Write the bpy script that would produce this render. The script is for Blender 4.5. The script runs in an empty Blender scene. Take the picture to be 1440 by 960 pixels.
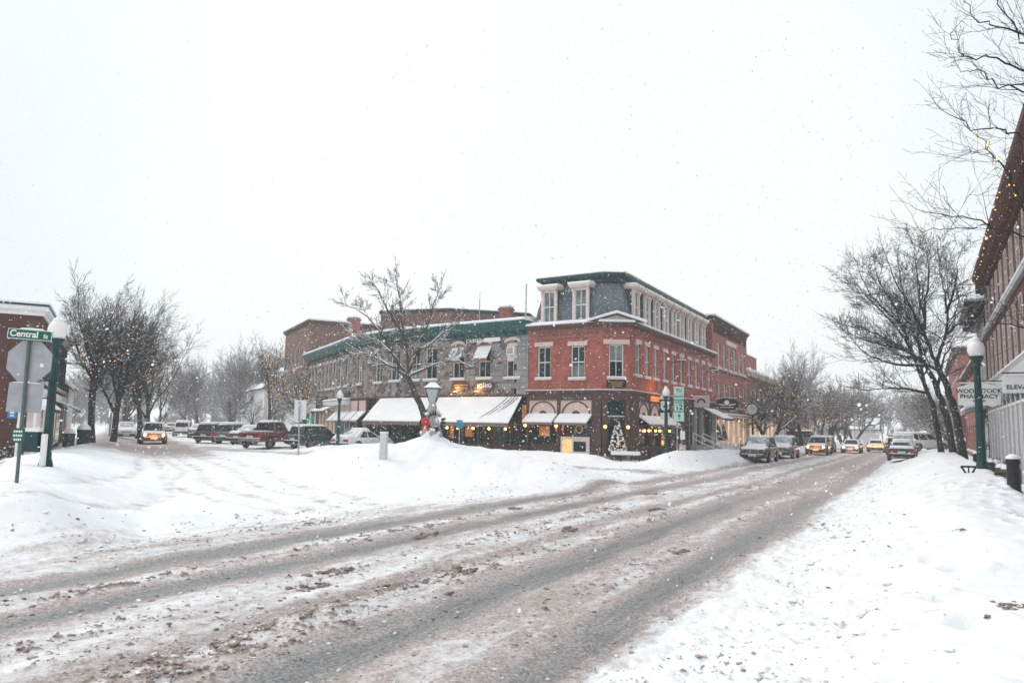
import bpy, bmesh, math, random
import numpy as np
from math import sin, cos, pi, radians, sqrt, atan2
from mathutils import Vector, Matrix
random.seed(7)
scene = bpy.context.scene
col = scene.collection

# ------------------------------------------------------------ camera, sky, sun, exposure
EYE = 2.1
PITCH, ROLL = radians(6.58), radians(1.1)
cam_d = bpy.data.cameras.new("camera")
cam_d.sensor_width = 36.0
cam_d.lens = 26.0
cam_d.clip_start = 0.1
cam_d.clip_end = 3000
cam_d.dof.use_dof = True
cam_d.dof.focus_distance = 46.0
cam_d.dof.aperture_fstop = 3.2
cam = bpy.data.objects.new("camera", cam_d)
col.objects.link(cam)
fwv = Vector((0, cos(PITCH), sin(PITCH)))
r0, u0 = Vector((1, 0, 0)), Vector((0, -sin(PITCH), cos(PITCH)))
rv = r0*cos(ROLL) + u0*sin(ROLL)
uv_ = u0*cos(ROLL) - r0*sin(ROLL)
M = Matrix.Identity(4)
for i in range(3):
    M[i][0], M[i][1], M[i][2] = rv[i], uv_[i], -fwv[i]
M.translation = (0, 0, EYE)
cam.matrix_world = M
scene.camera = cam

HAZE = 0.0010                                    # density of the snowy air
SUN_EL, SUN_AZ = radians(48), radians(-60)      # azimuth from +Y towards +X
world = bpy.data.worlds.new("World")
scene.world = world
world.use_nodes = True
nt = world.node_tree
for n in list(nt.nodes): nt.nodes.remove(n)
w_out = nt.nodes.new("ShaderNodeOutputWorld")
w_bg = nt.nodes.new("ShaderNodeBackground")
w_sky = nt.nodes.new("ShaderNodeTexSky")
w_sky.sky_type = 'NISHITA'
w_sky.sun_disc = False
w_sky.sun_elevation = SUN_EL
w_sky.sun_rotation = SUN_AZ
w_sky.air_density = 1.0
w_sky.dust_density = 6.0
w_mix = nt.nodes.new("ShaderNodeMix"); w_mix.data_type = 'RGBA'
w_mix.inputs[0].default_value = 0.9
w_tc = nt.nodes.new("ShaderNodeTexCoord")
w_dot = nt.nodes.new("ShaderNodeVectorMath"); w_dot.operation = 'DOT_PRODUCT'
w_dot.inputs[1].default_value = Vector((0.06, 0.96, 0.28)).normalized()
w_ramp = nt.nodes.new("ShaderNodeValToRGB")      # the overcast: brighter ahead, lens-corner darkening put into its side colours
er = w_ramp.color_ramp
er.elements[0].position = 0.66; er.elements[0].color = (0.62, 0.71, 0.765, 1)
er.elements[1].position = 0.95; er.elements[1].color = (0.88, 0.905, 0.92, 1)
e3 = er.elements.new(0.40); e3.color = (0.98, 0.99, 1.0, 1)     # brighter again overhead
w_noise = nt.nodes.new("ShaderNodeTexNoise"); w_noise.inputs['Scale'].default_value = 2.2
w_noise.inputs['Detail'].default_value = 3
w_na = nt.nodes.new("ShaderNodeMath"); w_na.operation = 'MULTIPLY_ADD'
w_na.inputs[1].default_value = 0.16; w_na.inputs[2].default_value = -0.08
w_add = nt.nodes.new("ShaderNodeMath"); w_add.operation = 'ADD'
w_scale = nt.nodes.new("ShaderNodeVectorMath"); w_scale.operation = 'SCALE'
w_scale.inputs['Scale'].default_value = 10.0
L = nt.links
L.new(w_tc.outputs['Generated'], w_dot.inputs[0])
L.new(w_tc.outputs['Generated'], w_noise.inputs['Vector'])
L.new(w_noise.outputs[0], w_na.inputs[0])
L.new(w_dot.outputs['Value'], w_add.inputs[0]); L.new(w_na.outputs[0], w_add.inputs[1])
L.new(w_add.outputs[0], w_ramp.inputs[0])
L.new(w_ramp.outputs[0], w_scale.inputs[0])
L.new(w_sky.outputs[0], w_mix.inputs[6]); L.new(w_scale.outputs[0], w_mix.inputs[7])
L.new(w_mix.outputs[2], w_bg.inputs[0])
w_bg.inputs[1].default_value = 0.1
L.new(w_bg.outputs[0], w_out.inputs[0])

sun_d = bpy.data.lights.new("sun", 'SUN')
sun_d.energy = 1.1
sun_d.angle = radians(25)
sun_d.color = (1.0, 0.97, 0.93)
sun = bpy.data.objects.new("sun", sun_d)
col.objects.link(sun)
sdir = Vector((sin(SUN_AZ)*cos(SUN_EL), cos(SUN_AZ)*cos(SUN_EL), sin(SUN_EL)))
sun.rotation_euler = sdir.to_track_quat('Z', 'Y').to_euler()
sun.location = (0, 0, 60)

vs = scene.view_settings
vs.view_transform = 'Standard'; vs.look = 'None'; vs.gamma = 1.0; vs.exposure = 0.27
vs.use_curve_mapping = False
cy = scene.cycles
cy.use_denoising = True
cy.denoiser = 'OPENIMAGEDENOISE'
cy.denoising_input_passes = 'RGB_ALBEDO_NORMAL'
cy.denoising_prefilter = 'ACCURATE'
cy.use_adaptive_sampling = True
cy.adaptive_threshold = 0.015
cy.max_bounces = 6; cy.diffuse_bounces = 3; cy.glossy_bounces = 2
cy.transmission_bounces = 2; cy.volume_bounces = 2; cy.transparent_max_bounces = 4
cy.sample_clamp_indirect = 4.0
cy.caustics_reflective = False; cy.caustics_refractive = False

# ------------------------------------------------------------ directions of the two streets
TH = radians(29.1)                                 # main street, to the right of straight ahead
NX, NY = cos(TH), -sin(TH)                         # to its right hand
DX, DY = sin(TH), cos(TH)                          # along it
PH = radians(-28.05)                               # side street
EX, EY = sin(PH), cos(PH)
def xy(s, t): return (NX*s + DX*t, NY*s + DY*t)
def st(x, y): return (x*NX + y*NY, x*DX + y*DY)

# ------------------------------------------------------------ materials
MATS = {}
def nodes_of(name):
    m = bpy.data.materials.new(name); m.use_nodes = True
    t = m.node_tree
    b = t.nodes['Principled BSDF']
    return m, t, b
def mixcol(t, fac, a, b, blend='MIX'):
    n = t.nodes.new('ShaderNodeMix'); n.data_type = 'RGBA'; n.blend_type = blend
    for sock, v in ((0, fac), (6, a), (7, b)):
        if hasattr(v, 'links'): t.links.new(v, n.inputs[sock])
        elif sock == 0: n.inputs[0].default_value = v
        else: n.inputs[sock].default_value = (*v, 1) if len(v) == 3 else v
    return n.outputs[2]
def noise(t, scale, detail=4, rough=0.55, vec=None):
    n = t.nodes.new('ShaderNodeTexNoise')
    n.inputs['Scale'].default_value = scale; n.inputs['Detail'].default_value = detail
    n.inputs['Roughness'].default_value = rough
    if vec is not None: t.links.new(vec, n.inputs['Vector'])
    return n.outputs[0]
def ramp(t, fac, p0, p1, c0=(0, 0, 0), c1=(1, 1, 1)):
    n = t.nodes.new('ShaderNodeValToRGB')
    e = n.color_ramp.elements
    e[0].position, e[1].position = p0, p1
    e[0].color, e[1].color = (*c0, 1), (*c1, 1)
    t.links.new(fac, n.inputs[0])
    return n.outputs[0]
def math_(t, op, a, b=None, c=None, clamp=False):
    n = t.nodes.new('ShaderNodeMath'); n.operation = op; n.use_clamp = clamp
    for i, v in enumerate((a, b, c)):
        if v is None: continue
        if hasattr(v, 'links'): t.links.new(v, n.inputs[i])
        else: n.inputs[i].default_value = v
    return n.outputs[0]
def position(t):
    return t.nodes.new('ShaderNodeNewGeometry').outputs['Position']
def objco(t):
    return t.nodes.new('ShaderNodeTexCoord').outputs['Object']
def uvco(t):
    return t.nodes.new('ShaderNodeTexCoord').outputs['UV']
def bump(t, b, h, strength=0.4, dist=0.02):
    n = t.nodes.new('ShaderNodeBump'); n.inputs['Strength'].default_value = strength
    n.inputs['Distance'].default_value = dist
    t.links.new(h, n.inputs['Height']); t.links.new(n.outputs[0], b.inputs['Normal'])
def up_snow(t, base, lo=0.45, hi=0.75, amount=1.0):
    """snow lying on whatever faces up"""
    g = t.nodes.new('ShaderNodeNewGeometry')
    s = t.nodes.new('ShaderNodeSeparateXYZ'); t.links.new(g.outputs['Normal'], s.inputs[0])
    z = math_(t, 'MULTIPLY_ADD', noise(t, 9, 3, vec=position(t)), 0.5, -0.25)
    z = math_(t, 'ADD', s.outputs[2], z)
    m = t.nodes.new('ShaderNodeMapRange'); m.inputs[1].default_value = lo; m.inputs[2].default_value = hi
    m.inputs[4].default_value = amount
    t.links.new(z, m.inputs[0])
    return mixcol(t, m.outputs[0], base, (0.84, 0.87, 0.9))
def mat(name, base, rough=0.65, var=0.2, scale=2.5, metal=0.0, spec=0.4, bmp=0.0, snow=False, coat=0.0, base2=None):
    if name in MATS: return MATS[name]
    m, t, b = nodes_of(name)
    n = noise(t, scale, 6, 0.6, objco(t))
    c2 = base2 if base2 else tuple(min(1, v*(1+var)) for v in base)
    c1 = tuple(v*(1-var) for v in base)
    c = mixcol(t, ramp(t, n, 0.3, 0.7), c1, c2)
    if snow: c = up_snow(t, c, *((.45, .75) if snow is True else snow))
    t.links.new(c, b.inputs['Base Color'])
    b.inputs['Roughness'].default_value = rough
    b.inputs['Metallic'].default_value = metal
    b.inputs['Specular IOR Level'].default_value = spec
    if coat: b.inputs['Coat Weight'].default_value = coat; b.inputs['Coat Roughness'].default_value = 0.08
    if bmp: bump(t, b, noise(t, scale*6, 4, vec=objco(t)), bmp, 0.02)
    MATS[name] = m
    return m
def emit(name, colour, strength, var=0.0):
    if name in MATS: return MATS[name]
    m, t, b = nodes_of(name)
    b.inputs['Base Color'].default_value = (*[0.5*c for c in colour], 1)
    b.inputs['Emission Color'].default_value = (*colour, 1)
    b.inputs['Emission Strength'].default_value = strength
    if var:
        n = ramp(t, noise(t, 1.3, 4, vec=objco(t)), 0.35, 0.7, tuple(c*(1-var) for c in colour), colour)
        t.links.new(n, b.inputs['Emission Color'])
    MATS[name] = m
    return m
def brick(name, c1, c2, mortar, bw=0.22, bh=0.075, msize=0.010, var=0.35, dirt=(0.12, 0.08, 0.07), stone=False):
    m, t, b = nodes_of(name)
    u = uvco(t)
    br = t.nodes.new('ShaderNodeTexBrick')
    br.inputs['Scale'].default_value = 1.0
    br.inputs['Brick Width'].default_value = bw; br.inputs['Row Height'].default_value = bh
    br.inputs['Mortar Size'].default_value = msize; br.inputs['Mortar Smooth'].default_value = 0.3
    br.inputs['Bias'].default_value = 0.0
    if stone: br.offset_frequency = 2; br.squash = 0.6; br.squash_frequency = 3
    br.inputs['Color1'].default_value = (*c1, 1); br.inputs['Color2'].default_value = (*c2, 1)
    br.inputs['Mortar'].default_value = (*mortar, 1)
    if stone:
        nz = t.nodes.new('ShaderNodeTexNoise'); nz.inputs['Scale'].default_value = 1.1; nz.inputs['Detail'].default_value = 2
        t.links.new(u, nz.inputs['Vector'])
        mv = t.nodes.new('ShaderNodeVectorMath'); mv.operation = 'SCALE'; mv.inputs['Scale'].default_value = 0.22
        t.links.new(nz.outputs[1], mv.inputs[0])
        av = t.nodes.new('ShaderNodeVectorMath'); t.links.new(u, av.inputs[0]); t.links.new(mv.outputs[0], av.inputs[1])
        t.links.new(av.outputs[0], br.inputs['Vector'])
    else:
        t.links.new(u, br.inputs['Vector'])
    big = ramp(t, noise(t, 0.9, 5, 0.65, u), 0.42, 0.68)
    c = mixcol(t, math_(t, 'MULTIPLY', big, var*1.5, clamp=True), br.outputs['Color'], dirt)
    streak = t.nodes.new('ShaderNodeMapping'); streak.inputs['Scale'].default_value = (2.2, .25, 1); t.links.new(u, streak.inputs[0])
    c = mixcol(t, math_(t, 'MULTIPLY', ramp(t, noise(t, 1.5, 5, .7, streak.outputs[0]), .5, .72), .35), c, tuple(v*.45 for v in c1))
    fine = ramp(t, noise(t, 14.0, 3, 0.7, u), 0.3, 0.75, (0.72, 0.72, 0.72), (1.22, 1.22, 1.22))
    c = mixcol(t, 0.8, c, fine, 'MULTIPLY')
    frost = ramp(t, noise(t, 7.0, 5, 0.75, u), 0.60, 0.74)          # snow blown onto the wall
    c = mixcol(t, math_(t, 'MULTIPLY', frost, 0.36 if c1[0] > .1 else .12), c, (0.78, 0.8, 0.83))
    t.links.new(c, b.inputs['Base Color'])
    b.inputs['Roughness'].default_value = 0.85
    b.inputs['Specular IOR Level'].default_value = 0.25
    bump(t, b, br.outputs['Fac'], -0.5, 0.012)
    MATS[name] = m
    return m
def glass(name, base, rough=0.08, spec=0.5, frost=0.0, tint2=None):
    m, t, b = nodes_of(name)
    n = ramp(t, noise(t, 0.8, 3, vec=objco(t)), 0.35, 0.65)
    c = mixcol(t, n, base, tint2 or tuple(v*1.9 for v in base))
    if frost:
        f = ramp(t, noise(t, 3.5, 5, 0.7, objco(t)), 0.62-frost*0.5, 0.8-frost*0.35)
        c = mixcol(t, f, c, (0.75, 0.79, 0.83))
    t.links.new(c, b.inputs['Base Color'])
    b.inputs['Roughness'].default_value = rough
    b.inputs['Specular IOR Level'].default_value = spec
    MATS[name] = m
    return m

BRICK_RED = brick('red_brick', (0.33, 0.066, 0.047), (0.45, 0.118, 0.085), (0.40, 0.20, 0.17), var=0.4, dirt=(0.15, 0.042, 0.036))
BRICK_MID = brick('weathered_red_brick', (0.29, 0.085, 0.072), (0.38, 0.125, 0.105), (0.40, 0.25, 0.22), var=0.35)
BRICK_DARK = brick('dark_brick', (0.082, 0.029, 0.025), (0.12, 0.043, 0.036), (0.10, 0.066, 0.06), var=0.4, dirt=(0.06, 0.035, 0.035))
BRICK_BROWN = brick('brown_brick', (0.15, 0.075, 0.06), (0.21, 0.11, 0.09), (0.25, 0.18, 0.16), var=0.35)
def rubble(name):
    m, t, b = nodes_of(name)
    u = uvco(t)
    mp = t.nodes.new('ShaderNodeMapping'); mp.inputs['Scale'].default_value = (1.35, 2.25, 1); t.links.new(u, mp.inputs[0])
    vo = t.nodes.new('ShaderNodeTexVoronoi'); vo.voronoi_dimensions = '2D'; vo.distance = 'CHEBYCHEV'; vo.inputs['Scale'].default_value = 1.25; vo.inputs['Randomness'].default_value = .85
    t.links.new(mp.outputs[0], vo.inputs['Vector'])
    sep = t.nodes.new('ShaderNodeSeparateColor'); t.links.new(vo.outputs['Color'], sep.inputs[0])
    r = t.nodes.new('ShaderNodeValToRGB'); e = r.color_ramp; e.interpolation = 'CONSTANT'
    e.elements[0].position = 0; e.elements[0].color = (.125, .10, .085, 1); e.elements[1].position = .85; e.elements[1].color = (.30, .235, .21, 1)
    for q, c in ((.2, (.20, .165, .145)), (.38, (.26, .27, .28)), (.52, (.155, .115, .095)), (.64, (.23, .195, .175)), (.75, (.085, .085, .088))):
        x = e.elements.new(q); x.color = (*c, 1)
    t.links.new(sep.outputs[0], r.inputs[0])
    v2 = t.nodes.new('ShaderNodeTexVoronoi'); v2.voronoi_dimensions = '2D'; v2.feature = 'DISTANCE_TO_EDGE'; v2.inputs['Scale'].default_value = 1.25; v2.inputs['Randomness'].default_value = .85
    t.links.new(mp.outputs[0], v2.inputs['Vector'])
    c = mixcol(t, ramp(t, v2.outputs['Distance'], .02, .06, (1, 1, 1), (0, 0, 0)), r.outputs[0], (.27, .25, .24))
    fine = ramp(t, noise(t, 9.0, 5, 0.75, u), 0.3, 0.72, (.6, .6, .6), (1.4, 1.38, 1.36)); c = mixcol(t, .9, c, fine, 'MULTIPLY')
    frost = ramp(t, noise(t, 6.0, 6, 0.8, u), 0.57, 0.70); c = mixcol(t, math_(t, 'MULTIPLY', frost, .42), c, (.74, .77, .8))
    t.links.new(c, b.inputs['Base Color']); b.inputs['Roughness'].default_value = .9; b.inputs['Specular IOR Level'].default_value = .2
    bump(t, b, v2.outputs['Distance'], .5, .05)
    MATS[name] = m; return m
STONE = rubble('grey_rubble_stone') if True else brick('grey_rubble_stone', (0.12, 0.115, 0.115), (0.25, 0.205, 0.18), (0.30, 0.28, 0.27), 0.55, 0.27, 0.02, var=0.55, dirt=(0.13, 0.115, 0.11), stone=True)
QUOIN = brick('cut_grey_stone', (0.24, 0.25, 0.265), (0.33, 0.34, 0.35), (0.17, 0.17, 0.18), 0.8, 0.42, 0.015, var=0.3, dirt=(0.2, 0.19, 0.18))
BROWNSTONE = brick('brownstone_front', (0.085, 0.052, 0.046), (0.125, 0.076, 0.066), (0.07, 0.05, 0.045), 0.5, 0.22, 0.01, var=0.4, dirt=(0.08, 0.06, 0.06))
SLATE = brick('slate_roofing', (0.095, 0.13, 0.15), (0.165, 0.21, 0.23), (0.06, 0.08, 0.09), 0.26, 0.17, 0.012, var=0.3, dirt=(0.24, 0.27, 0.29))
WHITE = mat('white_paint', (0.72, 0.72, 0.72), 0.6, 0.08)
CREAM = mat('cream_paint', (0.66, 0.57, 0.53), 0.65, 0.08, 4)
PINK = mat('pale_pink_panel', (0.62, 0.47, 0.44), 0.7, 0.07, 3)
PEACH = mat('peach_paint', (0.68, 0.42, 0.27), 0.65, 0.08)
LINTEL = mat('pale_lintel_stone', (0.60, 0.51, 0.48), 0.8, 0.1, 5)
TEAL = mat('teal_green_trim', (0.012, 0.095, 0.085), 0.5, 0.25, 5)
DTEAL = mat('dark_teal_trim', (0.010, 0.042, 0.045), 0.5, 0.25, 5)
GREENPOST = mat('green_post_paint', (0.004, 0.042, 0.042), 0.4, 0.25, 8)
BROWN = mat('brown_trim', (0.085, 0.045, 0.039), 0.6, 0.2, 5)
BLACKM = mat('black_metal', (0.016, 0.02, 0.022), 0.45, 0.3, 10)
GREYM = mat('galvanised_steel', (0.34, 0.36, 0.38), 0.5, 0.12, 6, metal=0.3)
SIGNBACK = mat('aluminium_sign_back', (0.36, 0.375, 0.40), 0.55, 0.16, 5, metal=0.2)
BARK = mat('bark', (0.062, 0.055, 0.052), 0.9, 0.4, 9, bmp=0.5)
TWIG = mat('twig_bark', (0.075, 0.064, 0.06), 0.9, 0.3, 9)
HAZE_TWIG = mat('haze_paled_snowy_twigs', (0.20, 0.195, 0.195), 0.9, 0.35, 6)  # far snowy twigs, with the fade of distance haze mixed into their colour
BARK_D = mat('dark_bark', (0.030, 0.034, 0.036), 0.9, 0.4, 9)
GLASS = glass('dark_window_glass', (0.004, 0.022, 0.026), 0.12, 0.22)
GLASS_P = glass('pale_window_glass', (0.07, 0.10, 0.105), .12, .3, tint2=(0.22, 0.25, 0.26))
CARGLASS = glass('car_glass', (0.008, 0.014, 0.016), 0.1, 0.25)
CARFROST = glass('frosted_car_glass', (0.16, 0.18, 0.19), 0.4, frost=0.35)
SHOPGLASS = glass('shop_glass', (0.012, 0.02, 0.022), 0.08, 0.4)
CONC = mat('concrete', (0.33, 0.33, 0.33), 0.85, 0.12, 6)
TARP = mat('snowed_canvas', (0.78, 0.79, 0.8), 0.8, 0.05, 1.5)
CANVAS = mat('brown_canvas', (0.20, 0.15, 0.14), 0.85, 0.2, 6)
BLACKCLOTH = mat('black_canvas', (0.02, 0.022, 0.024), 0.85, 0.2, 6)
RUBBER = mat('tyre_rubber', (0.018, 0.019, 0.02), 0.85, 0.2, 8)
PLASTIC = mat('dark_plastic', (0.02, 0.022, 0.024), 0.55, 0.2, 8)
CHROME = mat('bright_metal', (0.55, 0.57, 0.6), 0.25, 0.08, 6, metal=0.9)
LAMPGLASS = mat('opal_globe_glass', (0.80, 0.78, 0.78), 0.25, 0.04, 3)
PLATE = mat('licence_plate', (0.55, 0.62, 0.6), 0.5, 0.1, 9)
SIGN_GREEN = mat('green_sign_sheeting', (0.0, 0.10, 0.07), 0.4, 0.08, 6)
SIGN_WHITE = mat('white_sign_sheeting', (0.78, 0.80, 0.80), 0.45, 0.05, 6)
SIGN_BLUE = mat('blue_sign_sheeting', (0.02, 0.22, 0.45), 0.45, 0.1, 6)
SIGN_BLACK = mat('black_sign_paint', (0.012, 0.014, 0.014), 0.5, 0.2, 6)
GOLD = mat('gold_leaf_paint', (0.5, 0.34, 0.12), 0.4, 0.15, 8)
RED = mat('red_ribbon', (0.55, 0.03, 0.025), 0.6, 0.2, 8)
EVERGREEN = mat('evergreen_needles', (0.022, 0.05, 0.042), 0.8, 0.35, 12)
TERRACOTTA = mat('dull_planter_clay', (0.14, 0.10, 0.075), 0.8, 0.3, 6, snow=True)
WARM = emit('warm_bulb', (1.0, 0.45, 0.10), 7.0)
WARMW = emit('warm_window_light', (1.0, 0.55, 0.22), 0.95, 0.55)
WARMW2 = emit('bright_warm_window_light', (1.0, 0.62, 0.36), .8, 0.6)
FAIRY = emit('string_light_bulb', (1.0, 0.52, 0.12), 2.1)
HEADL = emit('headlight_bulb', (1.0, 0.70, 0.38), 22.0)
TAILON = emit('lit_tail_light', (1.0, 0.22, 0.05), 5.0)
TAIL = mat('red_tail_lens', (0.42, 0.02, 0.02), 0.25, 0.1, 8)
LENS = mat('headlight_lens', (0.42, 0.45, 0.47), 0.15, 0.1, 8, spec=0.8)
LAMPLIT = emit('street_lamp_glow', (1.0, 0.92, 0.84), 1.6)

def snow_mat():
    m, t, b = nodes_of('snow')
    p = position(t)
    c = mixcol(t, ramp(t, noise(t, 1.2, 5, 0.6, p), 0.35, 0.65), (0.77, 0.80, 0.83), (0.84, 0.855, 0.87))
    t.links.new(c, b.inputs['Base Color'])
    b.inputs['Roughness'].default_value = 0.75
    b.inputs['Specular IOR Level'].default_value = 0.2
    bump(t, b, noise(t, 16, 5, 0.7, p), 0.35, 0.03)
    MATS['snow'] = m
    return m
SNOW = snow_mat()

# ------------------------------------------------------------ mesh helpers
class Fr:
    """a wall's frame: u to the right as seen from outside, v outwards, z up"""
    def __init__(self, o, e=None, d=None):
        self.o = (o[0], o[1], o[2] if len(o) > 2 else 0.0)
        if d is None:
            d = (e[0]-o[0], e[1]-o[1])
        l = math.hypot(*d); self.L = l
        self.d = (d[0]/l, d[1]/l); self.n = (self.d[1], -self.d[0])
    def pt(self, u, v, z):
        return (self.o[0]+u*self.d[0]+v*self.n[0], self.o[1]+u*self.d[1]+v*self.n[1], self.o[2]+z)
ID = Fr((0, 0, 0), d=(1, 0))         # n = (0,-1)

OFF = {}
class MB:
    def __init__(self, smooth=False):
        self.v = []; self.f = []; self.m = []; self.smooth = smooth; self.k = 0
    def add(self, vs, fs):
        b = len(self.v); self.v.extend(vs)
        for f in fs:
            self.f.append(tuple(i+b for i in f)); self.m.append(self.k)
        return self
    def hexa(self, p):      # 8 points: bottom 4, top 4, counter-clockwise from above
        return self.add(p, [(3, 2, 1, 0), (4, 5, 6, 7), (0, 1, 5, 4), (1, 2, 6, 5), (2, 3, 7, 6), (3, 0, 4, 7)])
    def fbox(self, fr, u0, u1, v0, v1, z0, z1):
        P = fr.pt
        return self.hexa([P(u0, v1, z0), P(u1, v1, z0), P(u1, v0, z0), P(u0, v0, z0),
                          P(u0, v1, z1), P(u1, v1, z1), P(u1, v0, z1), P(u0, v0, z1)])
    def box(self, x0, x1, y0, y1, z0, z1):
        return self.hexa([(x0, y0, z0), (x1, y0, z0), (x1, y1, z0), (x0, y1, z0),
                          (x0, y0, z1), (x1, y0, z1), (x1, y1, z1), (x0, y1, z1)])
    def poly(self, pts):
        return self.add(list(pts), [tuple(range(len(pts)))])
    def prism(self, fr, uz, v0, v1):     # polygon (u,z) counter-clockwise seen from outside; v0<v1
        n = len(uz)
        vs = [fr.pt(u, v1, z) for u, z in uz] + [fr.pt(u, v0, z) for u, z in uz]
        fs = [tuple(range(n)), tuple(range(2*n-1, n-1, -1))]
        fs += [(i, n+i, n+(i+1) % n, (i+1) % n) for i in range(n)]
        return self.add(vs, fs)
    def sweep(self, fr, vz, u0, u1):     # profile (v,z) along u
        n = len(vz)
        vs = [fr.pt(u0, v, z) for v, z in vz] + [fr.pt(u1, v, z) for v, z in vz]
        fs = [tuple(range(n)), tuple(range(2*n-1, n-1, -1))]
        fs += [(i, n+i, n+(i+1) % n, (i+1) % n) for i in range(n)]
        return self.add(vs, fs)
    def loft(self, rings, cap=True, closed=True):
        n = len(rings[0]); vs = [p for r in rings for p in r]; fs = []
        for k in range(len(rings)-1):
            for i in range(n if closed else n-1):
                j = (i+1) % n
                fs.append((k*n+i, k*n+j, (k+1)*n+j, (k+1)*n+i))
        if cap:
            fs.append(tuple(range(n-1, -1, -1)))
            fs.append(tuple((len(rings)-1)*n+i for i in range(n)))
        return self.add(vs, fs)
    def tube(self, pts, rads, n=6, cap=True):
        rings = []
        for i, p in enumerate(pts):
            p = Vector(p)
            a = Vector(pts[max(0, i-1)]); b = Vector(pts[min(len(pts)-1, i+1)])
            t = (b-a)
            if t.length < 1e-6: t = Vector((0, 0, 1))
            t.normalize()
            ref = Vector((1, 0, 0)) if abs(t.x) < 0.8 else Vector((0, 1, 0))
            s = t.cross(ref).normalized(); w = s.cross(t)
            r = rads[i] if hasattr(rads, '__len__') else rads
            rings.append([tuple(p + (s*cos(2*pi*k/n) - w*sin(2*pi*k/n))*r) for k in range(n)])
        return self.loft(rings[::-1], cap)
    def lathe(self, c, prof, n=16):      # prof: (r,z) from bottom to top
        rings = [[(c[0]+r*cos(2*pi*k/n), c[1]+r*sin(2*pi*k/n), c[2]+z) for k in range(n)] for r, z in prof]
        return self.loft(rings, True)
    def ball(self, c, r, n=8, sz=1.0):
        m = max(4, n//2+1)
        prof = [(max(1e-4, r*sin(pi*i/m)), -r*sz*cos(pi*i/m)) for i in range(m+1)]
        return self.lathe(c, prof, n)
    def build(self, name, mats, parent=None, loc=(0, 0, 0)):
        if not self.v: return None
        if parent is not None: off = OFF[parent]
        else: off = loc
        me = bpy.data.meshes.new(name)
        V = np.array(self.v, float) - np.array(off, float)
        me.from_pydata(V.tolist(), [], self.f)
        if not isinstance(mats, (list, tuple)): mats = [mats]
        if len(self.f) < 40000:
            bm = bmesh.new(); bm.from_mesh(me); bmesh.ops.recalc_face_normals(bm, faces=bm.faces[:]); bm.to_mesh(me); bm.free()
        for m in mats: me.materials.append(m)
        if len(mats) > 1: me.polygons.foreach_set('material_index', self.m)
        # box-mapped UVs in metres along each wall
        nl = len(me.loops)
        li = np.empty(nl, np.int32); me.loops.foreach_get('vertex_index', li)
        pn = np.empty(len(me.polygons)*3); me.polygons.foreach_get('normal', pn); pn = pn.reshape(-1, 3)
        tot = np.empty(len(me.polygons), np.int32); me.polygons.foreach_get('loop_total', tot)
        N = np.repeat(pn, tot, axis=0); co = np.empty(len(me.vertices)*3); me.vertices.foreach_get('co', co); P = co.reshape(-1, 3)[li]+np.array(off, float)
        h = np.hypot(N[:, 0], N[:, 1]); vert = h > 0.35; h = np.where(h < 1e-6, 1, h)
        U = np.where(vert, (-N[:, 1]*P[:, 0]+N[:, 0]*P[:, 1])/h, P[:, 0])
        W = np.where(vert, P[:, 2], P[:, 1])
        me.uv_layers.new(name='UVMap').data.foreach_set('uv', np.stack([U, W], 1).ravel())
        if self.smooth:
            me.polygons.foreach_set('use_smooth', [True]*len(me.polygons))
            me.set_sharp_from_angle(angle=radians(38))
        me.update()
        o = bpy.data.objects.new(name, me); col.objects.link(o)
        if parent is not None: o.parent = parent
        else: o.location = loc
        OFF[o] = off
        return o

def tag(o, label=None, cat=None, group=None, kind=None):
    if label: o['label'] = label
    if cat: o['category'] = cat
    if group: o['group'] = group
    if kind: o['kind'] = kind
    return o
def thing(name, label, cat, loc=(0, 0, 0), group=None):
    o = bpy.data.objects.new(name, None); col.objects.link(o)
    o.location = loc; o.empty_display_size = 0.3
    OFF[o] = tuple(loc)
    return tag(o, label, cat, group)
def dup(root, label, loc, rz=0.0, scale=1.0, group=None):
    r = root.copy(); col.objects.link(r); r.location = loc
    r.rotation_euler = (0, 0, rz); r.scale = (scale,)*3
    r['label'] = label
    if group: r['group'] = group
    for c0 in list(root.children):
        c = c0.copy(); col.objects.link(c); c.parent = r
        for d0 in list(c0.children):
            d = d0.copy(); col.objects.link(d); d.parent = c
    return r
def text(parent, body, fr, u, v, z, size, m, name='lettering', align='CENTER', xs=1.0, depth=0.006, tilt=0.0, spacing=1.0):
    """letters standing on a wall frame, reading left to right from outside"""
    cu = bpy.data.curves.new(name, 'FONT')
    cu.body = body; cu.size = size; cu.offset = size*0.022; cu.align_x = align; cu.align_y = 'CENTER'; cu.extrude = depth
    cu.space_character = spacing
    cu.materials.append(m)
    o = bpy.data.objects.new(name, cu); col.objects.link(o)
    p = fr.pt(u, v, z); off = OFF[parent]
    ca, sa = cos(tilt), sin(tilt)
    X = Vector((fr.d[0]*ca, fr.d[1]*ca, sa)); Y = Vector((-fr.d[0]*sa, -fr.d[1]*sa, ca)); Z = Vector((fr.n[0], fr.n[1], 0))
    mt = Matrix.Identity(4)
    for i in range(3):
        mt[i][0], mt[i][1], mt[i][2] = X[i]*xs, Y[i], Z[i]
    mt.translation = (p[0]-off[0], p[1]-off[1], p[2]-off[2])
    me = bpy.data.meshes.new_from_object(o)
    bpy.data.objects.remove(o); bpy.data.curves.remove(cu)
    o = bpy.data.objects.new(name, me); col.objects.link(o)
    o.parent = parent
    o.matrix_local = mt
    OFF[o] = off
    return o
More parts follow.
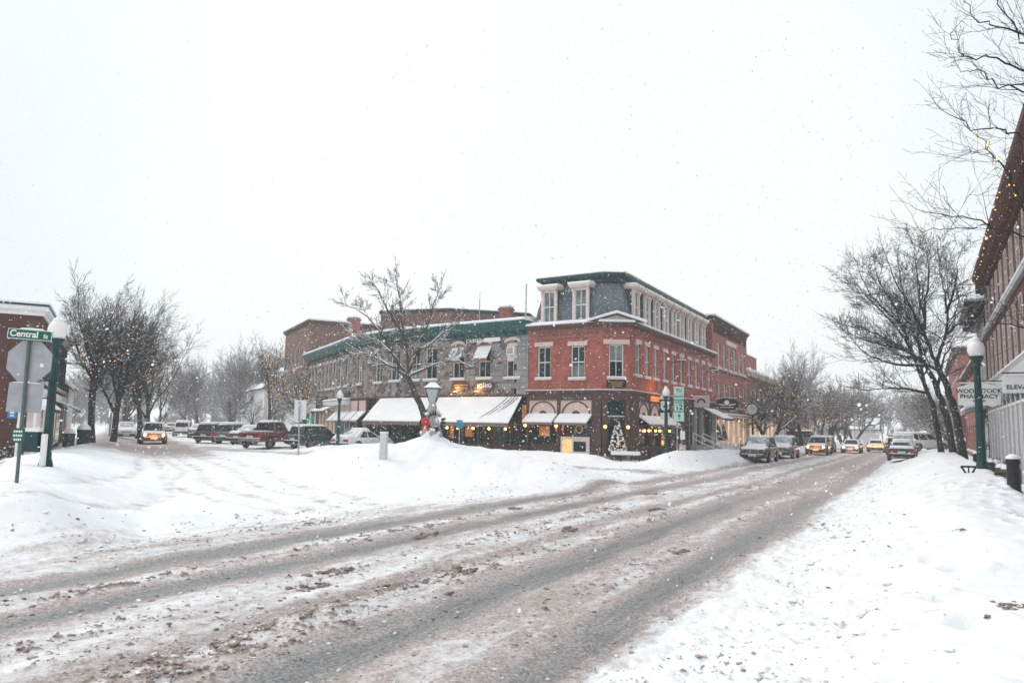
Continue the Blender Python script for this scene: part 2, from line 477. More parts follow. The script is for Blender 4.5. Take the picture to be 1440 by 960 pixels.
# ------------------------------------------------------------ snow-covered ground with its ploughed banks
_rng = np.random.RandomState(3)
_LAT = _rng.rand(256, 256)
def vnoise(x, y):
    xi = np.floor(x).astype(int); yi = np.floor(y).astype(int)
    fx = x-xi; fy = y-yi
    fx = fx*fx*(3-2*fx); fy = fy*fy*(3-2*fy)
    a = _LAT[xi % 256, yi % 256]; b_ = _LAT[(xi+1) % 256, yi % 256]
    c = _LAT[xi % 256, (yi+1) % 256]; d = _LAT[(xi+1) % 256, (yi+1) % 256]
    return (a*(1-fx)+b_*fx)*(1-fy)+(c*(1-fx)+d*fx)*fy-0.5
def fbm(x, y, f, o=4, g=0.5):
    r = 0; a = 1.0
    for k in range(o):
        r = r + a*vnoise(x*f+17.3*k, y*f+5.1*k); f *= 2.03; a *= g
    return r
def sstep(a, b, x):
    t = np.clip((x-a)/(b-a), 0, 1)
    return t*t*(3-2*t)
# mounds: chains of (x, y, height, radius)
MOUNDS = [
    [(-8.6, 33.0, .70, 3.0), (-7.2, 32.0, .95, 4.0), (-5.3, 31.0, 1.22, 4.8), (-3.3, 31.0, 1.45, 4.6), (-0.8, 30.4, 1.15, 4.6),
     (1.2, 29.4, .75, 3.6), (2.8, 27.9, .25, 2.4)],
    [(-3.3, 31.0, .9, 1.7), (-3.2, 31.1, .9, 1.7)],
    [(-8.6, 12.9, .82, 2.3), (-9.8, 14.6, .9, 2.8), (-12.2, 18.6, .9, 3.6), (-16.8, 27.0, .72, 3.6), (-21.6, 38.0, .6, 3.6), (-27.5, 50, .5, 3), (-36, 66, .5, 3), (-53, 98, .5, 3)],
    [(-2.0, 49.0, .5, 2.2), (1.5, 46.6, .62, 2.2), (4.6, 44.4, .55, 2.0)],
    [(*xy(-12.6, 41.0), .72, 2.1), (*xy(-12.5, 44), .86, 2.4), (*xy(-12.4, 52), .8, 2.3), (*xy(-12.4, 62), .55, 2), (*xy(-12.4, 120), .5, 2), (*xy(-12.4, 240), .5, 2)],
    [(-14.0, 51.5, .35, 2.0), (-12.2, 50.6, .62, 2.3), (-8.5, 50.4, .85, 2.4), (-4.5, 49.5, .6, 2.4)],
]
def ground_h(x, y, fine=True):
    x = np.asarray(x, float); y = np.asarray(y, float)
    s = x*NX+y*NY; t = x*DX+y*DY
    # right-hand bank beside the main street
    wob = 0.5*vnoise(t*0.13+3.3, t*0+0.7)*2
    crest = 0.50 + 0.60*sstep(6, 22, t) - 0.35*sstep(46, 62, t)
    bank = crest*sstep(-2.3+wob*0.5, 0.9+wob*0.3, s)
    bank = bank - (crest-0.26)*sstep(1.45, 2.6, s)
    h = bank
    # everything left of the main street is packed a little higher
    le = -12.2+1.7*sstep(14, 27, t)
    h = h + 0.16*sstep(0.2, -1.6, s-le)
    best_all = np.zeros_like(x)
    for ch in MOUNDS:
        best = np.zeros_like(x)
        for (x0, y0, h0, r0), (x1, y1, h1, r1) in zip(ch[:-1], ch[1:]):
            dx, dy = x1-x0, y1-y0; l2 = dx*dx+dy*dy+1e-9
            k = np.clip(((x-x0)*dx+(y-y0)*dy)/l2, 0, 1)
            d = np.hypot(x-x0-k*dx, y-y0-k*dy)
            hh = h0+(h1-h0)*k; rr = r0+(r1-r0)*k
            q = np.clip(d/rr, 0, 1)
            best = np.maximum(best, hh*(1-q*q)**2*(1+0.0*q))
        best_all = np.maximum(best_all, best)
        h = 0.5*(h+best+np.sqrt((h-best)**2+0.03*sstep(0, .15, best))) + 0.15*np.minimum(h, best)
    # distant ground rolls up a little
    r = np.hypot(x, y)
    h = h + 9.0*sstep(260, 520, r)
    if fine:
        snow = sstep(-2.4, -1.0, s) + sstep(0.2, -1.4, s-le)
        snow = np.clip(snow, 0, 1)
        h = h + snow*(0.13*fbm(x, y, 0.45, 3)+0.045*fbm(x, y, 2.3, 3))
        rut = slush_ruts(s, t, x, y)
        h = h + (1-snow)*(0.035*fbm(s, t*0.55, 2.2, 4, 0.6) - 0.045*rut) + 0.045*clumps(x, y, s, t)*(0.6+0.8*fbm(x, y, 9.0, 2))
        h = h - 0.05*turn_marks(x, y)*snow*(s < -10)
        rough = np.clip(bank*.6+best_all*.9, 0, 1.0)*snow
        h = h + rough*(0.085*np.abs(fbm(x, y, 0.9, 3, 0.5))+0.016*fbm(x, y, 4.2, 3, 0.6))
        edge = sstep(-3.4, -2.0, s)*(1-sstep(-0.9, 0.3, s))
        h = h + edge*0.09*fbm(x, y, 3.1, 3, 0.65)
        for (px, py, pr, pd) in DENTS:
            d = np.hypot(x-px, y-py)/pr
            h = h - pd*np.exp(-d*d*2.2) + 0.35*pd*np.exp(-(d-1.25)**2*6)
    return h
TURNS = []
for off in (-1.7, 0.1, 1.9, 3.6):      # wheel tracks of cars turning between the main and the side street
    P_ = [(-1.5+off*.6, 15.0), (-6.0+off*.8, 19.0), (-10.2+off*.8, 25.0), (-13.6+off*.75, 32.0), (-18.0+off*.65, 40.5), (-24.5+off*.5, 52.5)]
    TURNS += list(zip(P_[:-1], P_[1:]))
for off in (0, 1.7):
    P_ = [(-9.5+off*.3, 9.5+off), (-9.3+off*.8, 14+off*.4), (-11.2+off, 21), (-14.6+off, 29.5), (-19+off*.8, 38.5)]
    TURNS += list(zip(P_[:-1], P_[1:]))
def turn_marks(x, y):
    m = np.zeros_like(x)
    wx = x+.35*vnoise(x*.3, y*.3); wy = y
    for (x0, y0), (x1, y1) in TURNS:
        dx, dy = x1-x0, y1-y0
        k = np.clip(((wx-x0)*dx+(wy-y0)*dy)/(dx*dx+dy*dy), 0, 1)
        m = np.maximum(m, np.exp(-(np.hypot(wx-x0-k*dx, wy-y0-k*dy)/0.30)**2))
    return m
def slush_ruts(s, t, x, y):
    w = 0.22*vnoise(t*0.09+9, t*0+2.2)*2
    g = lambda c, wd: np.exp(-((s-c-w)/wd)**2)
    return np.clip(g(-2.95, .50)+g(-4.85, .55)+g(-8.4, .42)+g(-10.05, .45)+0.55*g(-6.3, .3), 0, 1)
BANDS = [(-3.9, .38, .75), (-6.0, .5, .95), (-7.2, .6, 1.2), (-9.2, .32, 1.15), (-11.3, .6, .8), (-12.6, .6, .5), (-1.9, .75, .95), (-5.55, .35, .9), (-0.7, .6, .35)]
def clump_density(s, t):
    w = 0.22*vnoise(t*0.09+9, t*0+2.2)*2
    d = 0
    for k, (c, wd, a) in enumerate(BANDS):
        d = d + a*np.exp(-((s-c-w)/wd)**2)*np.clip(0.62+1.5*vnoise(t*0.33+31*k, s*0.8+7), 0, 1.3)
    return np.clip(d, 0, 1.3)*(1-sstep(26, 60, t))
def clumps(x, y, s, t):
    lo = np.where(s > -2.4, .18, .5)
    q = lo*fbm(x, y, 4.3, 3, 0.6)+0.55*fbm(x+40, y, 11.5, 3, 0.65)+0.3*fbm(x, y+40, 27, 2, 0.6)
    return sstep(0.52-0.47*clump_density(s, t), 0.80-0.47*clump_density(s, t), q)
DENTS = []
_fr = random.Random(12)
for k in range(26):            # old footprints wandering along the right-hand bank
    tt = 5.0+k*0.62
    DENTS.append((*xy(1.35+0.2*sin(tt*0.7)+(0.16 if k % 2 else -0.16), tt), 0.16, 0.10+0.05*_fr.random()))
for k in range(40):
    DENTS.append((*xy(_fr.uniform(-0.6, 2.0), _fr.uniform(5, 20)), _fr.uniform(.1, .3), _fr.uniform(.03, .10)))

def H(x, y): return float(ground_h(np.array([x]), np.array([y]))[0])

def make_ground():
    az = np.concatenate([np.radians(np.linspace(-180, -42, 60, endpoint=False)), np.radians(np.linspace(-42, 42, 940, endpoint=False)),
                         np.radians(np.linspace(42, 180, 60, endpoint=False))])
    rr = np.concatenate([[0.02, 0.8, 1.5, 2.2], np.geomspace(2.8, 26, 520), np.geomspace(26.2, 70, 190), np.geomspace(72, 700, 60)])
    na, nr = len(az), len(rr)
    A, R = np.meshgrid(az, rr)
    X = R*np.sin(A); Y = R*np.cos(A)
    Z = ground_h(X, Y)
    s = X*NX+Y*NY; t = X*DX+Y*DY
    e = X*EX+Y*EY                                # along the side street
    # offset from the side street's own axis (it starts at the junction)
    so = (X+29.0)*EY - (Y-60.5)*EX
    verts = np.stack([X, Y, Z], -1).reshape(-1, 3)
    idx = np.arange(nr*na).reshape(nr, na)
    a_ = idx[:-1, :]; b_ = np.roll(idx, -1, 1)[:-1, :]; c_ = np.roll(idx, -1, 1)[1:, :]; d_ = idx[1:, :]
    faces = np.stack([a_, d_, c_, b_], -1).reshape(-1, 4)
    me = bpy.data.meshes.new('ground')
    me.vertices.add(len(verts)); me.vertices.foreach_set('co', verts.ravel())
    me.loops.add(faces.size); me.loops.foreach_set('vertex_index', faces.ravel())
    me.polygons.add(len(faces)); me.polygons.foreach_set('loop_start', np.arange(0, faces.size, 4)); me.polygons.foreach_set('loop_total', np.full(len(faces), 4))
    me.polygons.foreach_set('use_smooth', np.ones(len(faces), bool))
    me.update(calc_edges=True); me.validate()
    # where traffic has churned the snow
    wob = 0.35*vnoise(t*0.11, t*0+4.4)*2
    street = sstep(-0.9, 0.7, s+wob-(-12.2+1.7*sstep(14, 27, t)))*(1-sstep(-3.2, -1.8, s+wob))
    rut = slush_ruts(s, t, X, Y)*street
    side = (1-sstep(2.2, 4.6, np.abs(so+0.7)))*sstep(36, 50, np.hypot(X, Y))*(s < -14)
    back = np.zeros_like(X)
    pth = [(8.0, 35.0), (3.5, 37.3), (-2, 41.0), (-8, 44), (-15, 48.5), (-22, 54)]
    for (x0, y0), (x1, y1) in zip(pth[:-1], pth[1:]):
        dx, dy = x1-x0, y1-y0
        k = np.clip(((X-x0)*dx+(Y-y0)*dy)/(dx*dx+dy*dy), 0, 1)
        back = np.maximum(back, 1-sstep(0.9, 2.4, np.hypot(X-x0-k*dx, Y-y0-k*dy)))
    turn = turn_marks(X, Y)
    edge = sstep(-3.6, -2.4, s)*(1-sstep(-1.2, 0.8, s))*(1-sstep(30, 60, t))
    slush = np.clip(np.maximum.reduce([(0.47+0.10*sstep(-6.0, -5.0, s))*street + 0.60*rut, 0.8*side, 0.62*back*(1-street), 0.36*turn*(1-street)]), 0, 1)
    wet = 1.12*rut*(1-0.75*sstep(10, 50, t))
    for nm, ar in (('slush', slush), ('wet', wet), ('crumbs', np.clip(edge+0.55*street*(1-rut), 0, 1)), ('clump', clumps(X, Y, s, t))):
        at_ = me.attributes.new(nm, 'FLOAT', 'POINT'); at_.data.foreach_set('value', ar.ravel())
    # material: clean snow, brown slush, wet asphalt showing in the wheel tracks
    m, t_, b = nodes_of('street_snow')
    def attr(n):
        a = t_.nodes.new('ShaderNodeAttribute'); a.attribute_name = n; return a.outputs['Fac']
    p = position(t_)
    rot = t_.nodes.new('ShaderNodeMapping'); rot.inputs['Rotation'].default_value = (0, 0, TH)
    rot.inputs['Scale'].default_value = (1, 1, 1)
    t_.links.new(p, rot.inputs[0])
    stre = t_.nodes.new('ShaderNodeMapping'); stre.inputs['Scale'].default_value = (1.0, 0.16, 1.0)
    t_.links.new(rot.outputs[0], stre.inputs[0])
    n_long = noise(t_, 2.6, 6, 0.62, stre.outputs[0])
    n_fine = noise(t_, 5.5, 7, 0.72, p)
    n_med = noise(t_, 1.3, 5, 0.6, rot.outputs[0])
    # slush cover
    mixn = math_(t_, 'ADD', math_(t_, 'MULTIPLY', n_long, 0.55), math_(t_, 'MULTIPLY', n_fine, 0.45))
    sl = math_(t_, 'ADD', attr('slush'), math_(t_, 'MULTIPLY_ADD', mixn, 2.3, -1.15))
    sl = math_(t_, 'MULTIPLY', ramp(t_, sl, 0.22, 0.72), ramp(t_, attr('slush'), 0.02, 0.2))
    snow_c = mixcol(t_, ramp(t_, noise(t_, 0.8, 5, 0.6, p), 0.35, 0.65), (0.76, 0.79, 0.82), (0.83, 0.845, 0.86))
    n_grit = noise(t_, 24, 6, 0.8, p)
    sl_c = mixcol(t_, ramp(t_, n_grit, 0.40, 0.62), (0.235, 0.196, 0.184), (0.57, 0.53, 0.525))
    sl_c = mixcol(t_, math_(t_, 'MULTIPLY', ramp(t_, n_fine, 0.48, 0.68), 0.45), sl_c, (0.36, 0.27, 0.24))
    c = mixcol(t_, sl, snow_c, sl_c)
    st2 = t_.nodes.new('ShaderNodeMapping'); st2.inputs['Scale'].default_value = (7.0, 0.35, 1.0); t_.links.new(rot.outputs[0], st2.inputs[0])
    n_str = noise(t_, 1.6, 6, 0.7, st2.outputs[0])
    wt = math_(t_, 'ADD', attr('wet'), math_(t_, 'MULTIPLY_ADD', n_long, 1.7, -1.02))
    wt = math_(t_, 'ADD', wt, math_(t_, 'MULTIPLY_ADD', n_str, 1.5, -0.75))
    wt = math_(t_, 'ADD', wt, math_(t_, 'MULTIPLY_ADD', n_fine, 0.8, -0.4))
    wt = math_(t_, 'MULTIPLY', ramp(t_, wt, 0.20, 1.0), ramp(t_, attr('wet'), 0.10, 0.85))
    wet_c = mixcol(t_, ramp(t_, n_grit, 0.42, 0.60), (0.05, 0.07, 0.073), (0.26, 0.265, 0.27))
    c = mixcol(t_, math_(t_, 'MULTIPLY', wt, 0.85), c, wet_c)
    cr = ramp(t_, noise(t_, 7.5, 3, 0.6, p), 0.60, 0.69)
    cr = math_(t_, 'MULTIPLY', cr, math_(t_, 'MULTIPLY', attr('crumbs'), ramp(t_, n_med, 0.42, 0.62)))
    c = mixcol(t_, math_(t_, 'MULTIPLY', cr, 0.75), c, (0.25, 0.19, 0.175))
    cl = math_(t_, 'ADD', attr('clump'), math_(t_, 'MULTIPLY_ADD', n_grit, 1.4, -0.7))
    cl = math_(t_, 'MULTIPLY', ramp(t_, cl, 0.25, 0.62), ramp(t_, attr('clump'), 0.02, 0.15))
    cl_c = mixcol(t_, ramp(t_, n_grit, 0.36, 0.64), (0.085, 0.062, 0.055), (0.34, 0.265, 0.24))
    c = mixcol(t_, math_(t_, 'MULTIPLY', cl, 0.88), c, cl_c)
    t_.links.new(c, b.inputs['Base Color'])
    rgh = math_(t_, 'MULTIPLY_ADD', wt, -0.5, 0.8)
    t_.links.new(rgh, b.inputs['Roughness'])
    b.inputs['Specular IOR Level'].default_value = 0.25
    hh = math_(t_, 'ADD', math_(t_, 'MULTIPLY', noise(t_, 9, 6, 0.7, p), 0.6), math_(t_, 'MULTIPLY', noise(t_, 38, 3, 0.6, p), 0.25))
    bump(t_, b, hh, 0.55, 0.05)
    me.materials.append(m)
    o = bpy.data.objects.new('ground', me); col.objects.link(o)
    tag(o, 'snow covered ground with ploughed banks and slushy wheel tracks', kind='structure')
make_ground()

def ico_unit(sub):
    bm = bmesh.new(); bmesh.ops.create_icosphere(bm, subdivisions=sub, radius=1.0)
    v = np.array([x.co[:] for x in bm.verts]); f = [[q.index for q in p.verts] for p in bm.faces]
    bm.free(); return v, f
IV, IF = ico_unit(2)
IVs, IFs = ico_unit(1)
def lumps(name, spots, mats, label, kind='stuff', lo=False):
    """many rough crumbs in one mesh; spots = (x,y,z,size,mat index)"""
    bv, bf = (IVs, IFs) if lo else (IV, IF)
    n = len(bv); V = []; F = []; Mi = []
    rg = np.random.RandomState(5)
    for k, (x, y, z, r, mi) in enumerate(spots):
        d = 1+0.55*(rg.rand(n)-0.5)*2
        sc = np.array([r*rg.uniform(.8, 1.6), r*rg.uniform(.7, 1.2), r*rg.uniform(.35, .6)])
        a = rg.uniform(0, 6.28); ca, sa = cos(a), sin(a)
        q = bv*d[:, None]*sc
        q = np.stack([q[:, 0]*ca-q[:, 1]*sa+x, q[:, 0]*sa+q[:, 1]*ca+y, q[:, 2]+z], 1)
        V.append(q); b0 = k*n
        F.extend([[i+b0 for i in f] for f in bf]); Mi.extend([mi]*len(bf))
    me = bpy.data.meshes.new(name)
    me.from_pydata(np.concatenate(V).tolist(), [], F)
    for m in mats: me.materials.append(m)
    me.polygons.foreach_set('material_index', Mi)
    me.polygons.foreach_set('use_smooth', [True]*len(F))
    o = bpy.data.objects.new(name, me); col.objects.link(o)
    tag(o, label, kind=kind)
    return o
def slush_m(name, base, base2):
    m, t, b = nodes_of(name)
    p = position(t)
    c = mixcol(t, ramp(t, noise(t, 14, 4, 0.7, p), 0.35, 0.65), base, base2)
    t.links.new(c, b.inputs['Base Color']); b.inputs['Roughness'].default_value = 0.8
    bump(t, b, noise(t, 40, 4, 0.7, p), 0.6, 0.02)
    return m
SL1 = slush_m('brown_slush', (0.24, 0.175, 0.155), (0.50, 0.42, 0.39))
SL2 = slush_m('grey_brown_slush', (0.15, 0.12, 0.11), (0.36, 0.29, 0.26))
SL3 = slush_m('pale_slush', (0.6, 0.57, 0.57), (0.84, 0.85, 0.87))
rg = random.Random(21)
spots = []
N_ = 40000
cs_ = np.array([b[0] for b in BANDS]); cw_ = np.array([b[1] for b in BANDS]); pk_ = np.array([b[2] for b in BANDS]); pk_ = pk_/pk_.sum()
rs_ = np.random.RandomState(6)
ki = rs_.choice(len(BANDS), N_, p=pk_)
s_a = cs_[ki]+cw_[ki]*1.25*rs_.randn(N_); t_a = 2.5+np.exp(rs_.uniform(.3, 3.7, N_))
x_a = NX*s_a+DX*t_a; y_a = NY*s_a+DY*t_a
keep = (rs_.rand(N_) < .10+.75*clump_density(s_a, t_a)**1.5*clumps(x_a, y_a, s_a, t_a)+.10*clump_density(s_a, t_a)) & (y_a > 2.5)
for x, y, s_ in list(zip(x_a[keep], y_a[keep], s_a[keep]))[:11000]:
    r = 0.006+0.022*rg.random()**4
    if rg.random() < .004: r *= 1.9
    mi = rg.choices((0, 1, 2), (.45, .35, .3) if s_ < -2.4 else (.35, .25, .5))[0]
    spots.append((x, y, 0, r, mi))
for (s_, t_, r, mi) in [(-7.9, 24, .10, 1), (-6.6, 14.5, .10, 1), (-5.9, 9.3, .09, 1), (-6.35, 19.5, .12, 1), (-3.8, 13, .08, 1), (0.4, 13.0, .08, 1),
                        (0.6, 8.5, .08, 1), (0.75, 8.55, .05, 1), (-0.5, 6.2, .05, 1), (-0.35, 6.25, .04, 0), (-8.6, 12, .10, 1), (-9.3, 17, .09, 0), (-7.4, 8.2, .09, 1), (-7.0, 7.4, .08, 1)]:
    for k in range(22):
        q_ = .45 if s_ > -1 else 1
        x, y = xy(s_+rg.gauss(0, .09*q_), t_+rg.gauss(0, .16*q_)); spots.append((x, y, 0, r*rg.uniform(.2, .6)*(.6 if s_ > -1 else 1), mi))
gx = np.array([p[0] for p in spots]); gy = np.array([p[1] for p in spots]); gz = ground_h(gx, gy)
spots = [(p[0], p[1], gz[i]+p[3]*0.15, p[3], p[4]) for i, p in enumerate(spots)]
lumps('slush_crumbs', spots, [SL1, SL2, SL3], 'brown and grey crumbs of dirty slush scattered over the street')
# ------------------------------------------------------------ building helpers
def wall(mb, fr, u0, u1, z0, z1, holes=(), v=0.0, reveal=0.22):
    us = sorted({u0, u1, *[h[0] for h in holes], *[h[1] for h in holes]})
    zs = sorted({z0, z1, *[h[2] for h in holes], *[h[3] for h in holes]})
    us = [u for u in us if u0-1e-6 <= u <= u1+1e-6]; zs = [z for z in zs if z0-1e-6 <= z <= z1+1e-6]
    P = fr.pt
    for a, b in zip(us[:-1], us[1:]):
        for c, d in zip(zs[:-1], zs[1:]):
            mu, mz = (a+b)/2, (c+d)/2
            if any(h[0] < mu < h[1] and h[2] < mz < h[3] for h in holes): continue
            mb.poly([P(a, v, c), P(b, v, c), P(b, v, d), P(a, v, d)])
    for (a, b, c, d) in holes:
        w = v-reveal
        mb.poly([P(a, v, c), P(a, v, d), P(a, w, d), P(a, w, c)])
        mb.poly([P(b, v, d), P(b, v, c), P(b, w, c), P(b, w, d)])
        mb.poly([P(a, v, d), P(b, v, d), P(b, w, d), P(a, w, d)])
        mb.poly([P(b, v, c), P(a, v, c), P(a, w, c), P(b, w, c)])
def arch(u, z, w, rise, n=9):
    """points of a segmental arch from left to right"""
    return [(u-w/2+w*i/n, z+rise*(1-(2*i/n-1)**2)) for i in range(n+1)]
def window(par, fr, u, z, w, h, frame=WHITE, pane=GLASS, lintel=None, sill=True, mull=(1, 1), v=0.0, fw=0.07,
           lmat=None, lw=0.22, lh=0.28, snowsill=True):
    f = MB()
    d0, d1 = v-0.20, v-0.10
    f.fbox(fr, u-w/2, u-w/2+fw, d0, d1, z, z+h); f.fbox(fr, u+w/2-fw, u+w/2, d0, d1, z, z+h)
    f.fbox(fr, u-w/2+fw, u+w/2-fw, d0, d1, z, z+fw*1.1); f.fbox(fr, u-w/2+fw, u+w/2-fw, d0, d1, z+h-fw*1.1, z+h)
    nz = mull[1]
    for k in range(1, nz+1):
        zz = z+h*k/(nz+1)
        f.fbox(fr, u-w/2+fw, u+w/2-fw, d0, d1-0.015, zz-0.032, zz+0.032)
    for k in range(1, mull[0]+1):
        uu = u-w/2+w*k/(mull[0]+1)
        f.fbox(fr, uu-0.02, uu+0.02, d0, d1-0.03, z+fw, z+h-fw)
    wn = f.build('window', frame, par)
    g = MB(); g.fbox(fr, u-w/2+fw*.5, u+w/2-fw*.5, d0-0.03, d0+0.03, z+fw*.5, z+h-fw*.5)
    g.build('pane', pane, wn)
    _wr = random.Random(int((fr.o[0]*31+u*17+z*7)*10))
    if _wr.random() < .42:
        q = MB(); lo_z, hi_z = ((z+fw, z+h*_wr.uniform(.25, .5)) if _wr.random() < .45 else (z+h*_wr.uniform(.5, .8), z+h-fw))
        q.fbox(fr, u-w/2+fw, u+w/2-fw, d0+0.031, d0+0.036, lo_z, hi_z); q.build('blind', BLIND, wn)
    if lintel == 'flat':
        m = MB(); m.fbox(fr, u-w/2-lw, u+w/2+lw, v-0.06, v+0.07, z+h+0.015, z+h+lh+0.015); m.build('lintel', lmat or LINTEL, wn)
    elif lintel == 'arch':
        a = arch(u, z+h-0.02, w+2*lw, 0.2); b = arch(u, z+h+lh-0.02, w+2*lw, 0.22)
        m = MB()
        for i in range(len(a)-1):
            m.prism(fr, [a[i], a[i+1], b[i+1], b[i]], v-0.04, v+0.10)
        m.build('lintel', lmat or LINTEL, wn)
    if sill:
        m = MB(); m.fbox(fr, u-w/2-0.14, u+w/2+0.14, v-0.1, v+0.12, z-0.14, z-0.01); sl = m.build('sill', lmat or LINTEL, wn)
        if snowsill:
            m = MB(smooth=True); m.sweep(fr, [(v-0.09, z-0.012), (v+0.125, z-0.012), (v+0.12, z+0.035), (v+0.02, z+0.075), (v-0.09, z+0.085)], u-w/2-0.14, u+w/2+0.14)
            m.build('sill_snow', SNOW, wn)
    return wn
def offset_poly(pts, d):
    """move a counter-clockwise outline inwards by d"""
    n = len(pts); out = []
    for i in range(n):
        a, b, c = pts[i-1], pts[i], pts[(i+1) % n]
        d1 = Vector((b[0]-a[0], b[1]-a[1])).normalized(); d2 = Vector((c[0]-b[0], c[1]-b[1])).normalized()
        n1 = Vector((-d1.y, d1.x)); n2 = Vector((-d2.y, d2.x))
        m = (n1+n2); m = m/max(0.25, m.dot(n1)) if m.length > 1e-6 else n1
        out.append((b[0]+m.x*d, b[1]+m.y*d))
    return out
def ring_loft(mb, rings, cap=True):
    """rings of (outline, z), bottom first"""
    mb.loft([[(x, y, z) for x, y in o] for o, z in rings], cap)
def path_sweep(mb, pts, prof, cap=True):
    """profile (v,z), v outwards, carried along a wall polyline running to the right as seen from outside"""
    n = len(pts); rings = []
    for i in range(n):
        a = pts[max(0, i-1)]; b = pts[i]; c = pts[min(n-1, i+1)]
        d1 = Vector((b[0]-a[0], b[1]-a[1])); d2 = Vector((c[0]-b[0], c[1]-b[1]))
        if d1.length < 1e-6: d1 = d2
        if d2.length < 1e-6: d2 = d1
        d1.normalize(); d2.normalize()
        n1 = Vector((d1.y, -d1.x)); n2 = Vector((d2.y, -d2.x))
        m = n1+n2; m = m/m.dot(n1)
        rings.append([(b[0]+m.x*v, b[1]+m.y*v, z) for v, z in prof])
    mb.loft(rings, cap)
def snow_profile(v0, v1, z, t):
    return [(v0, z), (v1, z), (v1+0.02, z+t*.5), (v1-0.07, z+t*.9), (v0+(v1-v0)*.4, z+t*1.1), (v0, z+t)]
def awning(par, fr, u0, u1, z0, z1, proj, m=CANVAS, name='awning', val=0.16):
    a = MB(); P = fr.pt
    a.sweep(fr, [(0.02, z0-0.04), (proj, z1-0.04), (proj, z1), (0.02, z0)], u0, u1)
    a.fbox(fr, u0+0.004, u1-0.004, proj-0.02, proj+0.012, z1-val, z1-0.002)
    aw = a.build(name, m, par)
    s = MB(smooth=True)
    s.sweep(fr, [(0.025, z0+0.004), (proj+0.02, z1-0.01), (proj+0.05, z1+0.05), (proj-0.03, z1+0.12), (0.3*proj, z0-(z0-z1)*.3+0.12), (0.025, z0+0.09)], u0+0.01, u1-0.01)
    s.build('awning_snow', SNOW, aw)
    return aw
def wall_lamp(par, fr, u, v, z, r=0.11):
    a = MB(); a.fbox(fr, u-0.04, u+0.04, v, v+0.06, z-0.2, z+0.15)
    a.tube([fr.pt(u, v+0.05, z+0.1), fr.pt(u, v+0.2, z+0.18), fr.pt(u, v+0.22, z+r)], 0.018, 5)
    w = a.build('wall_lamp', BLACKM, par)
    b = MB(smooth=True); b.ball(fr.pt(u, v+0.22, z), r, 8); b.build('bulb', WARM, w)
    return w
def roof_snow(par, outline, z, t=0.25):
    m = MB(smooth=True)
    ring_loft(m, [(outline, z), (offset_poly(outline, -0.02), z+t*.5), (offset_poly(outline, 0.14), z+t*.95), (offset_poly(outline, .5), z+t*1.05)])
    return m.build('roof_snow', SNOW, par)
def chimney(par, x, y, z0, z1, a=0.9, b=0.7, m=BRICK_MID, rz=0.0, name='chimney'):
    f = Fr((x, y, 0), d=(cos(rz), sin(rz)))
    c = MB(); c.fbox(f, -a/2, a/2, -b/2, b/2, z0, z1-0.25); c.fbox(f, -a/2-0.08, a/2+0.08, -b/2-0.08, b/2+0.08, z1-0.25, z1-0.1)
    c.fbox(f, -a/2, a/2, -b/2, b/2, z1-0.1, z1)
    o = c.build(name, m, par)
    s = MB(smooth=True); s.fbox(f, -a/2-0.03, a/2+0.03, -b/2-0.03, b/2+0.03, z1+0.002, z1+0.14); s.build('chimney_snow', SNOW, o)
    return o

BLIND = glass('blind_behind_glass', (.12, .145, .15), .25, .3, tint2=(.26, .28, .28))
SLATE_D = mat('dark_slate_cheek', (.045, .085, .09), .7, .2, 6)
# ------------------------------------------------------------ the corner building: red brick, slate mansard
J, A_, B_, E2 = (1.15, 50.0), (5.77, 47.0), (7.526, 47.037), (17.9, 65.65)
E3 = (25.08, 78.57); E4 = (33.45, 93.62)
CB = thing('corner_building', 'red brick corner building with slate mansard storey and white dormers', 'building', (5.77, 47.0, 0))
back = [(9.6, 70.0), (4.9, 56.2)]
foot = [J, A_, B_, E2] + back
FL, FF, FRt = Fr(J, A_), Fr(A_, B_), Fr(B_, E2)
ZB, ZC, ZM = 4.5, 8.55, 11.75
winL = [(1.21, 5.38), (3.75, 5.33)]
uR = [1.65, 3.4, 5.3, 7.4, 9.5, 11.6, 13.8, 15.9, 18.0, 20.1]
m = MB()
wall(m, FL, 0, FL.L, ZB, ZC, [(u-.5, u+.5, z, z+2.1) for u, z in winL])
wall(m, FF, 0, FF.L, ZB, ZC, [(.45, 1.37, 5.36, 7.46)])
wall(m, FRt, 0, FRt.L, ZB, ZC, [(u-.43, u+.43, 5.62, 7.67) for u in uR])
ring_loft(m, [(offset_poly(foot, 0.45), 0.0), (offset_poly(foot, 0.45), ZC)])
f2 = Fr(E2, back[0]); f3 = Fr(back[0], back[1]); f4 = Fr(back[1], J)
for f_ in (f2, f3, f4): wall(m, f_, 0, f_.L, 0, ZC)
m.build('wall', BRICK_RED, CB)
# the two rough bands of the ground floor
for u, z in winL: window(CB, FL, u, z, 1.0, 2.1, lintel='flat')
window(CB, FF, 0.91, 5.36, .92, 2.1, lintel='flat', lw=0.38, lh=0.3)
for u in uR: window(CB, FRt, u, 5.62, .86, 2.05, lintel='flat', pane=GLASS_P if u > 2 else GLASS, lw=0.12)
vis = [J, A_, B_, E2]
m = MB()
path_sweep(m, vis, [(0.0, 7.98), (0.05, 7.98), (0.05, 8.16), (0.0, 8.16)])
for k, (z, o) in enumerate([(8.25, .06), (8.36, .12), (8.47, .18)]):
    path_sweep(m, vis, [(0.001, z), (o, z), (o, z+0.105), (0.001, z+0.105)])
for fr in (FL, FF, FRt):
    n = int(fr.L/0.32)
    for i in range(n):
        u = (i+.5)*fr.L/n; m.fbox(fr, u-0.07, u+0.07, 0.002, 0.058, 8.165, 8.245)
m.build('corbelling', BRICK_MID, CB)
m = MB()
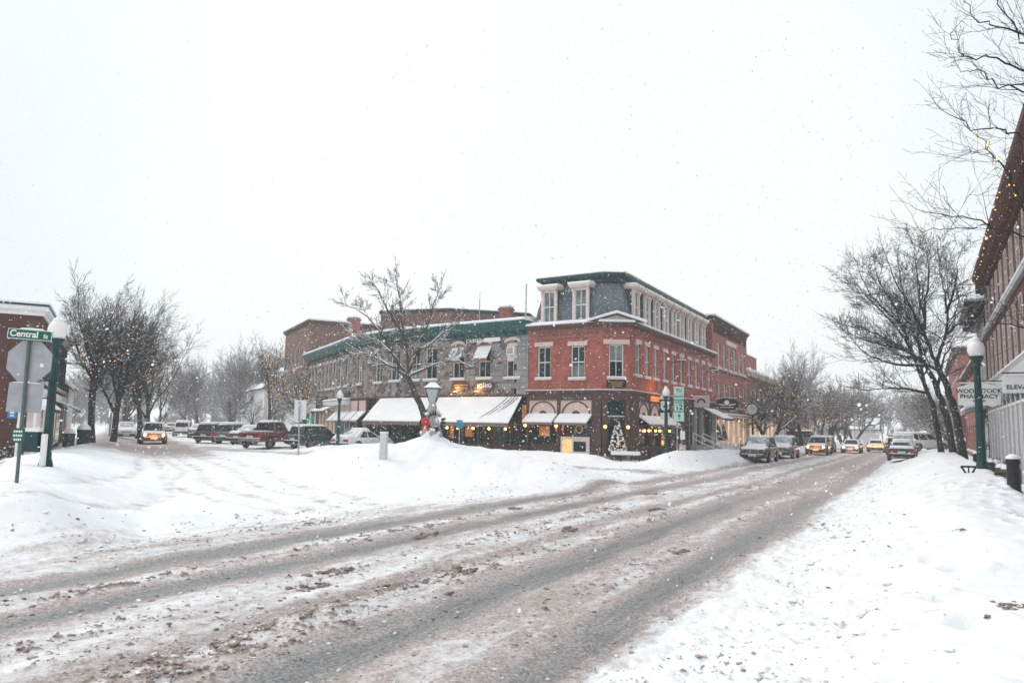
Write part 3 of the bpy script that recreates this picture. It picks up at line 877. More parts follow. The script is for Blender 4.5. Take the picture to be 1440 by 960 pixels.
path_sweep(m, vis, [(-0.3, 8.58), (0.30, 8.58), (0.42, 8.72), (0.44, 8.86), (-0.3, 8.86)])
m.build('cornice', BROWN, CB)
m = MB(smooth=True)
path_sweep(m, vis, [(-0.55, 8.87), (0.45, 8.865), (0.48, 8.95), (0.40, 9.03), (0.0, 9.12), (-0.35, 9.25), (-0.55, 9.3)])
m.build('cornice_snow', SNOW, CB)
# small gable over the cut corner
m = MB()
m.prism(FF, [(-0.85, 8.87), (2.6, 8.87), (0.88, 9.42)], 0.18, 0.36)
g = m.build('pediment', BROWN, CB)
m = MB(); m.prism(FF, [(-0.35, 8.93), (2.1, 8.93), (0.88, 9.3)], 0.362, 0.38); m.build('tympanum', CONC, g)
m = MB(smooth=True)
for s_ in (0, 1):
    a, b = ((-1.05, 8.85), (0.88, 9.44)) if s_ == 0 else ((0.88, 9.44), (2.8, 8.85))
    m.prism(FF, [a, b, (b[0], b[1]+.17), (a[0], a[1]+.15)], -0.6, 0.52)
m.build('pediment_snow', SNOW, g)
# mansard
mo = offset_poly(foot, 0.25); mi = offset_poly(foot, 0.42); mt_ = offset_poly(foot, 0.85)
m = MB(); ring_loft(m, [(mo, 8.7), (mi, 10.0), (mt_, ZM)]); m.build('mansard', SLATE, CB)
m = MB()
tp = offset_poly(foot, 0.62); tp2 = offset_poly(foot, 0.32)
ring_loft(m, [(offset_poly(foot, .80), ZM-0.12), (tp, ZM-0.1), (tp, ZM+.12), (tp2, ZM+.30), (tp2, ZM+.48)])
m.build('roof_cornice', DTEAL, CB)
roof_snow(CB, offset_poly(foot, 0.30), ZM+.485, 0.13)
def dormer(par, fr, u, zb, w, h, vb):
    """window, cheeks and a bracketed hood standing out of the mansard"""
    P = fr.pt
    m = MB()
    m.fbox(fr, u-w/2-0.2, u-w/2, vb-0.16, vb, zb, zb+h); m.fbox(fr, u+w/2, u+w/2+0.2, vb-0.16, vb, zb, zb+h)
    m.fbox(fr, u-w/2, u+w/2, vb-0.75, vb-0.02, zb+h-0.18, zb+h)
    m.fbox(fr, u-w/2, u+w/2, vb-0.75, vb-0.02, zb, zb+0.1)
    for s_ in (-1, 1):
        c = u+s_*(w/2+0.13)
        m.sweep(fr, [(vb, zb+h-0.42), (vb+0.14, zb+h-0.02), (vb, zb+h-0.02)], c-0.06, c+0.06)
    m.fbox(fr, u-w/2-0.33, u+w/2+0.33, vb-0.9, vb+0.20, zb+h+.002, zb+h+0.10)
    m.fbox(fr, u-w/2-0.40, u+w/2+0.40, vb-0.9, vb+0.28, zb+h+0.102, zb+h+0.22)
    d = m.build('dormer', CREAM, par)
    for s_ in (-1, 1):
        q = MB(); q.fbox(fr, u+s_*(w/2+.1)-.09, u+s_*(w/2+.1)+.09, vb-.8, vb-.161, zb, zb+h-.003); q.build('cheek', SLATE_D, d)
    s = MB(smooth=True); s.sweep(fr, snow_profile(vb-0.9, vb+0.29, zb+h+0.222, 0.16), u-w/2-0.41, u+w/2+0.41); s.build('hood_snow', SNOW, d)
    g = MB(); g.fbox(fr, u-w/2, u+w/2, vb-0.2, vb-0.14, zb+0.1, zb+h-0.18); g.build('pane', GLASS_P, d)
    f = MB()
    f.fbox(fr, u-0.025, u+0.025, vb-0.135, vb-0.10, zb+0.1, zb+h-0.18)
    zz = zb+h*.5; f.fbox(fr, u-w/2, u-0.027, vb-0.135, vb-0.09, zz-0.035, zz+0.035); f.fbox(fr, u+0.027, u+w/2, vb-0.135, vb-0.09, zz-0.035, zz+0.035)
    for s_ in (-1, 1): f.fbox(fr, u+s_*w/2-0.035, u+s_*w/2+0.035, vb-0.137, vb-0.07, zb+0.1, zb+h-0.18)
    f.build('sash', WHITE, d)
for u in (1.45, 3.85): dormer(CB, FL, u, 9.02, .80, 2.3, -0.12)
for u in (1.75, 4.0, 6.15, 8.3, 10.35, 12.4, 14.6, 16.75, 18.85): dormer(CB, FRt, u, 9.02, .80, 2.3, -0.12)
m = MB(smooth=True)
m.tube([FL.pt(-.25, .05, 11.9), FL.pt(-.25, .05, 9.2), FL.pt(-.2, 0.2, 8.8)], 0.05, 6); m.build('downpipe', GREYM, CB)
# ground floor
def arch_bay(par, fr, u0, u1, z0, z1):
    """pale panel with a round-headed rib and a small fan in it"""
    m = MB(); m.fbox(fr, u0, u1, 0.0, 0.05, z0, z1); p = m.build('transom_panel', PINK, par)
    u = (u0+u1)/2; R = (u1-u0)/2-0.1; rz = z1-z0-0.06
    for (ro, th, vv) in ((1.0, .09, .10), (.30, .30, .09)):
        m = MB(); n = 14
        for i in range(n):
            a, b = pi*i/n, pi*(i+1)/n
            q = lambda t, k: (u+R*ro*k*cos(t), z0+rz*ro*k*sin(t))
            m.prism(fr, [q(a, 1-th/ro*.9 if ro == 1 else .45), q(a, 1), q(b, 1), q(b, 1-th/ro*.9 if ro == 1 else .45)], 0.051, vv)
        m.build('arch_rib' if ro == 1 else 'fan_boss', BROWN, p)
def shopfront(par, fr, u0, u1, zb=0.0, zg=1.0, zt=2.32, zp=3.9, panel=True, aw=True, lit=None, lamps=True):
    m = MB(); m.fbox(fr, u0, u1, -0.3, 0.03, zb, zg); m.build('stall_riser', BROWNSTONE, par)
    m = MB()
    n = max(1, int((u1-u0)/1.15)); fw = .06
    for k in range(n+1):
        uu = u0+(u1-u0)*k/n; a, b = max(u0, uu-fw/2), min(u1, uu+fw/2)
        m.fbox(fr, a, b, -0.1, 0.02, zg, zt+.6)
    m.fbox(fr, u0, u1, -0.1, 0.035, zg-0.06, zg+0.02) if False else None
    m.fbox(fr, u0+fw, u1-fw, -0.1, 0.015, zt, zt+0.08)
    w = m.build('shop_window', BROWN, par)
    g = MB(); g.fbox(fr, u0+.02, u1-.02, -0.09, -0.05, zg+0.004, zt+.6); g.build('pane', lit or SHOPGLASS, w)
    if panel: arch_bay(par, fr, u0, u1, zt+.63, zp)
    else:
        m = MB(); m.fbox(fr, u0, u1, -0.05, 0.05, zt+.63, zp); m.build('transom_panel', BROWN, par)
    if aw: awning(par, fr, u0-0.04, u1+0.04, zt+.66, zt+.12, 0.85)
m = MB()
for a, b in ((-0.02, 0.14), (2.32, 2.55), (4.84, FL.L)): m.fbox(FL, a, b, -0.4, 0.14, 0, 3.9)
for a, b in ((0.0, 0.34), (1.46, FF.L)): m.fbox(FF, a, b, -0.4, 0.17, 0, 3.9)
for a, b in ((0, 1.45), (3.62, 3.82), (5.9, 6.1), (8.3, 8.6), (10.6, 10.9), (12.9, 13.2)): m.fbox(FRt, a, b, -0.4, 0.13, 0, 3.9)
m.build('pier', BROWNSTONE, CB)
m = MB(); path_sweep(m, vis, [(-0.4, 3.9), (0.16, 3.9), (0.16, 4.38), (-0.4, 4.38)]); m.build('frieze', BROWNSTONE, CB)
m = MB(); path_sweep(m, vis, [(-0.4, 4.382), (0.22, 4.382), (0.3, 4.46), (0.3, 4.53), (-0.02, 4.53)]); b = m.build('string_course', BROWN, CB)
m = MB(smooth=True); path_sweep(m, vis, snow_profile(0.01, 0.31, 4.532, 0.06)); m.build('ledge_snow', SNOW, b)
shopfront(CB, FL, 0.14, 2.32); shopfront(CB, FL, 2.55, 4.84)
for a, b in ((1.45, 3.62), (3.82, 5.9), (6.1, 8.3)): shopfront(CB, FRt, a, b)
shopfront(CB, FRt, 8.6, 10.6, aw=False)
for fr, u in ((FL, 0.06), (FL, 2.43), (FF, 0.16), (FF, 1.60)): wall_lamp(CB, fr, u, 0.18, 2.22, .10)
for u in (2.1, 3.0, 4.4, 5.3, 6.7, 7.6): wall_lamp(CB, FRt, u, 0.05, 2.02, .085)
# warm shapes in the first bays: wreath, lamp light and the little menu kiosk
m = MB(smooth=True)
n = 16; m.tube([FL.pt(3.95+.24*cos(2*pi*k/n), 0.06, 2.05+.24*sin(2*pi*k/n)) for k in range(n+1)], .06, 5); m.build('wreath', GOLD, CB)
m = MB()
m.fbox(FL, 0.9, 1.7, -0.045, -0.03, 1.55, 2.2); m.fbox(FL, 2.62, 2.75, -0.045, -0.03, 1.9, 2.25); m.build('lit_display', emit('dim_amber_light', (1.0, .36, .13), .22, .85), CB)
mk = MB(); mk.fbox(FL, 2.66, 4.74, 0.06, 0.2, .3, 1.55); k_ = mk.build('menu_case', CREAM, CB)
mk = MB(); mk.fbox(FL, 2.82, 3.5, 0.2, 0.215, .55, 1.38); mk.build('lit_menu', WARMW, k_)
mk = MB(); mk.fbox(FL, 3.62, 4.5, 0.2, 0.215, .62, 1.25); mk.build('pane', GLASS, k_)
g_ = random.Random(5)
for fr, u0, u1, n_ in ((FL, .2, 2.3, 12), (FL, 2.6, 4.8, 9), (FRt, 1.5, 8.2, 22)):
    m = MB(smooth=True)
    for k in range(n_): m.ball(fr.pt(g_.uniform(u0, u1), -.03, g_.uniform(1.5, 2.25)), g_.uniform(.018, .045), 5)
    m.build('string_lights', emit('small_warm_bulb', (1, .45, .12), 2.2), CB)
# door in the cut corner
m = MB()
m.fbox(FF, 0.34, 1.46, -0.35, -0.28, 0.2, 3.9)
dr = m.build('door', DTEAL, CB)
m = MB(); m.fbox(FF, .5, 1.3, -0.28, -0.265, .9, 2.6); m.fbox(FF, .42, 1.38, -0.28, -0.262, 2.95, 3.8); m.build('pane', GLASS, dr)
m = MB(); m.fbox(FF, .34, 1.46, -0.28, -0.1, 2.72, 2.86); m.build('transom_bar', BROWN, dr)
m = MB(smooth=True); m.sweep(FF, snow_profile(-.28, -.09, 2.862, .08), .34, 1.46); m.build('bar_snow', SNOW, dr)
m = MB(); m.fbox(FF, -0.2, 2.0, 0.2, 1.0, 0, .22); m.fbox(FF, 0.0, 1.8, 0.2, .6, .22, .4); m.build('step', CONC, CB)
pl = MB(); pl.fbox(FF, 0.3, 1.55, 0.02, 0.08, 4.72, 5.18); p_ = pl.build('name_plaque', SIGN_BLACK, CB)
m = MB()
for k in range(3): m.fbox(FF, .5+.05*k, 1.35-.05*k, 0.08, 0.086, 5.02-.12*k, 5.06-.12*k)
m.build('plaque_border', GOLD, p_)
# the glowing orange sign above the side shopfront
m = MB(); m.fbox(FRt, 3.2, 5.6, 0.31, 0.36, 3.98, 4.34); sg = m.build('lit_sign', emit('orange_sign_glow', (1.0, .26, .05), .6, .6), CB)
lampd = bpy.data.lights.new('sign_light', 'POINT'); lampd.energy = 28; lampd.color = (1.0, .42, .14); lampd.shadow_soft_size = .2
lo = bpy.data.objects.new('sign_light', lampd); col.objects.link(lo); lo.location = FRt.pt(4.3, .75, 4.75); 
# recessed green entrance, stairs and rails further along
m = MB()
m.fbox(FRt, 13.2, FRt.L, -0.4, 0.02, 0, .9)
for a, b in ((13.2, 13.5), (15.2, 15.6), (17.3, 17.7), (20.6, FRt.L)): m.fbox(FRt, a, b, -0.3, 0.08, .9, 3.9)
m.build('stone_pier', CONC, CB)
m = MB()
for a, b in ((13.5, 15.2), (15.6, 17.3), (17.7, 20.6)): m.fbox(FRt, a, b, -0.3, -0.2, .9, 3.9)
e_ = m.build('recessed_door', DTEAL, CB)
m = MB()
for a, b in ((13.7, 15.0), (15.9, 17.0), (18.0, 19.2), (19.4, 20.4)): m.fbox(FRt, a, b, -0.2, -0.185, 1.4, 3.6)
m.build('pane', SHOPGLASS, e_)
m = MB(); m.fbox(FRt, 10.9, 12.9, -0.3, 0.0, 0, 3.9); m.build('side_door', BROWN, CB)
m = MB()
for k in range(4): m.fbox(FRt, 13.6, 20.2, 0.08, 1.9-.42*k, .12+.2*k, .12+.2*(k+1))
m.build('step', CONC, CB)
for u in (13.7, 16.4, 19.6):
    rl = MB()
    for v, z in ((.3, .9), (1.9, .2)):
        rl.tube([FRt.pt(u, v, z), FRt.pt(u, v, z+1.0)], .045, 6)
    for dz in (.55, 1.0): rl.tube([FRt.pt(u, .3, .9+dz), FRt.pt(u, 1.9, .2+dz)], .04, 6)
    rl.build('handrail', WHITE, CB)
awning(CB, FRt, 17.4, FRt.L-.05, 4.0, 3.15, 1.7, BLACKCLOTH)
# brackets, street-facing lamps and the small projecting signs
for u in (9.0, 19.0):
    m = MB(); m.tube([FRt.pt(u, 0, 7.1), FRt.pt(u, .9, 7.2)], .03, 5); m.fbox(FRt, u-.15, u+.15, .5, 1.05, 7.12, 7.2); m.build('floodlight', BLACKM, CB)
    m = MB(smooth=True); m.fbox(FRt, u-.16, u+.16, .48, 1.07, 7.203, 7.28); m.build('floodlight_snow', SNOW, CB)
Q = Fr((*xy(-15.5, 61.6), 0), d=(NX, NY))           # faces back down the street
def hung_sign(name, label, s0, s1, t_, z0, z1, m_, cat='sign', shape='box', th=.07, ws=-16.3):
    fr = Fr((*xy(s0, t_), 0), d=(NX, NY))
    r = thing(name, label, cat, (*xy((s0+s1)/2, t_), z0))
    w = s1-s0; b = MB()
    if shape == 'oval':
        b.prism(fr, [(w/2+w/2*cos(a), (z0+z1)/2+(z1-z0)/2*sin(a)) for a in [2*pi*k/24 for k in range(24)]], -th/2, th/2)
    elif shape == 'fancy':
        zc = (z0+z1)/2; h = z1-z0
        pts = [(0, z0+.1*h), (.08*w, z0+.1*h), (.2*w, z0+.02*h), (.35*w, z0+.1*h), (.5*w, z0), (.65*w, z0+.1*h), (.8*w, z0+.02*h), (.92*w, z0+.1*h), (w, z0+.1*h),
               (w, z1-.14*h), (.86*w, z1-.1*h), (.72*w, z1-.02*h), (.5*w, z1), (.28*w, z1-.02*h), (.14*w, z1-.1*h), (0, z1-.14*h)]
        b.prism(fr, pts, -th/2, th/2)
    else: b.fbox(fr, 0, w, -th/2, th/2, z0, z1)
    b.build('board', m_, r)
    a = MB(); L_ = abs(ws-s0) if ws < s0 else abs(ws-s1)
    x0, x1 = (-(s0-ws), w) if ws < s0 else (0, ws-s0)
    a.fbox(fr, x0, x1, -.02, .02, z1+.08, z1+.12)
    a.fbox(fr, .12*w, .12*w+.02, -.01, .01, z1-.02, z1+.08); a.fbox(fr, .86*w, .86*w+.02, -.01, .01, z1-.02, z1+.08)
    a.build('bracket', BLACKM, r)
    s = MB(smooth=True); s.fbox(fr, .05*w, .95*w, -th/2-.01, th/2+.02, z1+.004 if shape == 'box' else z1+.001, z1+.05); s.build('sign_snow', SNOW, r)
    return r, fr
r, fr = hung_sign('hanging_sign', 'square pink hanging sign with a brown arch, beside the two-sided route signs', -16.2, -14.9, 59.3, 3.95, 4.85, CREAM)
m = MB()
for i in range(8):
    a, b = pi*i/8, pi*(i+1)/8
    q = lambda t, k: (.65+k*cos(t), 4.3+k*sin(t)); m.prism(fr, [q(a, .22), q(a, .36), q(b, .36), q(b, .22)], .036, .05)
m.build('emblem', BROWN, r)
r, fr = hung_sign('hanging_sign', 'black oval hanging sign with a pale emblem above the snowy awning', -16.2, -14.1, 66.4, 3.9, 5.0, SIGN_BLACK, shape='oval')
m = MB(); m.prism(fr, [(1.05+.22*cos(2*pi*k/12), 4.58+.24*sin(2*pi*k/12)) for k in range(12)], .036, .05)
for s_ in (-1, 1): m.prism(fr, [(1.05+s_*.2, 4.3), (1.05+s_*.75, 4.42), (1.05+s_*.8, 4.5), (1.05+s_*.2, 4.42)][::s_], .036, .05)
m.fbox(fr, .45, 1.65, .036, .05, 4.14, 4.2)
m.build('emblem', SIGN_WHITE, r)

# ------------------------------------------------------------ the curved stone building
SP = [(-22, 80), (-16.3, 69), (-13.8, 64), (-11.8, 60.8), (-9.6, 58.2), (-6.8, 55.7), (1.15, 50.0)]
SB = thing('stone_building', 'grey stone shop building curving round the corner under a green cornice', 'building', (-6.8, 55.7, 0))
SF = [Fr(a, b) for a, b in zip(SP[:-1], SP[1:])]
sw = [  # (segment, u, z, w, h)
    *[(0, u, 5.4, .8, 2.35) for u in (1.4, 2.9, 4.4, 5.9, 7.4, 8.9, 10.4, 11.7)],
    (1, 1.4, 5.45, .95, 2.35), (1, 3.9, 5.45, .95, 2.35), (2, 1.9, 5.45, 1.0, 2.35), (3, 1.7, 5.45, 1.05, 2.35), (4, .65, 5.5, 1.1, 2.4), (4, 3.0, 5.5, 1.1, 2.4),
    (5, .95, 5.5, 1.15, 2.4), (5, 3.6, 5.5, 1.1, 2.35), (5, 6.0, 5.5, 1.1, 2.35), (5, 8.45, 5.48, 1.12, 2.4)]
m = MB()
for k, fr in enumerate(SF):
    hs = [(u-w/2, u+w/2, z, z+h) for kk, u, z, w, h in sw if kk == k]
    wall(m, fr, 0, fr.L if k < 5 else fr.L-1.15, 4.15 if k < 5 else 4.3, 8.45, [h for h in hs if h[1] < fr.L-1.0 or k < 5 or True])
bk = [(7.0, 60.5), (-3.0, 72.0), (-9, 87)]
full = SP + [(1.6, 51.5), (4.5, 57.5), (-2.0, 70.0), (-10.5, 85.5)]
ring_loft(m, [(offset_poly(full, .5), 0), (offset_poly(full, .5), 8.9)])
wf = Fr(full[-1], SP[0]); wall(m, wf, 0, wf.L, 0, 8.45)
m.build('wall', STONE, SB)
m = MB()
f5 = SF[5]
z = 4.3; k = 0
while z < 8.4:
    w_ = 1.15 if k % 2 else .95
    m.fbox(f5, f5.L-w_, f5.L-.012, -.3, 0.035, z+.008, min(8.44, z+.41)); z += .415; k += 1
m.build('quoin', QUOIN, SB)
for z, u0, u1 in ((5.3, 4.35, 5.15), (5.75, 4.3, 5.2), (6.3, 4.4, 5.1), (5.2, 6.8, 7.75), (5.62, 6.75, 7.7), (6.05, 6.85, 7.75), (6.9, 6.9, 7.7), (4.72, 7.3, 8.6)):
    m = MB(); m.fbox(f5, u0, u1, .002, .04, z, z+.38); m.build('rubble_block', QUOIN, SB)
for kk, u, z, w, h in sw:
    window(SB, SF[kk], u, z, w, h, frame=CREAM if kk >= 3 else WHITE, pane=GLASS if kk >= 3 else GLASS_P, lintel='arch', lmat=LINTEL, lw=.1, lh=.2, fw=.09)
for u in (3.6, 6.0): awning(SB, f5, u-.62, u+.62, 7.65, 6.85, .55, CANVAS, val=.22)
m = MB(); m.fbox(f5, 8.45-.5, 8.45+.5, -.08, -.02, 6.6, 7.86); m.build('window_infill', CREAM, SB)
m = MB(); m.fbox(f5, 8.12, 8.78, -.02, .3, 7.02, 7.55); ac = m.build('air_conditioner', WHITE, SB)
m = MB(); m.fbox(f5, 8.19, 8.66, .3, .312, 7.08, 7.49); m.build('vent_grille', GREYM, ac)
# cornice
m = MB(); path_sweep(m, SP, [(-.3, 8.35), (.12, 8.35), (.12, 8.55), (.45, 8.75), (.5, 9.0), (.68, 9.12), (.7, 9.32), (-.3, 9.32)])
m.k = 1
for k, fr in enumerate(SF):
    n = max(2, int(fr.L/0.75))
    for i in range(n):
        u = (i+.5)*fr.L/n; m.sweep(fr, [(.125, 8.4), (.3, 8.56), (.42, 8.72), (.125, 8.72)], u-.07, u+.07)
m.build('cornice', [TEAL, DTEAL], SB)
m = MB(smooth=True); path_sweep(m, SP, [(-2.5, 9.33), (.71, 9.325), (.75, 9.42), (.66, 9.52), (.2, 9.6), (-2.5, 9.75)]); m.build('roof_snow', SNOW, SB)
roof_snow(SB, offset_poly(full, 2.2), 9.2, .5)
# painted board with the name
m = MB(); m.fbox(f5, 4.2, 7.5, .03, .09, 7.98, 8.34); b_ = m.build('name_board', BROWN, SB)
text(b_, 'CABOT', f5, 5.05, .095, 8.15, .36, SIGN_WHITE, spacing=1.25)
m = MB(smooth=True); m.fbox(f5, 6.0, 7.42, .092, .13, 8.02, 8.31); m.build('stuck_snow', SNOW, b_)
# the two uplit plaques
for u0, u1, tx in ((3.1, 4.75, ''), (5.15, 6.95, 'IONIO')):
    m = MB(); zc = 4.9
    m.prism(f5, [((u0+u1)/2+(u1-u0)/2*cos(a), zc+.34*math.copysign(abs(sin(a))**.5, sin(a))) for a in [2*pi*k/28 for k in range(28)]], .05, .12)
    b_ = m.build('plaque', BROWN, SB)
    if tx: text(b_, tx, f5, (u0+u1)/2+.1, .126, zc+.02, .4, SIGN_WHITE, spacing=1.1)
    else:
        text(b_, 'DINING', f5, (u0+u1)/2, .126, zc+.06, .26, GOLD) if False else None
        g = MB(); g.fbox(f5, u0+.3, u1-.3, .12, .126, zc+.1, zc+.15); g.fbox(f5, u0+.45, u1-.45, .12, .126, zc-.08, zc-.03); g.build('gilt_band', GOLD, b_)
    m = MB(); uu = u0+.55 if not tx else u0+.45
    m.fbox(f5, uu-.09, uu+.09, .26, .40, 4.42, 4.52); h_ = m.build('uplight', BLACKM, SB)
    m = MB(); m.fbox(f5, uu-.10, uu+.10, .25, .41, 4.522, 4.56); m.build('bulb', WARM, h_)
    ld = bpy.data.lights.new('uplight', 'POINT'); ld.energy = 26; ld.color = (1.0, .58, .22); ld.shadow_soft_size = .08
    lo = bpy.data.objects.new('uplight_lamp', ld); col.objects.link(lo); lo.location = f5.pt(uu, .36, 4.66)
# ground floor: dark shop windows behind posts
m = MB()
for k in (2, 3, 4, 5):
    fr = SF[k]
    m.fbox(fr, 0, fr.L, -.45, -.02, 0, .9)
m.build('stall_riser', BROWN, SB)
m = MB()
for k in (2, 3, 4, 5):
    fr = SF[k]; n = max(2, int(fr.L/1.3))
    for i in range(n+1):
        u = i*fr.L/n; m.fbox(fr, max(0, u-.07), min(fr.L, u+.07), -.3, 0.0, .9, 4.15)
    m.fbox(fr, .08, fr.L-.08, -.28, -.03, 2.2, 2.32)
sh = m.build('shop_frame', BROWN, SB)
m = MB()
for k in (2, 3, 4, 5): m.fbox(SF[k], .02, SF[k].L-.02, -.26, -.2, .9, 4.14)
m.build('pane', SHOPGLASS, sh)
for k, us in ((4, (1.0, 2.6)), (5, (.5, 1.6, 3.0, 4.0, 5.4, 6.8, 8.2))):
    for u in us:
        m = MB(); m.tube([SF[k].pt(u, .35, 2.3), SF[k].pt(u, .35, 2.05)], .012, 4); w_ = m.build('hanging_lamp', BLACKM, SB)
        if k == 5 and u > 2.5:
            m = MB(smooth=True); m.ball(SF[k].pt(u, .35, 1.95), .095, 8); m.build('bulb', WARM, w_)
for u0, u1, z0, z1 in ((2.6, 3.2, 1.2, 2.1), (4.2, 4.9, 1.35, 2.0), (9.2, 9.7, 2.3, 3.6)):
    m = MB(); m.fbox(f5, u0, u1, -.19, -.17, z0, z1); m.build('lit_display', emit('dim_amber_light', (1, .36, .13), .22, .85), SB)
m = MB(); m.fbox(f5, 7.0, 8.1, -.19, -.02, .9, 3.2); m.build('door', DTEAL, SB)
m = MB(); m.fbox(SF[4], 1.0, 3.2, .05, .4, .5, 1.35); m.fbox(SF[3], .5, 2.2, .05, .4, .5, 1.35); m.build('green_hoarding', DTEAL, SB)
m = MB(smooth=True)
for k in range(38): m.ball(f5.pt(g_.uniform(1.9, 9.6), -.15, g_.uniform(1.25, 2.5)), g_.uniform(.015, .045), 5)
m.build('string_lights', emit('small_warm_bulb', (1, .45, .12), 2.2), SB)
# the two long awnings
def long_awning(pts, z0, z1, proj, ribs):
    a = MB(); path_sweep(a, pts, [(.03, z0-.05), (proj, z1-.05), (proj, z1), (.03, z0)])
    path_sweep(a, pts, [(proj-.03, z1-.26), (proj+.01, z1-.26), (proj+.01, z1-.052), (proj-.03, z1-.052)])
    aw = a.build('long_awning', CANVAS, SB)
    s = MB(smooth=True); path_sweep(s, pts, [(.035, z0+.004), (proj+.02, z1-.01), (proj+.05, z1+.05), (proj-.04, z1+.1), (.4*proj, z0-(z0-z1)*.4+.085), (.15*proj, z0-(z0-z1)*.15+.03), (.035, z0+.012)])
    s.build('awning_snow', SNOW, aw)
    return aw
S0 = (-6.8, 55.7)
long_awning([SF[3].pt(2.3, 0, 0)[:2], SF[4].pt(0, 0, 0)[:2], S0, f5.pt(1.45, 0, 0)[:2]], 4.2, 2.35, 1.6, 0)
aw2 = long_awning([f5.pt(1.95, 0, 0)[:2], f5.pt(9.35, 0, 0)[:2]], 4.22, 2.35, 1.6, 0)
m = MB()          # furrows where the snow has slid off
for k, (ua, ub) in enumerate(((8.2, 6.6), (8.55, 7.2), (8.8, 7.9), (9.05, 8.3))):
    n = 6; pts = []
    for i in range(n+1):
        q = i/n; v = .05+1.35*q*(1-.12*k); pts.append(f5.pt(ua+(ub-ua)*q**1.6*.9, v, 4.22-(4.22-2.35)*v/1.6+.098-.06*(1-q)))
    m.tube(pts, [.03, .035, .04, .04, .035, .025, .01], 5)
m.build('bare_furrow', CANVAS, aw2)
m = MB(); m.fbox(f5, 1.5, 1.9, .0, .08, 2.4, 4.2); m.build('lit_gap', emit('dim_amber_light', (1, .36, .13), .22, .85), SB)
# side shopfronts at the left end
for k, us in ((1, (.9, 2.9, 4.7)), (2, (1.0, 2.9))):
    fr = SF[k]
    for u in us:
        m = MB(); m.fbox(fr, u-.75, u+.75, .01, .06, 3.0, 4.05); m.build('transom_panel', PINK, SB)
        awning(SB, fr, u-.8, u+.8, 3.1, 2.35, .8)
m = MB(); m.fbox(SF[1], 0, SF[1].L, -.4, 0, 0, 4.15); m.fbox(SF[0], 0, SF[0].L, -.4, 0, 0, 4.15); m.build('painted_front', WHITE, SB)
m = MB()
for u in (.9, 2.9, 4.7): m.fbox(SF[1], u-.7, u+.7, .002, .03, .8, 2.95)
for u in (1.0, 3.4, 5.4): m.fbox(SF[0], u-.7, u+.7, .002, .03, .9, 3.2)
m.build('pane', SHOPGLASS, SB)
m = MB()
for u in (7.0, 8.4, 10.0, 11.6): m.fbox(SF[0], u-.28, u+.28, .002, .14, .3, 3.3)
m.build('peach_column', PEACH, SB)
m = MB(); path_sweep(m, SP[:3], [(.01, 3.75), (.45, 3.75), (.5, 4.1), (.01, 4.14)]); b_ = m.build('shop_cornice', WHITE, SB)
m = MB(smooth=True); path_sweep(m, SP[:3], snow_profile(.02, .5, 4.145, .2)); m.build('ledge_snow', SNOW, b_)
awning(SB, SF[0], 6.6, 12.2, 3.74, 3.25, 1.0, BLACKCLOTH)
m = MB(); path_sweep(m, SP[2:], [(.01, 4.16), (.1, 4.16), (.1, 4.28), (.01, 4.28)]); m.build('string_course', BROWN, SB)
m = MB(); m.prism(SF[1], [(3.6, 4.35), (5.3, 4.35), (5.3, 4.85), (3.6, 4.85)], .03, .1); m.build('small_sign', SIGN_BLACK, SB)
chimney(SB, -16.0, 74.0, 9.0, 12.7, 1.0, .8, rz=-.5)
chimney(SB, -.5, 57.5, 9.0, 11.4, .9, .7, rz=-.5)
m = MB(smooth=True); m.tube([(-2.6, 57.5, 9.3), (-2.6, 57.5, 12.0)], .045, 6); m.tube([(-2.6, 57.5, 12.0), (-2.6, 57.5, 12.7)], .018, 5); m.build('vent_pipe', GREYM, SB)
RB = thing('rear_building', 'low brown brick rear building rising behind the stone shops', 'building', (-8, 68, 0))
rf = [(-12.0, 66.8), (-5.6, 64.5), (1.5, 66.5), (3.0, 74.0), (-9.0, 76.0)]
m = MB(); ring_loft(m, [(rf, 0), (rf, 12.1)]); m.build('wall', BRICK_BROWN, RB)
m = MB(); ring_loft(m, [(offset_poly(rf, -.12), 12.1), (offset_poly(rf, -.15), 12.35)]); m.build('coping', DTEAL, RB)
roof_snow(RB, offset_poly(rf, .05), 12.352, .2)
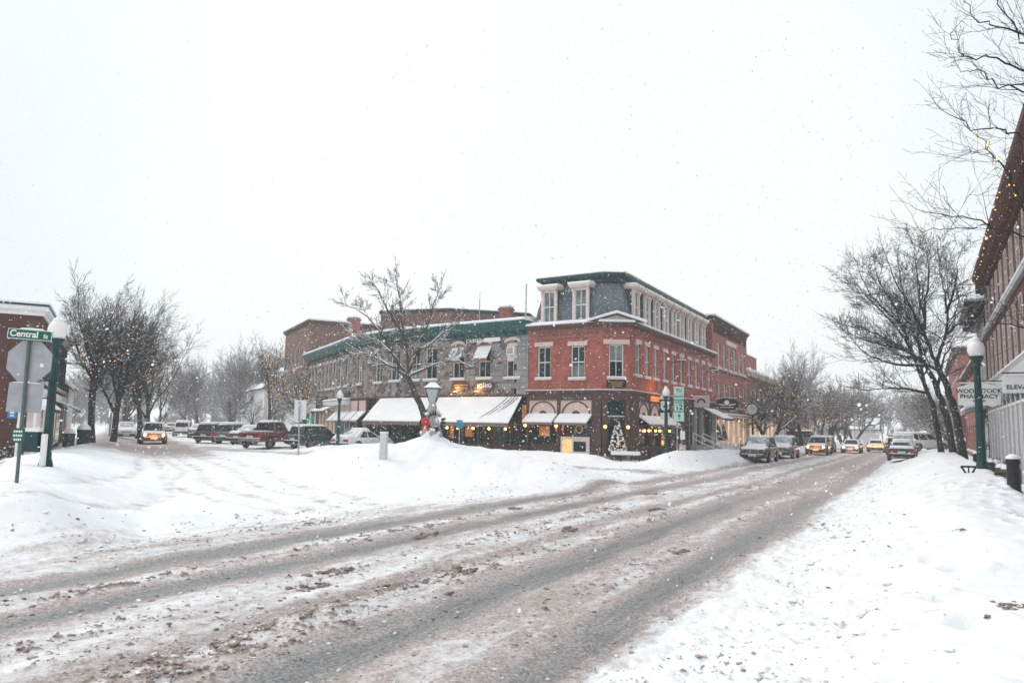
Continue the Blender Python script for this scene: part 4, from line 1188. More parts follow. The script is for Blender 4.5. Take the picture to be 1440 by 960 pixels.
# ------------------------------------------------------------ other blocks along the two streets
def block(name, label, fr, L, depth, h, bm, rows, cat='building', corn=BROWN, cv=.4, ch=.5, lintel=None, frame=WHITE, pane=GLASS_P, base=None, z0=0.0, snow=.3, sides=True, fw=.07, mull=(0, 1), wv=0.0):
    """rows: list of (z, h, w, [u...])"""
    r = thing(name, label, cat, (fr.o[0], fr.o[1], 0))
    P = fr.pt
    out = [P(0, 0, 0)[:2], P(L, 0, 0)[:2], P(L, -depth, 0)[:2], P(0, -depth, 0)[:2]]
    holes = [(u-w/2, u+w/2, z, z+hh) for z, hh, w, us in rows for u in us]
    m = MB(); wall(m, fr, 0, L, z0, h, holes)
    ring_loft(m, [(offset_poly(out, .45), z0), (offset_poly(out, .45), h-.05)])
    for a, b in ((1, 2), (2, 3), (3, 0)):
        g = Fr(out[a], out[b]); wall(m, g, 0, g.L, z0, h)
    m.build('wall', bm, r)
    for z, hh, w, us in rows:
        for u in us: window(r, fr, u, z, w, hh, frame=frame, pane=pane, lintel=lintel, lw=.1, lh=.2, mull=mull, fw=fw, v=wv, sill=wv == 0)
    if corn:
        path = [out[3], out[0], out[1], out[2]]
        m = MB(); path_sweep(m, path, [(-.3, h-ch), (cv*.3, h-ch), (cv*.5, h-ch*.45), (cv, h-ch*.2), (cv, h+.02), (-.3, h+.02)])
        n = int(L/.6)
        for i in range(n):
            u = (i+.5)*L/n; m.fbox(fr, u-.07, u+.07, .002, cv*.8, h-ch*.95, h-ch*.42)
        m.build('cornice', corn, r)
    if snow:
        o2 = offset_poly(out, -cv*.9 if corn else .0)
        roof_snow(r, o2, h+.024, snow)
    return r, out
def gable_house(name, label, fr, L, depth, h, rise, wm, rows=(), roofm=None, z0=0.0, over=.35, cat='house', chim=None, frontwin=()):
    """ridge runs along u; gables at the two ends"""
    r = thing(name, label, cat, (fr.o[0], fr.o[1], 0))
    m = MB(); P = fr.pt
    m.sweep(fr, [(0, z0), (0, h), (-depth/2, h+rise), (-depth, h), (-depth, z0)], 0, L); m.build('wall', wm, r)
    m = MB(); t = .14
    k = rise/(depth/2)
    for v0, v1 in ((over, -depth/2), (-depth-over, -depth/2)):
        za = h-over*k; m.sweep(fr, [(v0, za+.02), (v1, h+rise+.02), (v1, h+rise+.02+t), (v0, za+.02+t)], -over, L+over)
    rf = m.build('roof', roofm or DTEAL, r)
    m = MB(smooth=True)
    for v0, v1 in ((over+.03, -depth/2), (-depth-over-.03, -depth/2)):
        za = h-over*k+t; m.sweep(fr, [(v0, za+.03), (v1, h+rise+.03+t), (v1, h+rise+.3+t), (v0, za+.24)], -over-.02, L+over+.02)
    m.build('roof_snow', SNOW, rf)
    for z, hh, w, us in rows:
        for u in us: window(r, fr, u, z, w, hh, v=.13, sill=False)
    g = Fr(P(L, 0, 0)[:2], P(L, -depth, 0)[:2])
    g0 = Fr(P(0, -depth, 0)[:2], P(0, 0, 0)[:2])
    for z, hh, w, us in frontwin:
        for u in us: window(r, g0, u, z, w, hh, v=.13, sill=False); window(r, g, u, z, w, hh, v=.13, sill=False)
    if chim: chimney(r, *P(chim[0], chim[1], 0)[:2], h, h+rise+1.4, .8, .6)
    return r
# next along the main street: three tall storeys of brick, then a lower shop
f3s = Fr(E2, E3)
r3, o3 = block('brick_block', 'tall three storey red brick block with a pale name stone and slotted parapet', f3s, f3s.L, 11, 12.35, BRICK_MID,
    [(7.9, 2.25, .95, [2.4, 4.6, 6.8, 9.0, 11.2, 13.1]), (4.35, 2.1, .95, [2.4, 4.6, 6.8, 9.0, 11.2, 13.1])], corn=BROWN, cv=.3, ch=.35, pane=GLASS_P, fw=.12)
m = MB()
for i in range(26):
    u = .7+i*.53; m.fbox(f3s, u-.09, u+.09, .002, .09, 10.95, 11.75)
path_sweep(m, [E2, E3], [(.001, 11.76), (.1, 11.76), (.1, 11.9), (.001, 11.9)])
m.build('corbelling', BRICK_DARK, r3)
m = MB(); m.fbox(f3s, 5.2, 9.6, .01, .07, 10.3, 10.72); m.build('name_stone', LINTEL, r3)
m = MB(); m.fbox(f3s, 0, f3s.L, .002, .12, 7.55, 7.72); b_ = m.build('string_course', BROWN, r3)
m = MB(smooth=True); m.sweep(f3s, snow_profile(.01, .13, 7.722, .07), 0, f3s.L); m.build('ledge_snow', SNOW, b_)
m = MB()
for u in (.25, 2.2, 4.2, 6.2, 8.4, 10.6, 12.8, 14.4): m.fbox(f3s, u-.16, u+.16, .0, .22, 0, 3.3)
m.build('white_column', WHITE, r3)
for u0, u1 in ((.45, 2.0), (2.4, 4.0), (4.4, 6.0), (6.4, 8.2), (8.6, 10.4), (10.8, 12.6)):
    m = MB(); m.fbox(f3s, u0, u1, .002, .05, .5, 3.1); m.build('lit_shop_window', WARMW2, r3)
m = MB()
for u0, u1 in ((.45, 2.0), (2.4, 4.0), (4.4, 6.0), (6.4, 8.2), (8.6, 10.4), (10.8, 12.6)): m.fbox(f3s, (u0+u1)/2-.05, (u0+u1)/2+.05, .05, .1, .5, 3.1); m.fbox(f3s, u0, u1, .05, .1, .3, .9)
m.build('shop_frame', WHITE, r3)
for u in (1.2, 3.2):
    m = MB(smooth=True); m.lathe(f3s.pt(u, .12, 1.3), [(.01, -.1), (.42, .0), (.3, .55), (.2, .95), (.02, 1.5)], 8); m.build('shop_tree', EVERGREEN, r3)
m = MB(); m.sweep(f3s, [(.0, 3.35), (.9, 3.35), (.9, 3.5), (.0, 3.55)], .1, f3s.L-.1); b_ = m.build('shop_cornice', CREAM, r3)
m = MB(smooth=True); m.sweep(f3s, snow_profile(.01, .92, 3.56, .16), .1, f3s.L-.1); m.build('ledge_snow', SNOW, b_)
m = MB(); m.fbox(f3s, 5.6, 8.6, .02, .12, 3.75, 4.3); b_ = m.build('shop_sign', BROWN, r3)
m = MB(); m.fbox(f3s, 5.9, 8.3, .12, .13, 3.95, 4.1); m.build('gilt_band', GOLD, b_)
f4 = Fr(E3, E4)
r4, o4 = block('low_shop_block', 'lower pinkish brick block with a pale shopfront beyond the tall brick one', f4, f4.L, 10, 8.5, BRICK_BROWN,
    [(4.5, 2.1, 1.0, [2.2, 4.6, 7.0, 9.4, 11.8, 14.2])], corn=CREAM, cv=.4, ch=.5, pane=GLASS_P)
bx = [f4.pt(.3, -.8, 0)[:2], f4.pt(9.5, -.8, 0)[:2], f4.pt(9.5, -9, 0)[:2], f4.pt(.3, -9, 0)[:2]]
m = MB(); ring_loft(m, [(bx, 8.4), (bx, 10.6)]); m.build('penthouse', BRICK_MID, r4)
roof_snow(r4, offset_poly(bx, -.1), 10.61, .15)
m = MB(); m.fbox(f4, .2, f4.L-.2, .0, .1, .3, 3.4); m.build('pale_front', CREAM, r4)
for u in (1.2, 3.4, 5.6, 8.5, 11, 13.5):
    m = MB(); m.fbox(f4, u-.6, u+.6, .1, .13, .8, 2.9); m.build('lit_shop_window', WARMW2, r4)
m = MB(); m.fbox(f4, .2, f4.L-.2, .02, .3, 3.4, 3.9); m.build('teal_fascia', TEAL, r4)
r, fr = hung_sign('hanging_sign', 'teal rounded hanging sign on the low pale shopfront, half behind crooked branches', -16.1, -14.2, 82.3, 3.7, 4.5, TEAL, shape='oval')
m = MB(); m.fbox(fr, .3, 1.6, .036, .05, 4.05, 4.15); m.build('painted_band', SIGN_WHITE, r)
# far houses
gable_house('yellow_house', 'pale yellow gabled house far along the main street', Fr(xy(-17, 132), d=(DX, DY)), 12, 9, 6.5, 3.5,
            mat('pale_yellow_clapboard', (.62, .5, .3), .7, .06), rows=[(1.5, 1.6, 1, [2, 4.5, 7.5, 10]), (4.2, 1.5, 1, [2, 4.5, 7.5, 10])], frontwin=[(1.5, 1.6, 1, [2, 4.5, 7]), (4.2, 1.5, 1, [3, 6])])
gable_house('white_house', 'white gabled house half hidden by trees beyond the low shops', Fr(xy(-18, 104), d=(DX, DY)), 11, 9, 4.2, 3.8, WHITE,
            rows=[(1.3, 1.5, 1, [2, 5, 8])], frontwin=[(1.3, 1.5, 1, [2.4, 6.6])])
gable_house('brick_house', 'low brick house behind the crooked street trees', Fr(xy(-16.5, 119), d=(DX, DY)), 11, 9, 5, 2.5, BRICK_MID, rows=[(1.3, 1.5, 1, [2, 5, 8])], frontwin=[(1.3, 1.5, 1, [2.4, 6.6])])
gable_house('small_white_shed', 'small white gabled shed beside the far lamp on the main street', Fr(xy(-13.5, 172), d=(NX, NY)), 5, 6, 3, 2, WHITE)

# ------------------------------------------------------------ right-hand row
fr_r = Fr(xy(3.5, 53), d=(-DX, -DY))
LR = 40.0
us = [1.3+2.45*i for i in range(16)]
rr_, _ = block('pharmacy_block', 'long dark brick block with tall white-framed windows on the right side of the street', fr_r, LR, 12, 11.9, BRICK_DARK,
    [(5.35, 2.3, 1.05, us), (8.5, 1.95, 1.05, us)], corn=BRICK_DARK, cv=.55, ch=1.25, frame=LINTEL, pane=GLASS, fw=.06, lintel=None, wv=.14)
m = MB()
for z in (4.95, 8.1): m.sweep(fr_r, [(.002, z), (.16, z), (.16, z+.22), (.002, z+.22)], 0, LR)
b_ = m.build('string_course', CONC, rr_)
m = MB(smooth=True)
for z in (4.95, 8.1): m.sweep(fr_r, snow_profile(.003, .18, z+.223, .13), 0, LR)
m.build('ledge_snow', SNOW, b_)
m = MB()
m.sweep(fr_r, [(-2.5, 11.93), (.40, 11.93), (-.12, 13.4), (-2.5, 13.4)], 12, LR); m.build('attic_roof', DTEAL, rr_)
m = MB()
for i in range(21): u = .35+1.9*i; m.fbox(fr_r, u-.2, u+.2, .0, .12, 0, 4.4)
GREYWHITE = mat('grey_white_paint', (.50, .50, .51), .65, .1)  # even whitish grey for the pilasters and front, darker than the white paint
m.build('white_pilaster', GREYWHITE, rr_)
m = MB(); m.fbox(fr_r, 0, LR, .0, .16, 0, .75); m.fbox(fr_r, 0, LR, .002, .18, 4.42, 4.94)
m.build('white_front', GREYWHITE, rr_)
m = MB()
for i in range(20): u = 1.3+1.9*i; m.fbox(fr_r, u-.74, u+.74, .002, .2, 3.75, 4.4)
w_ = m.build('transom_light', GLASS, rr_)
m = MB()
for i in range(20): u = 1.3+1.9*i; m.fbox(fr_r, u-.74, u+.74, .002, .05, .76, 3.5)
m.build('pane', glass('pale_grey_shop_glass', (.3, .3, .32), .15, tint2=(.42, .42, .44)), rr_)  # shop glass with a pale grey base colour
m = MB()
for i in range(20): u = 1.3+1.9*i; m.fbox(fr_r, u-.04, u+.04, .05, .1, .76, 3.5); m.fbox(fr_r, u-.74, u+.74, .05, .11, 3.46, 3.56)
m.build('shop_frame', WHITE, rr_)
fr_r2 = Fr(xy(3.45, 60.5), d=(-DX, -DY))
rr2, _ = block('dark_brick_block', 'narrow dark brick block with a deep bracketed eave next to the long right-hand block', fr_r2, 7.4, 12, 10.15, BRICK_DARK,
    [(5.35, 2.2, .95, [1.2, 3.1, 5.0, 6.6]), (8.2, 1.2, .95, [1.2, 3.1, 5.0, 6.6])], corn=BLACKM, cv=1.05, ch=.9, fw=.08, wv=.14)
m = MB(); m.sweep(fr_r2, [(.0, 3.8), (1.2, 3.5), (1.2, 3.7), (.0, 4.1)], 0, 7.3); b_ = m.build('shop_canopy', CONC, rr2)
m = MB(smooth=True); m.sweep(fr_r2, [(.0, 4.11), (1.22, 3.71), (1.22, 3.9), (.0, 4.3)], 0, 7.3); m.build('ledge_snow', SNOW, b_)
m = MB()
for i in range(2): m.fbox(fr_r2, .8+3.2*i, 3.4+3.2*i, .002, .05, .6, 3.2)
m.build('pane', SHOPGLASS, rr2)
fr_r3 = Fr(xy(3.2, 118), d=(-DX, -DY))
block('red_brick_block', 'tall narrow red brick block at the far end of the right-hand row', fr_r3, 32, 12, 10.8, BRICK_MID,
    [(4.9, 2.2, 1.0, [1.5+2.6*i for i in range(12)]), (8.0, 1.7, 1.0, [1.5+2.6*i for i in range(12)])], cv=.5, ch=.6)
fr_r4 = Fr(xy(3.6, 85), d=(-DX, -DY))
block('brick_shop_block', 'two storey brick shop block with a snowy canopy between the leaning trunks and the lamp', fr_r4, 24, 12, 7.6, BRICK_MID,
    [(4.6, 1.9, 1.0, [1.5+2.6*i for i in range(9)]), (.8, 2.2, 1.8, [2+3.2*i for i in range(7)])], cv=.4, ch=.5)
gable_house('white_house', 'white gabled house past the brick row on the right-hand side', Fr(xy(5, 140), d=(-DX, -DY)), 12, 9, 5.5, 3, WHITE, rows=[(1.5, 1.5, 1, [2, 5, 8]), (3.8, 1.2, 1, [2, 5, 8])])
gable_house('grey_house', 'grey gabled house fading in the snow at the far right of the main street', Fr(xy(6, 170), d=(-DX, -DY)), 14, 10, 5.5, 3, CONC, rows=[(1.5, 1.5, 1, [2, 5, 8])])
# signs over the right-hand pavement
r, fr = hung_sign('hanging_sign', 'white shaped pharmacy sign hanging out over the right-hand pavement', 1.45, 3.15, 41, 3.42, 4.55, SIGN_WHITE, shape='fancy', ws=3.5)
text(r, 'WOODSTOCK', fr, .85, .04, 4.18, .27, SIGN_BLACK, depth=.008, xs=1.0); text(r, 'PHARMACY', fr, .85, .04, 3.93, .27, SIGN_BLACK, depth=.008, xs=1.08)
text(r, 'Since 1853', fr, .85, .04, 3.72, .12, SIGN_BLACK)
r, fr = hung_sign('hanging_sign', 'white rectangular clothing shop sign with a dark disc at the right edge of the photo', 2.25, 3.45, 28.4, 3.48, 4.02, SIGN_WHITE, ws=3.5)
text(r, 'ELEVATION', fr, .62, .04, 3.66, .19, SIGN_BLACK, spacing=1.08)
m = MB(); m.prism(fr, [(.72+.10*cos(2*pi*k/16), 3.87+.10*sin(2*pi*k/16)) for k in range(16)], .036, .05); m.build('dark_disc', SIGN_BLACK, r)

# ------------------------------------------------------------ left-hand side of the side street
LC = (-21.79, 34.0)
NLx, NLy = cos(PH), -sin(PH)                       # street side normal (.8825,.470)
fgl = Fr((LC[0]-14*NLx, LC[1]-14*NLy), d=(NLx, NLy))
fls = Fr(LC, d=(EX, EY))
LB = thing('left_brick_building', 'dark brick building with a white cornice at the left edge', 'building', (*LC, 0))
Ll = 21.0
lo_ = [fgl.o[:2], LC, fls.pt(Ll, 0, 0)[:2], (fls.pt(Ll, 0, 0)[0]-14*NLx, fls.pt(Ll, 0, 0)[1]-14*NLy)]
m = MB()
lw = [(1.7+2.5*i) for i in range(8)]
hs = [(u-.5, u+.5, z, z+1.9) for u in lw for z in (3.9,)]
wall(m, fls, 0, Ll, 0, 6.8, hs); wall(m, fgl, 0, 14, 0, 6.8)
ring_loft(m, [(offset_poly(lo_, .45), 0), (offset_poly(lo_, .45), 7.0)])
for a, b in ((2, 3), (3, 0)): g = Fr(lo_[a], lo_[b]); wall(m, g, 0, g.L, 0, 6.8)
m.build('wall', BRICK_DARK, LB)
for u in lw:
    w_ = window(LB, fls, u, 3.9, 1.0, 1.9, lintel=None)
    q = MB()
    for s_ in (-1, 1): q.fbox(fls, u+s_*.78-.22, u+s_*.78+.22, .005, .05, 3.85, 5.85)
    q.build('shutter', DTEAL, w_)
m = MB(); path_sweep(m, [lo_[0], lo_[1], lo_[2]], [(-.3, 6.78), (.06, 6.78), (.08, 6.9), (.22, 7.02), (.22, 7.2), (-.3, 7.2)]); m.build('cornice', WHITE, LB)
m = MB(); path_sweep(m, [lo_[0], lo_[1], lo_[2]], [(-.3, 7.203), (.25, 7.203), (.25, 7.29), (-.3, 7.3)]); m.build('roof_edge', DTEAL, LB)
roof_snow(LB, offset_poly(lo_, -.25), 7.303, .2)
m = MB()
for u0, u1 in ((1.0, 4.0), (5, 8.5), (9.5, 13), (14, 18)): m.fbox(fls, u0, u1, .003, .06, .5, 2.7)
w_ = m.build('shop_window', WHITE, LB)
m = MB()
for u0, u1 in ((1.0, 4.0), (5, 8.5), (9.5, 13), (14, 18)): m.fbox(fls, u0+.15, u1-.15, .06, .075, .7, 2.6)
m.build('pane', SHOPGLASS, w_)
m = MB(); m.fbox(fls, 11.3, 12.7, .08, .095, .9, 2.5); m.build('lit_display', WARMW, LB)
m = MB(); m.fbox(fls, 0, Ll, .003, .2, 3.2, 3.5); b_ = m.build('fascia', WHITE, LB)
awning(LB, fls, 9.2, 13.5, 3.15, 2.65, 1.3, TEAL); awning(LB, fls, 14.2, 18.2, 3.15, 2.65, 1.2, BLACKCLOTH); awning(LB, fls, .8, 4.2, 3.15, 2.5, .8, BLACKCLOTH)
m = MB(); m.prism(fgl, [(13.0, 2.05), (13.36, 2.05), (13.36, 2.55), (13.0, 2.55)], .03, .06); m.build('blue_wall_sign', SIGN_BLUE, LB)
m = MB(); m.prism(fgl, [(13.1, 2.14), (13.26, 2.14), (13.26, 2.2), (13.1, 2.2)], .061, .066); m.prism(fgl, [(13.1, 2.26), (13.26, 2.26), (13.26, 2.46), (13.1, 2.46)], .061, .066); m.build('pictogram', SIGN_WHITE, LB)
wl = wall_lamp(LB, fgl, 12.35, .02, 2.65, .14)
gable_house('snowy_brick_house', 'small dark brick house with a snowy roof behind the first left-hand trees', Fr(fls.pt(24.5, -.3, 0)[:2], d=(EX, EY)), 9, 8, 4.6, 2.6, BRICK_DARK,
            rows=[(1.2, 1.6, 1, [1.5, 4.5, 7.5]), (3.0, 1.2, .9, [1.5, 4.5, 7.5])], frontwin=[(3.0, 1.4, 1, [2, 6])])
gable_house('white_porch_house', 'white house with a snow laden roof further along the left pavement', Fr(fls.pt(37, -.5, 0)[:2], d=(EX, EY)), 10, 8, 5, 3, WHITE, rows=[(1.2, 1.6, 1, [1.5, 4.5, 7.5]), (3.2, 1.3, .9, [1.5, 4.5, 7.5])])
# white kiosk with a little gabled hood, green hedge boxes and pots in front of it
KX, KY = -19.5, 30.0
kf = Fr((KX-.36, KY, 0), d=(1, 0))
KB = thing('gabled_kiosk', 'small white kiosk on columns under a snowy gabled hood near the left brick wall', 'kiosk', (KX, KY, H(KX, KY)))
zk = H(KX, KY)-.1
m = MB()
for u in (0, .64): m.fbox(kf, u, u+.09, -.1, 0, zk, 2.45); m.fbox(kf, u, u+.09, -.7, -.6, zk, 2.45)
m.build('column', WHITE, KB)
m = MB(); m.fbox(kf, .1, .63, -.5, -.42, zk, 2.4); m.build('panel', CREAM, KB)
m = MB(); m.prism(kf, [(-.1, 2.45), (.83, 2.45), (.365, 2.82)], -.75, .05); g_ = m.build('hood', WHITE, KB)
m = MB(smooth=True)
m.prism(kf, [(-.2, 2.42), (.365, 2.87), (.365, 3.1), (-.22, 2.6)][::1], -.8, .12); m.prism(kf, [(.365, 2.87), (.93, 2.42), (.95, 2.6), (.365, 3.1)], -.8, .12); m.build('roof_snow', SNOW, g_)
# left-hand street beyond the stone building: brick block, white houses
p0 = (-22.2, 80.4)
fb = Fr((p0[0]+13*EX, p0[1]+13*EY), d=(-EX, -EY))
rb, ob = block('gable_end_brick_block', 'red brick block with a bare end wall above the stone shops', fb, 13, 11, 13.3, BRICK_BROWN,
    [(4.8, 2.1, 1.0, [1.6, 3.8, 6.0, 8.2, 10.6]), (8.4, 2.1, 1.0, [1.6, 3.8, 6.0, 8.2, 10.6])], cv=.3, ch=.4)
m = MB(); g = Fr(ob[1], ob[2]); m.fbox(g, 5.4, 6.9, .003, .08, 11.2, 11.6); m.build('end_vent', BLACKM, rb)
m = MB(); m.fbox(fb, .3, 12.7, .003, .12, .3, 3.6); m.build('white_front', WHITE, rb)
gable_house('white_house', 'large white house with snowy roof and dark windows behind the parked red pickup', Fr((p0[0]+29*EX-1.6, p0[1]+29*EY-.8), d=(-EX, -EY)), 14, 10, 6.4, 3.4, WHITE,
            rows=[(3.4, 1.7, 1.0, [1.5, 4, 6.5, 9, 11.5]), (.9, 1.7, 1.1, [2, 5, 8, 11])], frontwin=[(3.4, 1.6, 1, [2.5, 5, 7.5])])
gable_house('white_cottage', 'low white cottage further along behind the leafless trees', Fr((p0[0]+46*EX, p0[1]+46*EY), d=(-EX, -EY)), 12, 9, 3.6, 2.6, WHITE, rows=[(1.0, 1.5, 1.0, [2, 5, 8])])
r = thing('hanging_sign', 'square black hanging sign with gilt lettering bands over the white shopfront', 'sign', (-18.2, 71.4, 4.0))
ff = Fr((-18.75, 71.4, 0), d=(NLx, NLy))
m = MB(); m.fbox(ff, 0, 1.15, -.05, .05, 3.5, 4.75); m.build('board', SIGN_BLACK, r)
m = MB()
for k, (a, b) in enumerate(((.2, .9), (.3, 1.0), (.2, .8), (.35, .9))): m.fbox(ff, a, b, .05, .06, 4.45-.25*k, 4.53-.25*k)
m.build('gilt_band', GOLD, r)
m = MB(); m.fbox(ff, -1.0, 1.2, -.02, .02, 4.8, 4.84); m.build('bracket', BLACKM, r)
r = thing('bank_sign', 'small green square sign with a white letter by the white shopfront', 'sign', (-20.0, 72.0, 1.8))
ff = Fr((-20.1, 71.9, 0), d=(.93, .36))
m = MB(); m.fbox(ff, 0, .9, -.08, .08, 1.75, 2.6); m.fbox(ff, .35, .55, -.05, .05, .3, 1.75); m.build('board', emit('green_light_box', (.03, .42, .16), .55), r)
text(r, 'D', ff, .45, .085, 2.17, .75, SIGN_WHITE, xs=1.2)

# ------------------------------------------------------------ lamp posts
def lamp_proto(label, loc, h=4.1, lit=False):
    r = thing('street_lamp', label, 'street lamp', loc, group='acorn globe street lamps')
    off = OFF[r]; OFF[r] = (0, 0, 0)
    m = MB(smooth=True)
    m.lathe((0, 0, 0), [(.24, -.5), (.24, .18), (.2, .26), (.16, .5), (.125, .62)], 16); m.build('base', GREENPOST, r)
    m = MB(smooth=True)
    n = 20; rings = []
    for z, rad in ((.6, .115), (1.2, .105), (2.4, .09), (h-.72, .075)):
        rings.append([((rad+(.008 if k % 2 else -.006))*cos(2*pi*k/n), (rad+(.008 if k % 2 else -.006))*sin(2*pi*k/n), z) for k in range(n)])
    m.loft(rings); m.build('pole', GREENPOST, r)
    m = MB(smooth=True); m.lathe((0, 0, h-.74), [(.09, 0), (.13, .04), (.10, .1), (.11, .16), (.17, .24), (.19, .27), (.19, .31)], 16); m.build('collar', GREENPOST, r)
    m = MB(smooth=True); m.lathe((0, 0, h-.43), [(.15, 0), (.19, .06), (.225, .16), (.225, .25), (.20, .35), (.155, .42), (.12, .45)], 20); g = m.build('globe', LAMPLIT if lit else LAMPGLASS, r)
    m = MB(smooth=True); m.lathe((0, 0, h+.02), [(.13, 0), (.12, .06), (.06, .10), (.025, .13), (.03, .17), (.004, .22)], 14); m.build('finial', SNOW, g)
    OFF[r] = off
    return r
LP = lamp_proto('green lamp post with white globe beside the street name sign on the left', (-11.76, 19.0, .75))
zl = lambda x, y, d=.3: H(x, y)-d
lamps = [((13.58, 21.5), 'big green lamp post with white globe on the right-hand snow bank', 0),
         ((9.42, 45.0), 'green lamp post with white globe beside the route 12 signs', 0),
         ((-12.0, 52.0), 'green lamp post with white globe between the green car and the snowy sedan', 0)]
for (x, y), lab, k in lamps:
    o = dup(LP, lab, (x, y, zl(x, y, .45 if y < 30 else .15)), .3)
LP.location = (-11.76, 19.0, zl(-11.76, 19.0, .42))
# the sign box and placard strapped to the left lamp
r = thing('push_button_box', 'dark green snow-capped box with a white strip strapped low on the left lamp post', 'box', (-11.5, 18.75, 1.6))
ff = Fr((-11.8, 18.78, 0), d=(1, .1))
m = MB(); m.fbox(ff, -.36, -.02, -.12, .12, 1.25, 1.75); m.build('casing', DTEAL, r)
m = MB(); m.fbox(ff, .06, .16, -.02, .1, .9, 1.7); m.build('white_strip', SIGN_WHITE, r)
m = MB(smooth=True); m.fbox(ff, -.38, 0, -.14, .14, 1.752, 1.84); m.build('snow_cap', SNOW, r)
m = MB(); m.fbox(ff, -.16, .22, -.14, .16, 3.02, 3.05); m.fbox(ff, -.16, .22, -.14, .16, 2.58, 2.61); m.build('strap', BLACKM, r)
# plainer lamps far off
for (s_, t_), lab, hh in (((-11.2, 150), 'tall plain lamp with a lit head far along the main street', 7.5), ((-10.6, 205), 'faint lit lamp beyond the tall plain one on the main street', 7.0),
                        ((1.8, 130), 'faint lit lamp above the parked cars on the far right pavement', 7.5)):
    x, y = xy(s_, t_); r = thing('tall_lamp', lab, 'street lamp', (x, y, 0), group='plain lamps far down the street')
    m = MB(smooth=True); m.tube([(x, y, -.2), (x, y, hh)], .08, 6); m.tube([(x, y, hh), (x+.9, y, hh+.1)], .05, 5); m.build('pole', GREYM, r)
    m = MB(smooth=True); m.ball((x+.95, y, hh-.12), .3, 8); m.build('lamp_head', emit('far_lamp_glow', (1, .9, .82), 3.0), r)
for (u, dist), lab in (((-2.2, 62), 'pale pole with a lit head among the dark left-hand trees'),):
    x, y = fls.pt(dist-26, 3.0, 0)[:2]
    r = thing('tall_lamp', lab, 'street lamp', (x, y, 0), group='plain lamps far down the street')
    m = MB(smooth=True); m.tube([(x, y, -.2), (x, y, 5.5)], .08, 6); m.tube([(x, y, 5.5), (x+.5, y, 5.7)], .05, 5); m.build('pole', GREYM, r)
    m = MB(smooth=True); m.ball((x+.55, y, 5.55), .22, 8); m.build('lamp_head', emit('far_lamp_glow', (1, .9, .82), 3.0), r)
# lantern on its snow-heaped pedestal with a red bow
lx, ly = -3.27, 31.0
r = thing('lantern_monument', 'lantern on a snow-smothered pedestal with a red bow on the traffic island', 'lantern', (lx, ly, H(lx, ly)))
zb = 1.25
m = MB(smooth=True); m.lathe((lx, ly, zb), [(.5, 0), (.45, .5), (.33, .85), (.27, 1.1), (.22, 1.3), (.18, 1.65), (.12, 1.8), (.06, 1.9)], 18); pd = m.build('pedestal', CONC, r)
rg2 = random.Random(4)
m = MB(smooth=True)
na_, rings = 22, []
for k in range(15):
    z = -.1+k*.142; base_r = (1.1, .85, .64, .5, .42, .37, .33, .29, .25, .21, .17, .14, .11, .09, .05)[k]
    rings.append([(lx+base_r*(1+.16*sin(2.3*a+k*.9)+.10*sin(5*a-k*1.7))*cos(a), ly+base_r*(1+.16*sin(2.3*a+k*.9)+.10*sin(5*a-k*1.7))*sin(a), zb+z+.06*sin(3*a+k)) for a in [2*pi*q/na_ for q in range(na_)]])
m.loft(rings)
for k in range(12):
    a = rg2.uniform(0, 6.28); q = rg2.uniform(.2, .9); rad = .5-.32*q
    m.ball((lx+rad*cos(a), ly+rad*sin(a), zb+.1+1.7*q), rg2.uniform(.06, .11), 8, .8)
m.build('clinging_snow', SNOW, pd)
zt = 3.05
m = MB(smooth=True); m.lathe((lx, ly, zb+1.85), [(.1, 0), (.07, .1), (.06, zt-zb-2.05), (.12, zt-zb-1.95), (.05, zt-zb-1.85)], 10); m.build('stem', GREYM, r)
def frust(m, z0, z1, a, b):
    m.hexa([(lx-a, ly-a, z0), (lx+a, ly-a, z0), (lx+a, ly+a, z0), (lx-a, ly+a, z0), (lx-b, ly-b, z1), (lx+b, ly-b, z1), (lx+b, ly+b, z1), (lx-b, ly+b, z1)])
m = MB(); frust(m, zt, zt+.55, .12, .27); g = m.build('glass', mat('frosted_lantern_glass', (.40, .43, .45), .3, .15), r)
m = MB()
for sx in (-1, 1):
    for sy in (-1, 1): m.tube([(lx+sx*.125, ly+sy*.125, zt), (lx+sx*.28, ly+sy*.28, zt+.56)], .018, 5)
frust(m, zt+.55, zt+.59, .31, .31); m.build('cage', DTEAL, r)
m = MB(); frust(m, zt+.592, zt+.80, .34, .09); frust(m, zt+.8, zt+.88, .07, .05); c_ = m.build('cap', TEAL, r)
m = MB(smooth=True); frust(m, zt+.60, zt+.84, .35, .11); m.build('snow_cap', SNOW, c_)
bz = 2.25; bx_, by_ = lx-.22, ly-.42
m = MB(smooth=True)
for k in range(9):
    a = 2*pi*k/9; m.ball((bx_+.10*cos(a), by_-.02*(k % 3), bz+.09*sin(a)), .075, 6)
m.ball((bx_, by_-.1, bz), .08, 6)
for s_ in (-1, 1): m.tube([(bx_, by_, bz-.1), (bx_+s_*.09, by_-.05, bz-.22), (bx_+s_*.12, by_-.03, bz-.38)], [.035, .045, .035], 5)
m.build('red_bow', RED, r)
m = MB()
for k in range(70):
    a = rg2.uniform(0, 6.28); q = Vector((cos(a), rg2.uniform(-.5, .1), sin(a))).normalized()
    c0 = Vector((lx+.15+.28*cos(a), ly-.35, bz+.02+.25*sin(a))); m.tube([tuple(c0), tuple(c0+q*.2)], [.02, .004], 4)
m.build('evergreen_sprig', EVERGREEN, r)
m = MB(smooth=True)
for k in range(12): a = 2*pi*k/12; m.ball((lx+.34*cos(a), ly-.1+.34*sin(a)*.8, 1.72+.03*sin(a*3)), .07, 5)
m.build('garland', RED, r)

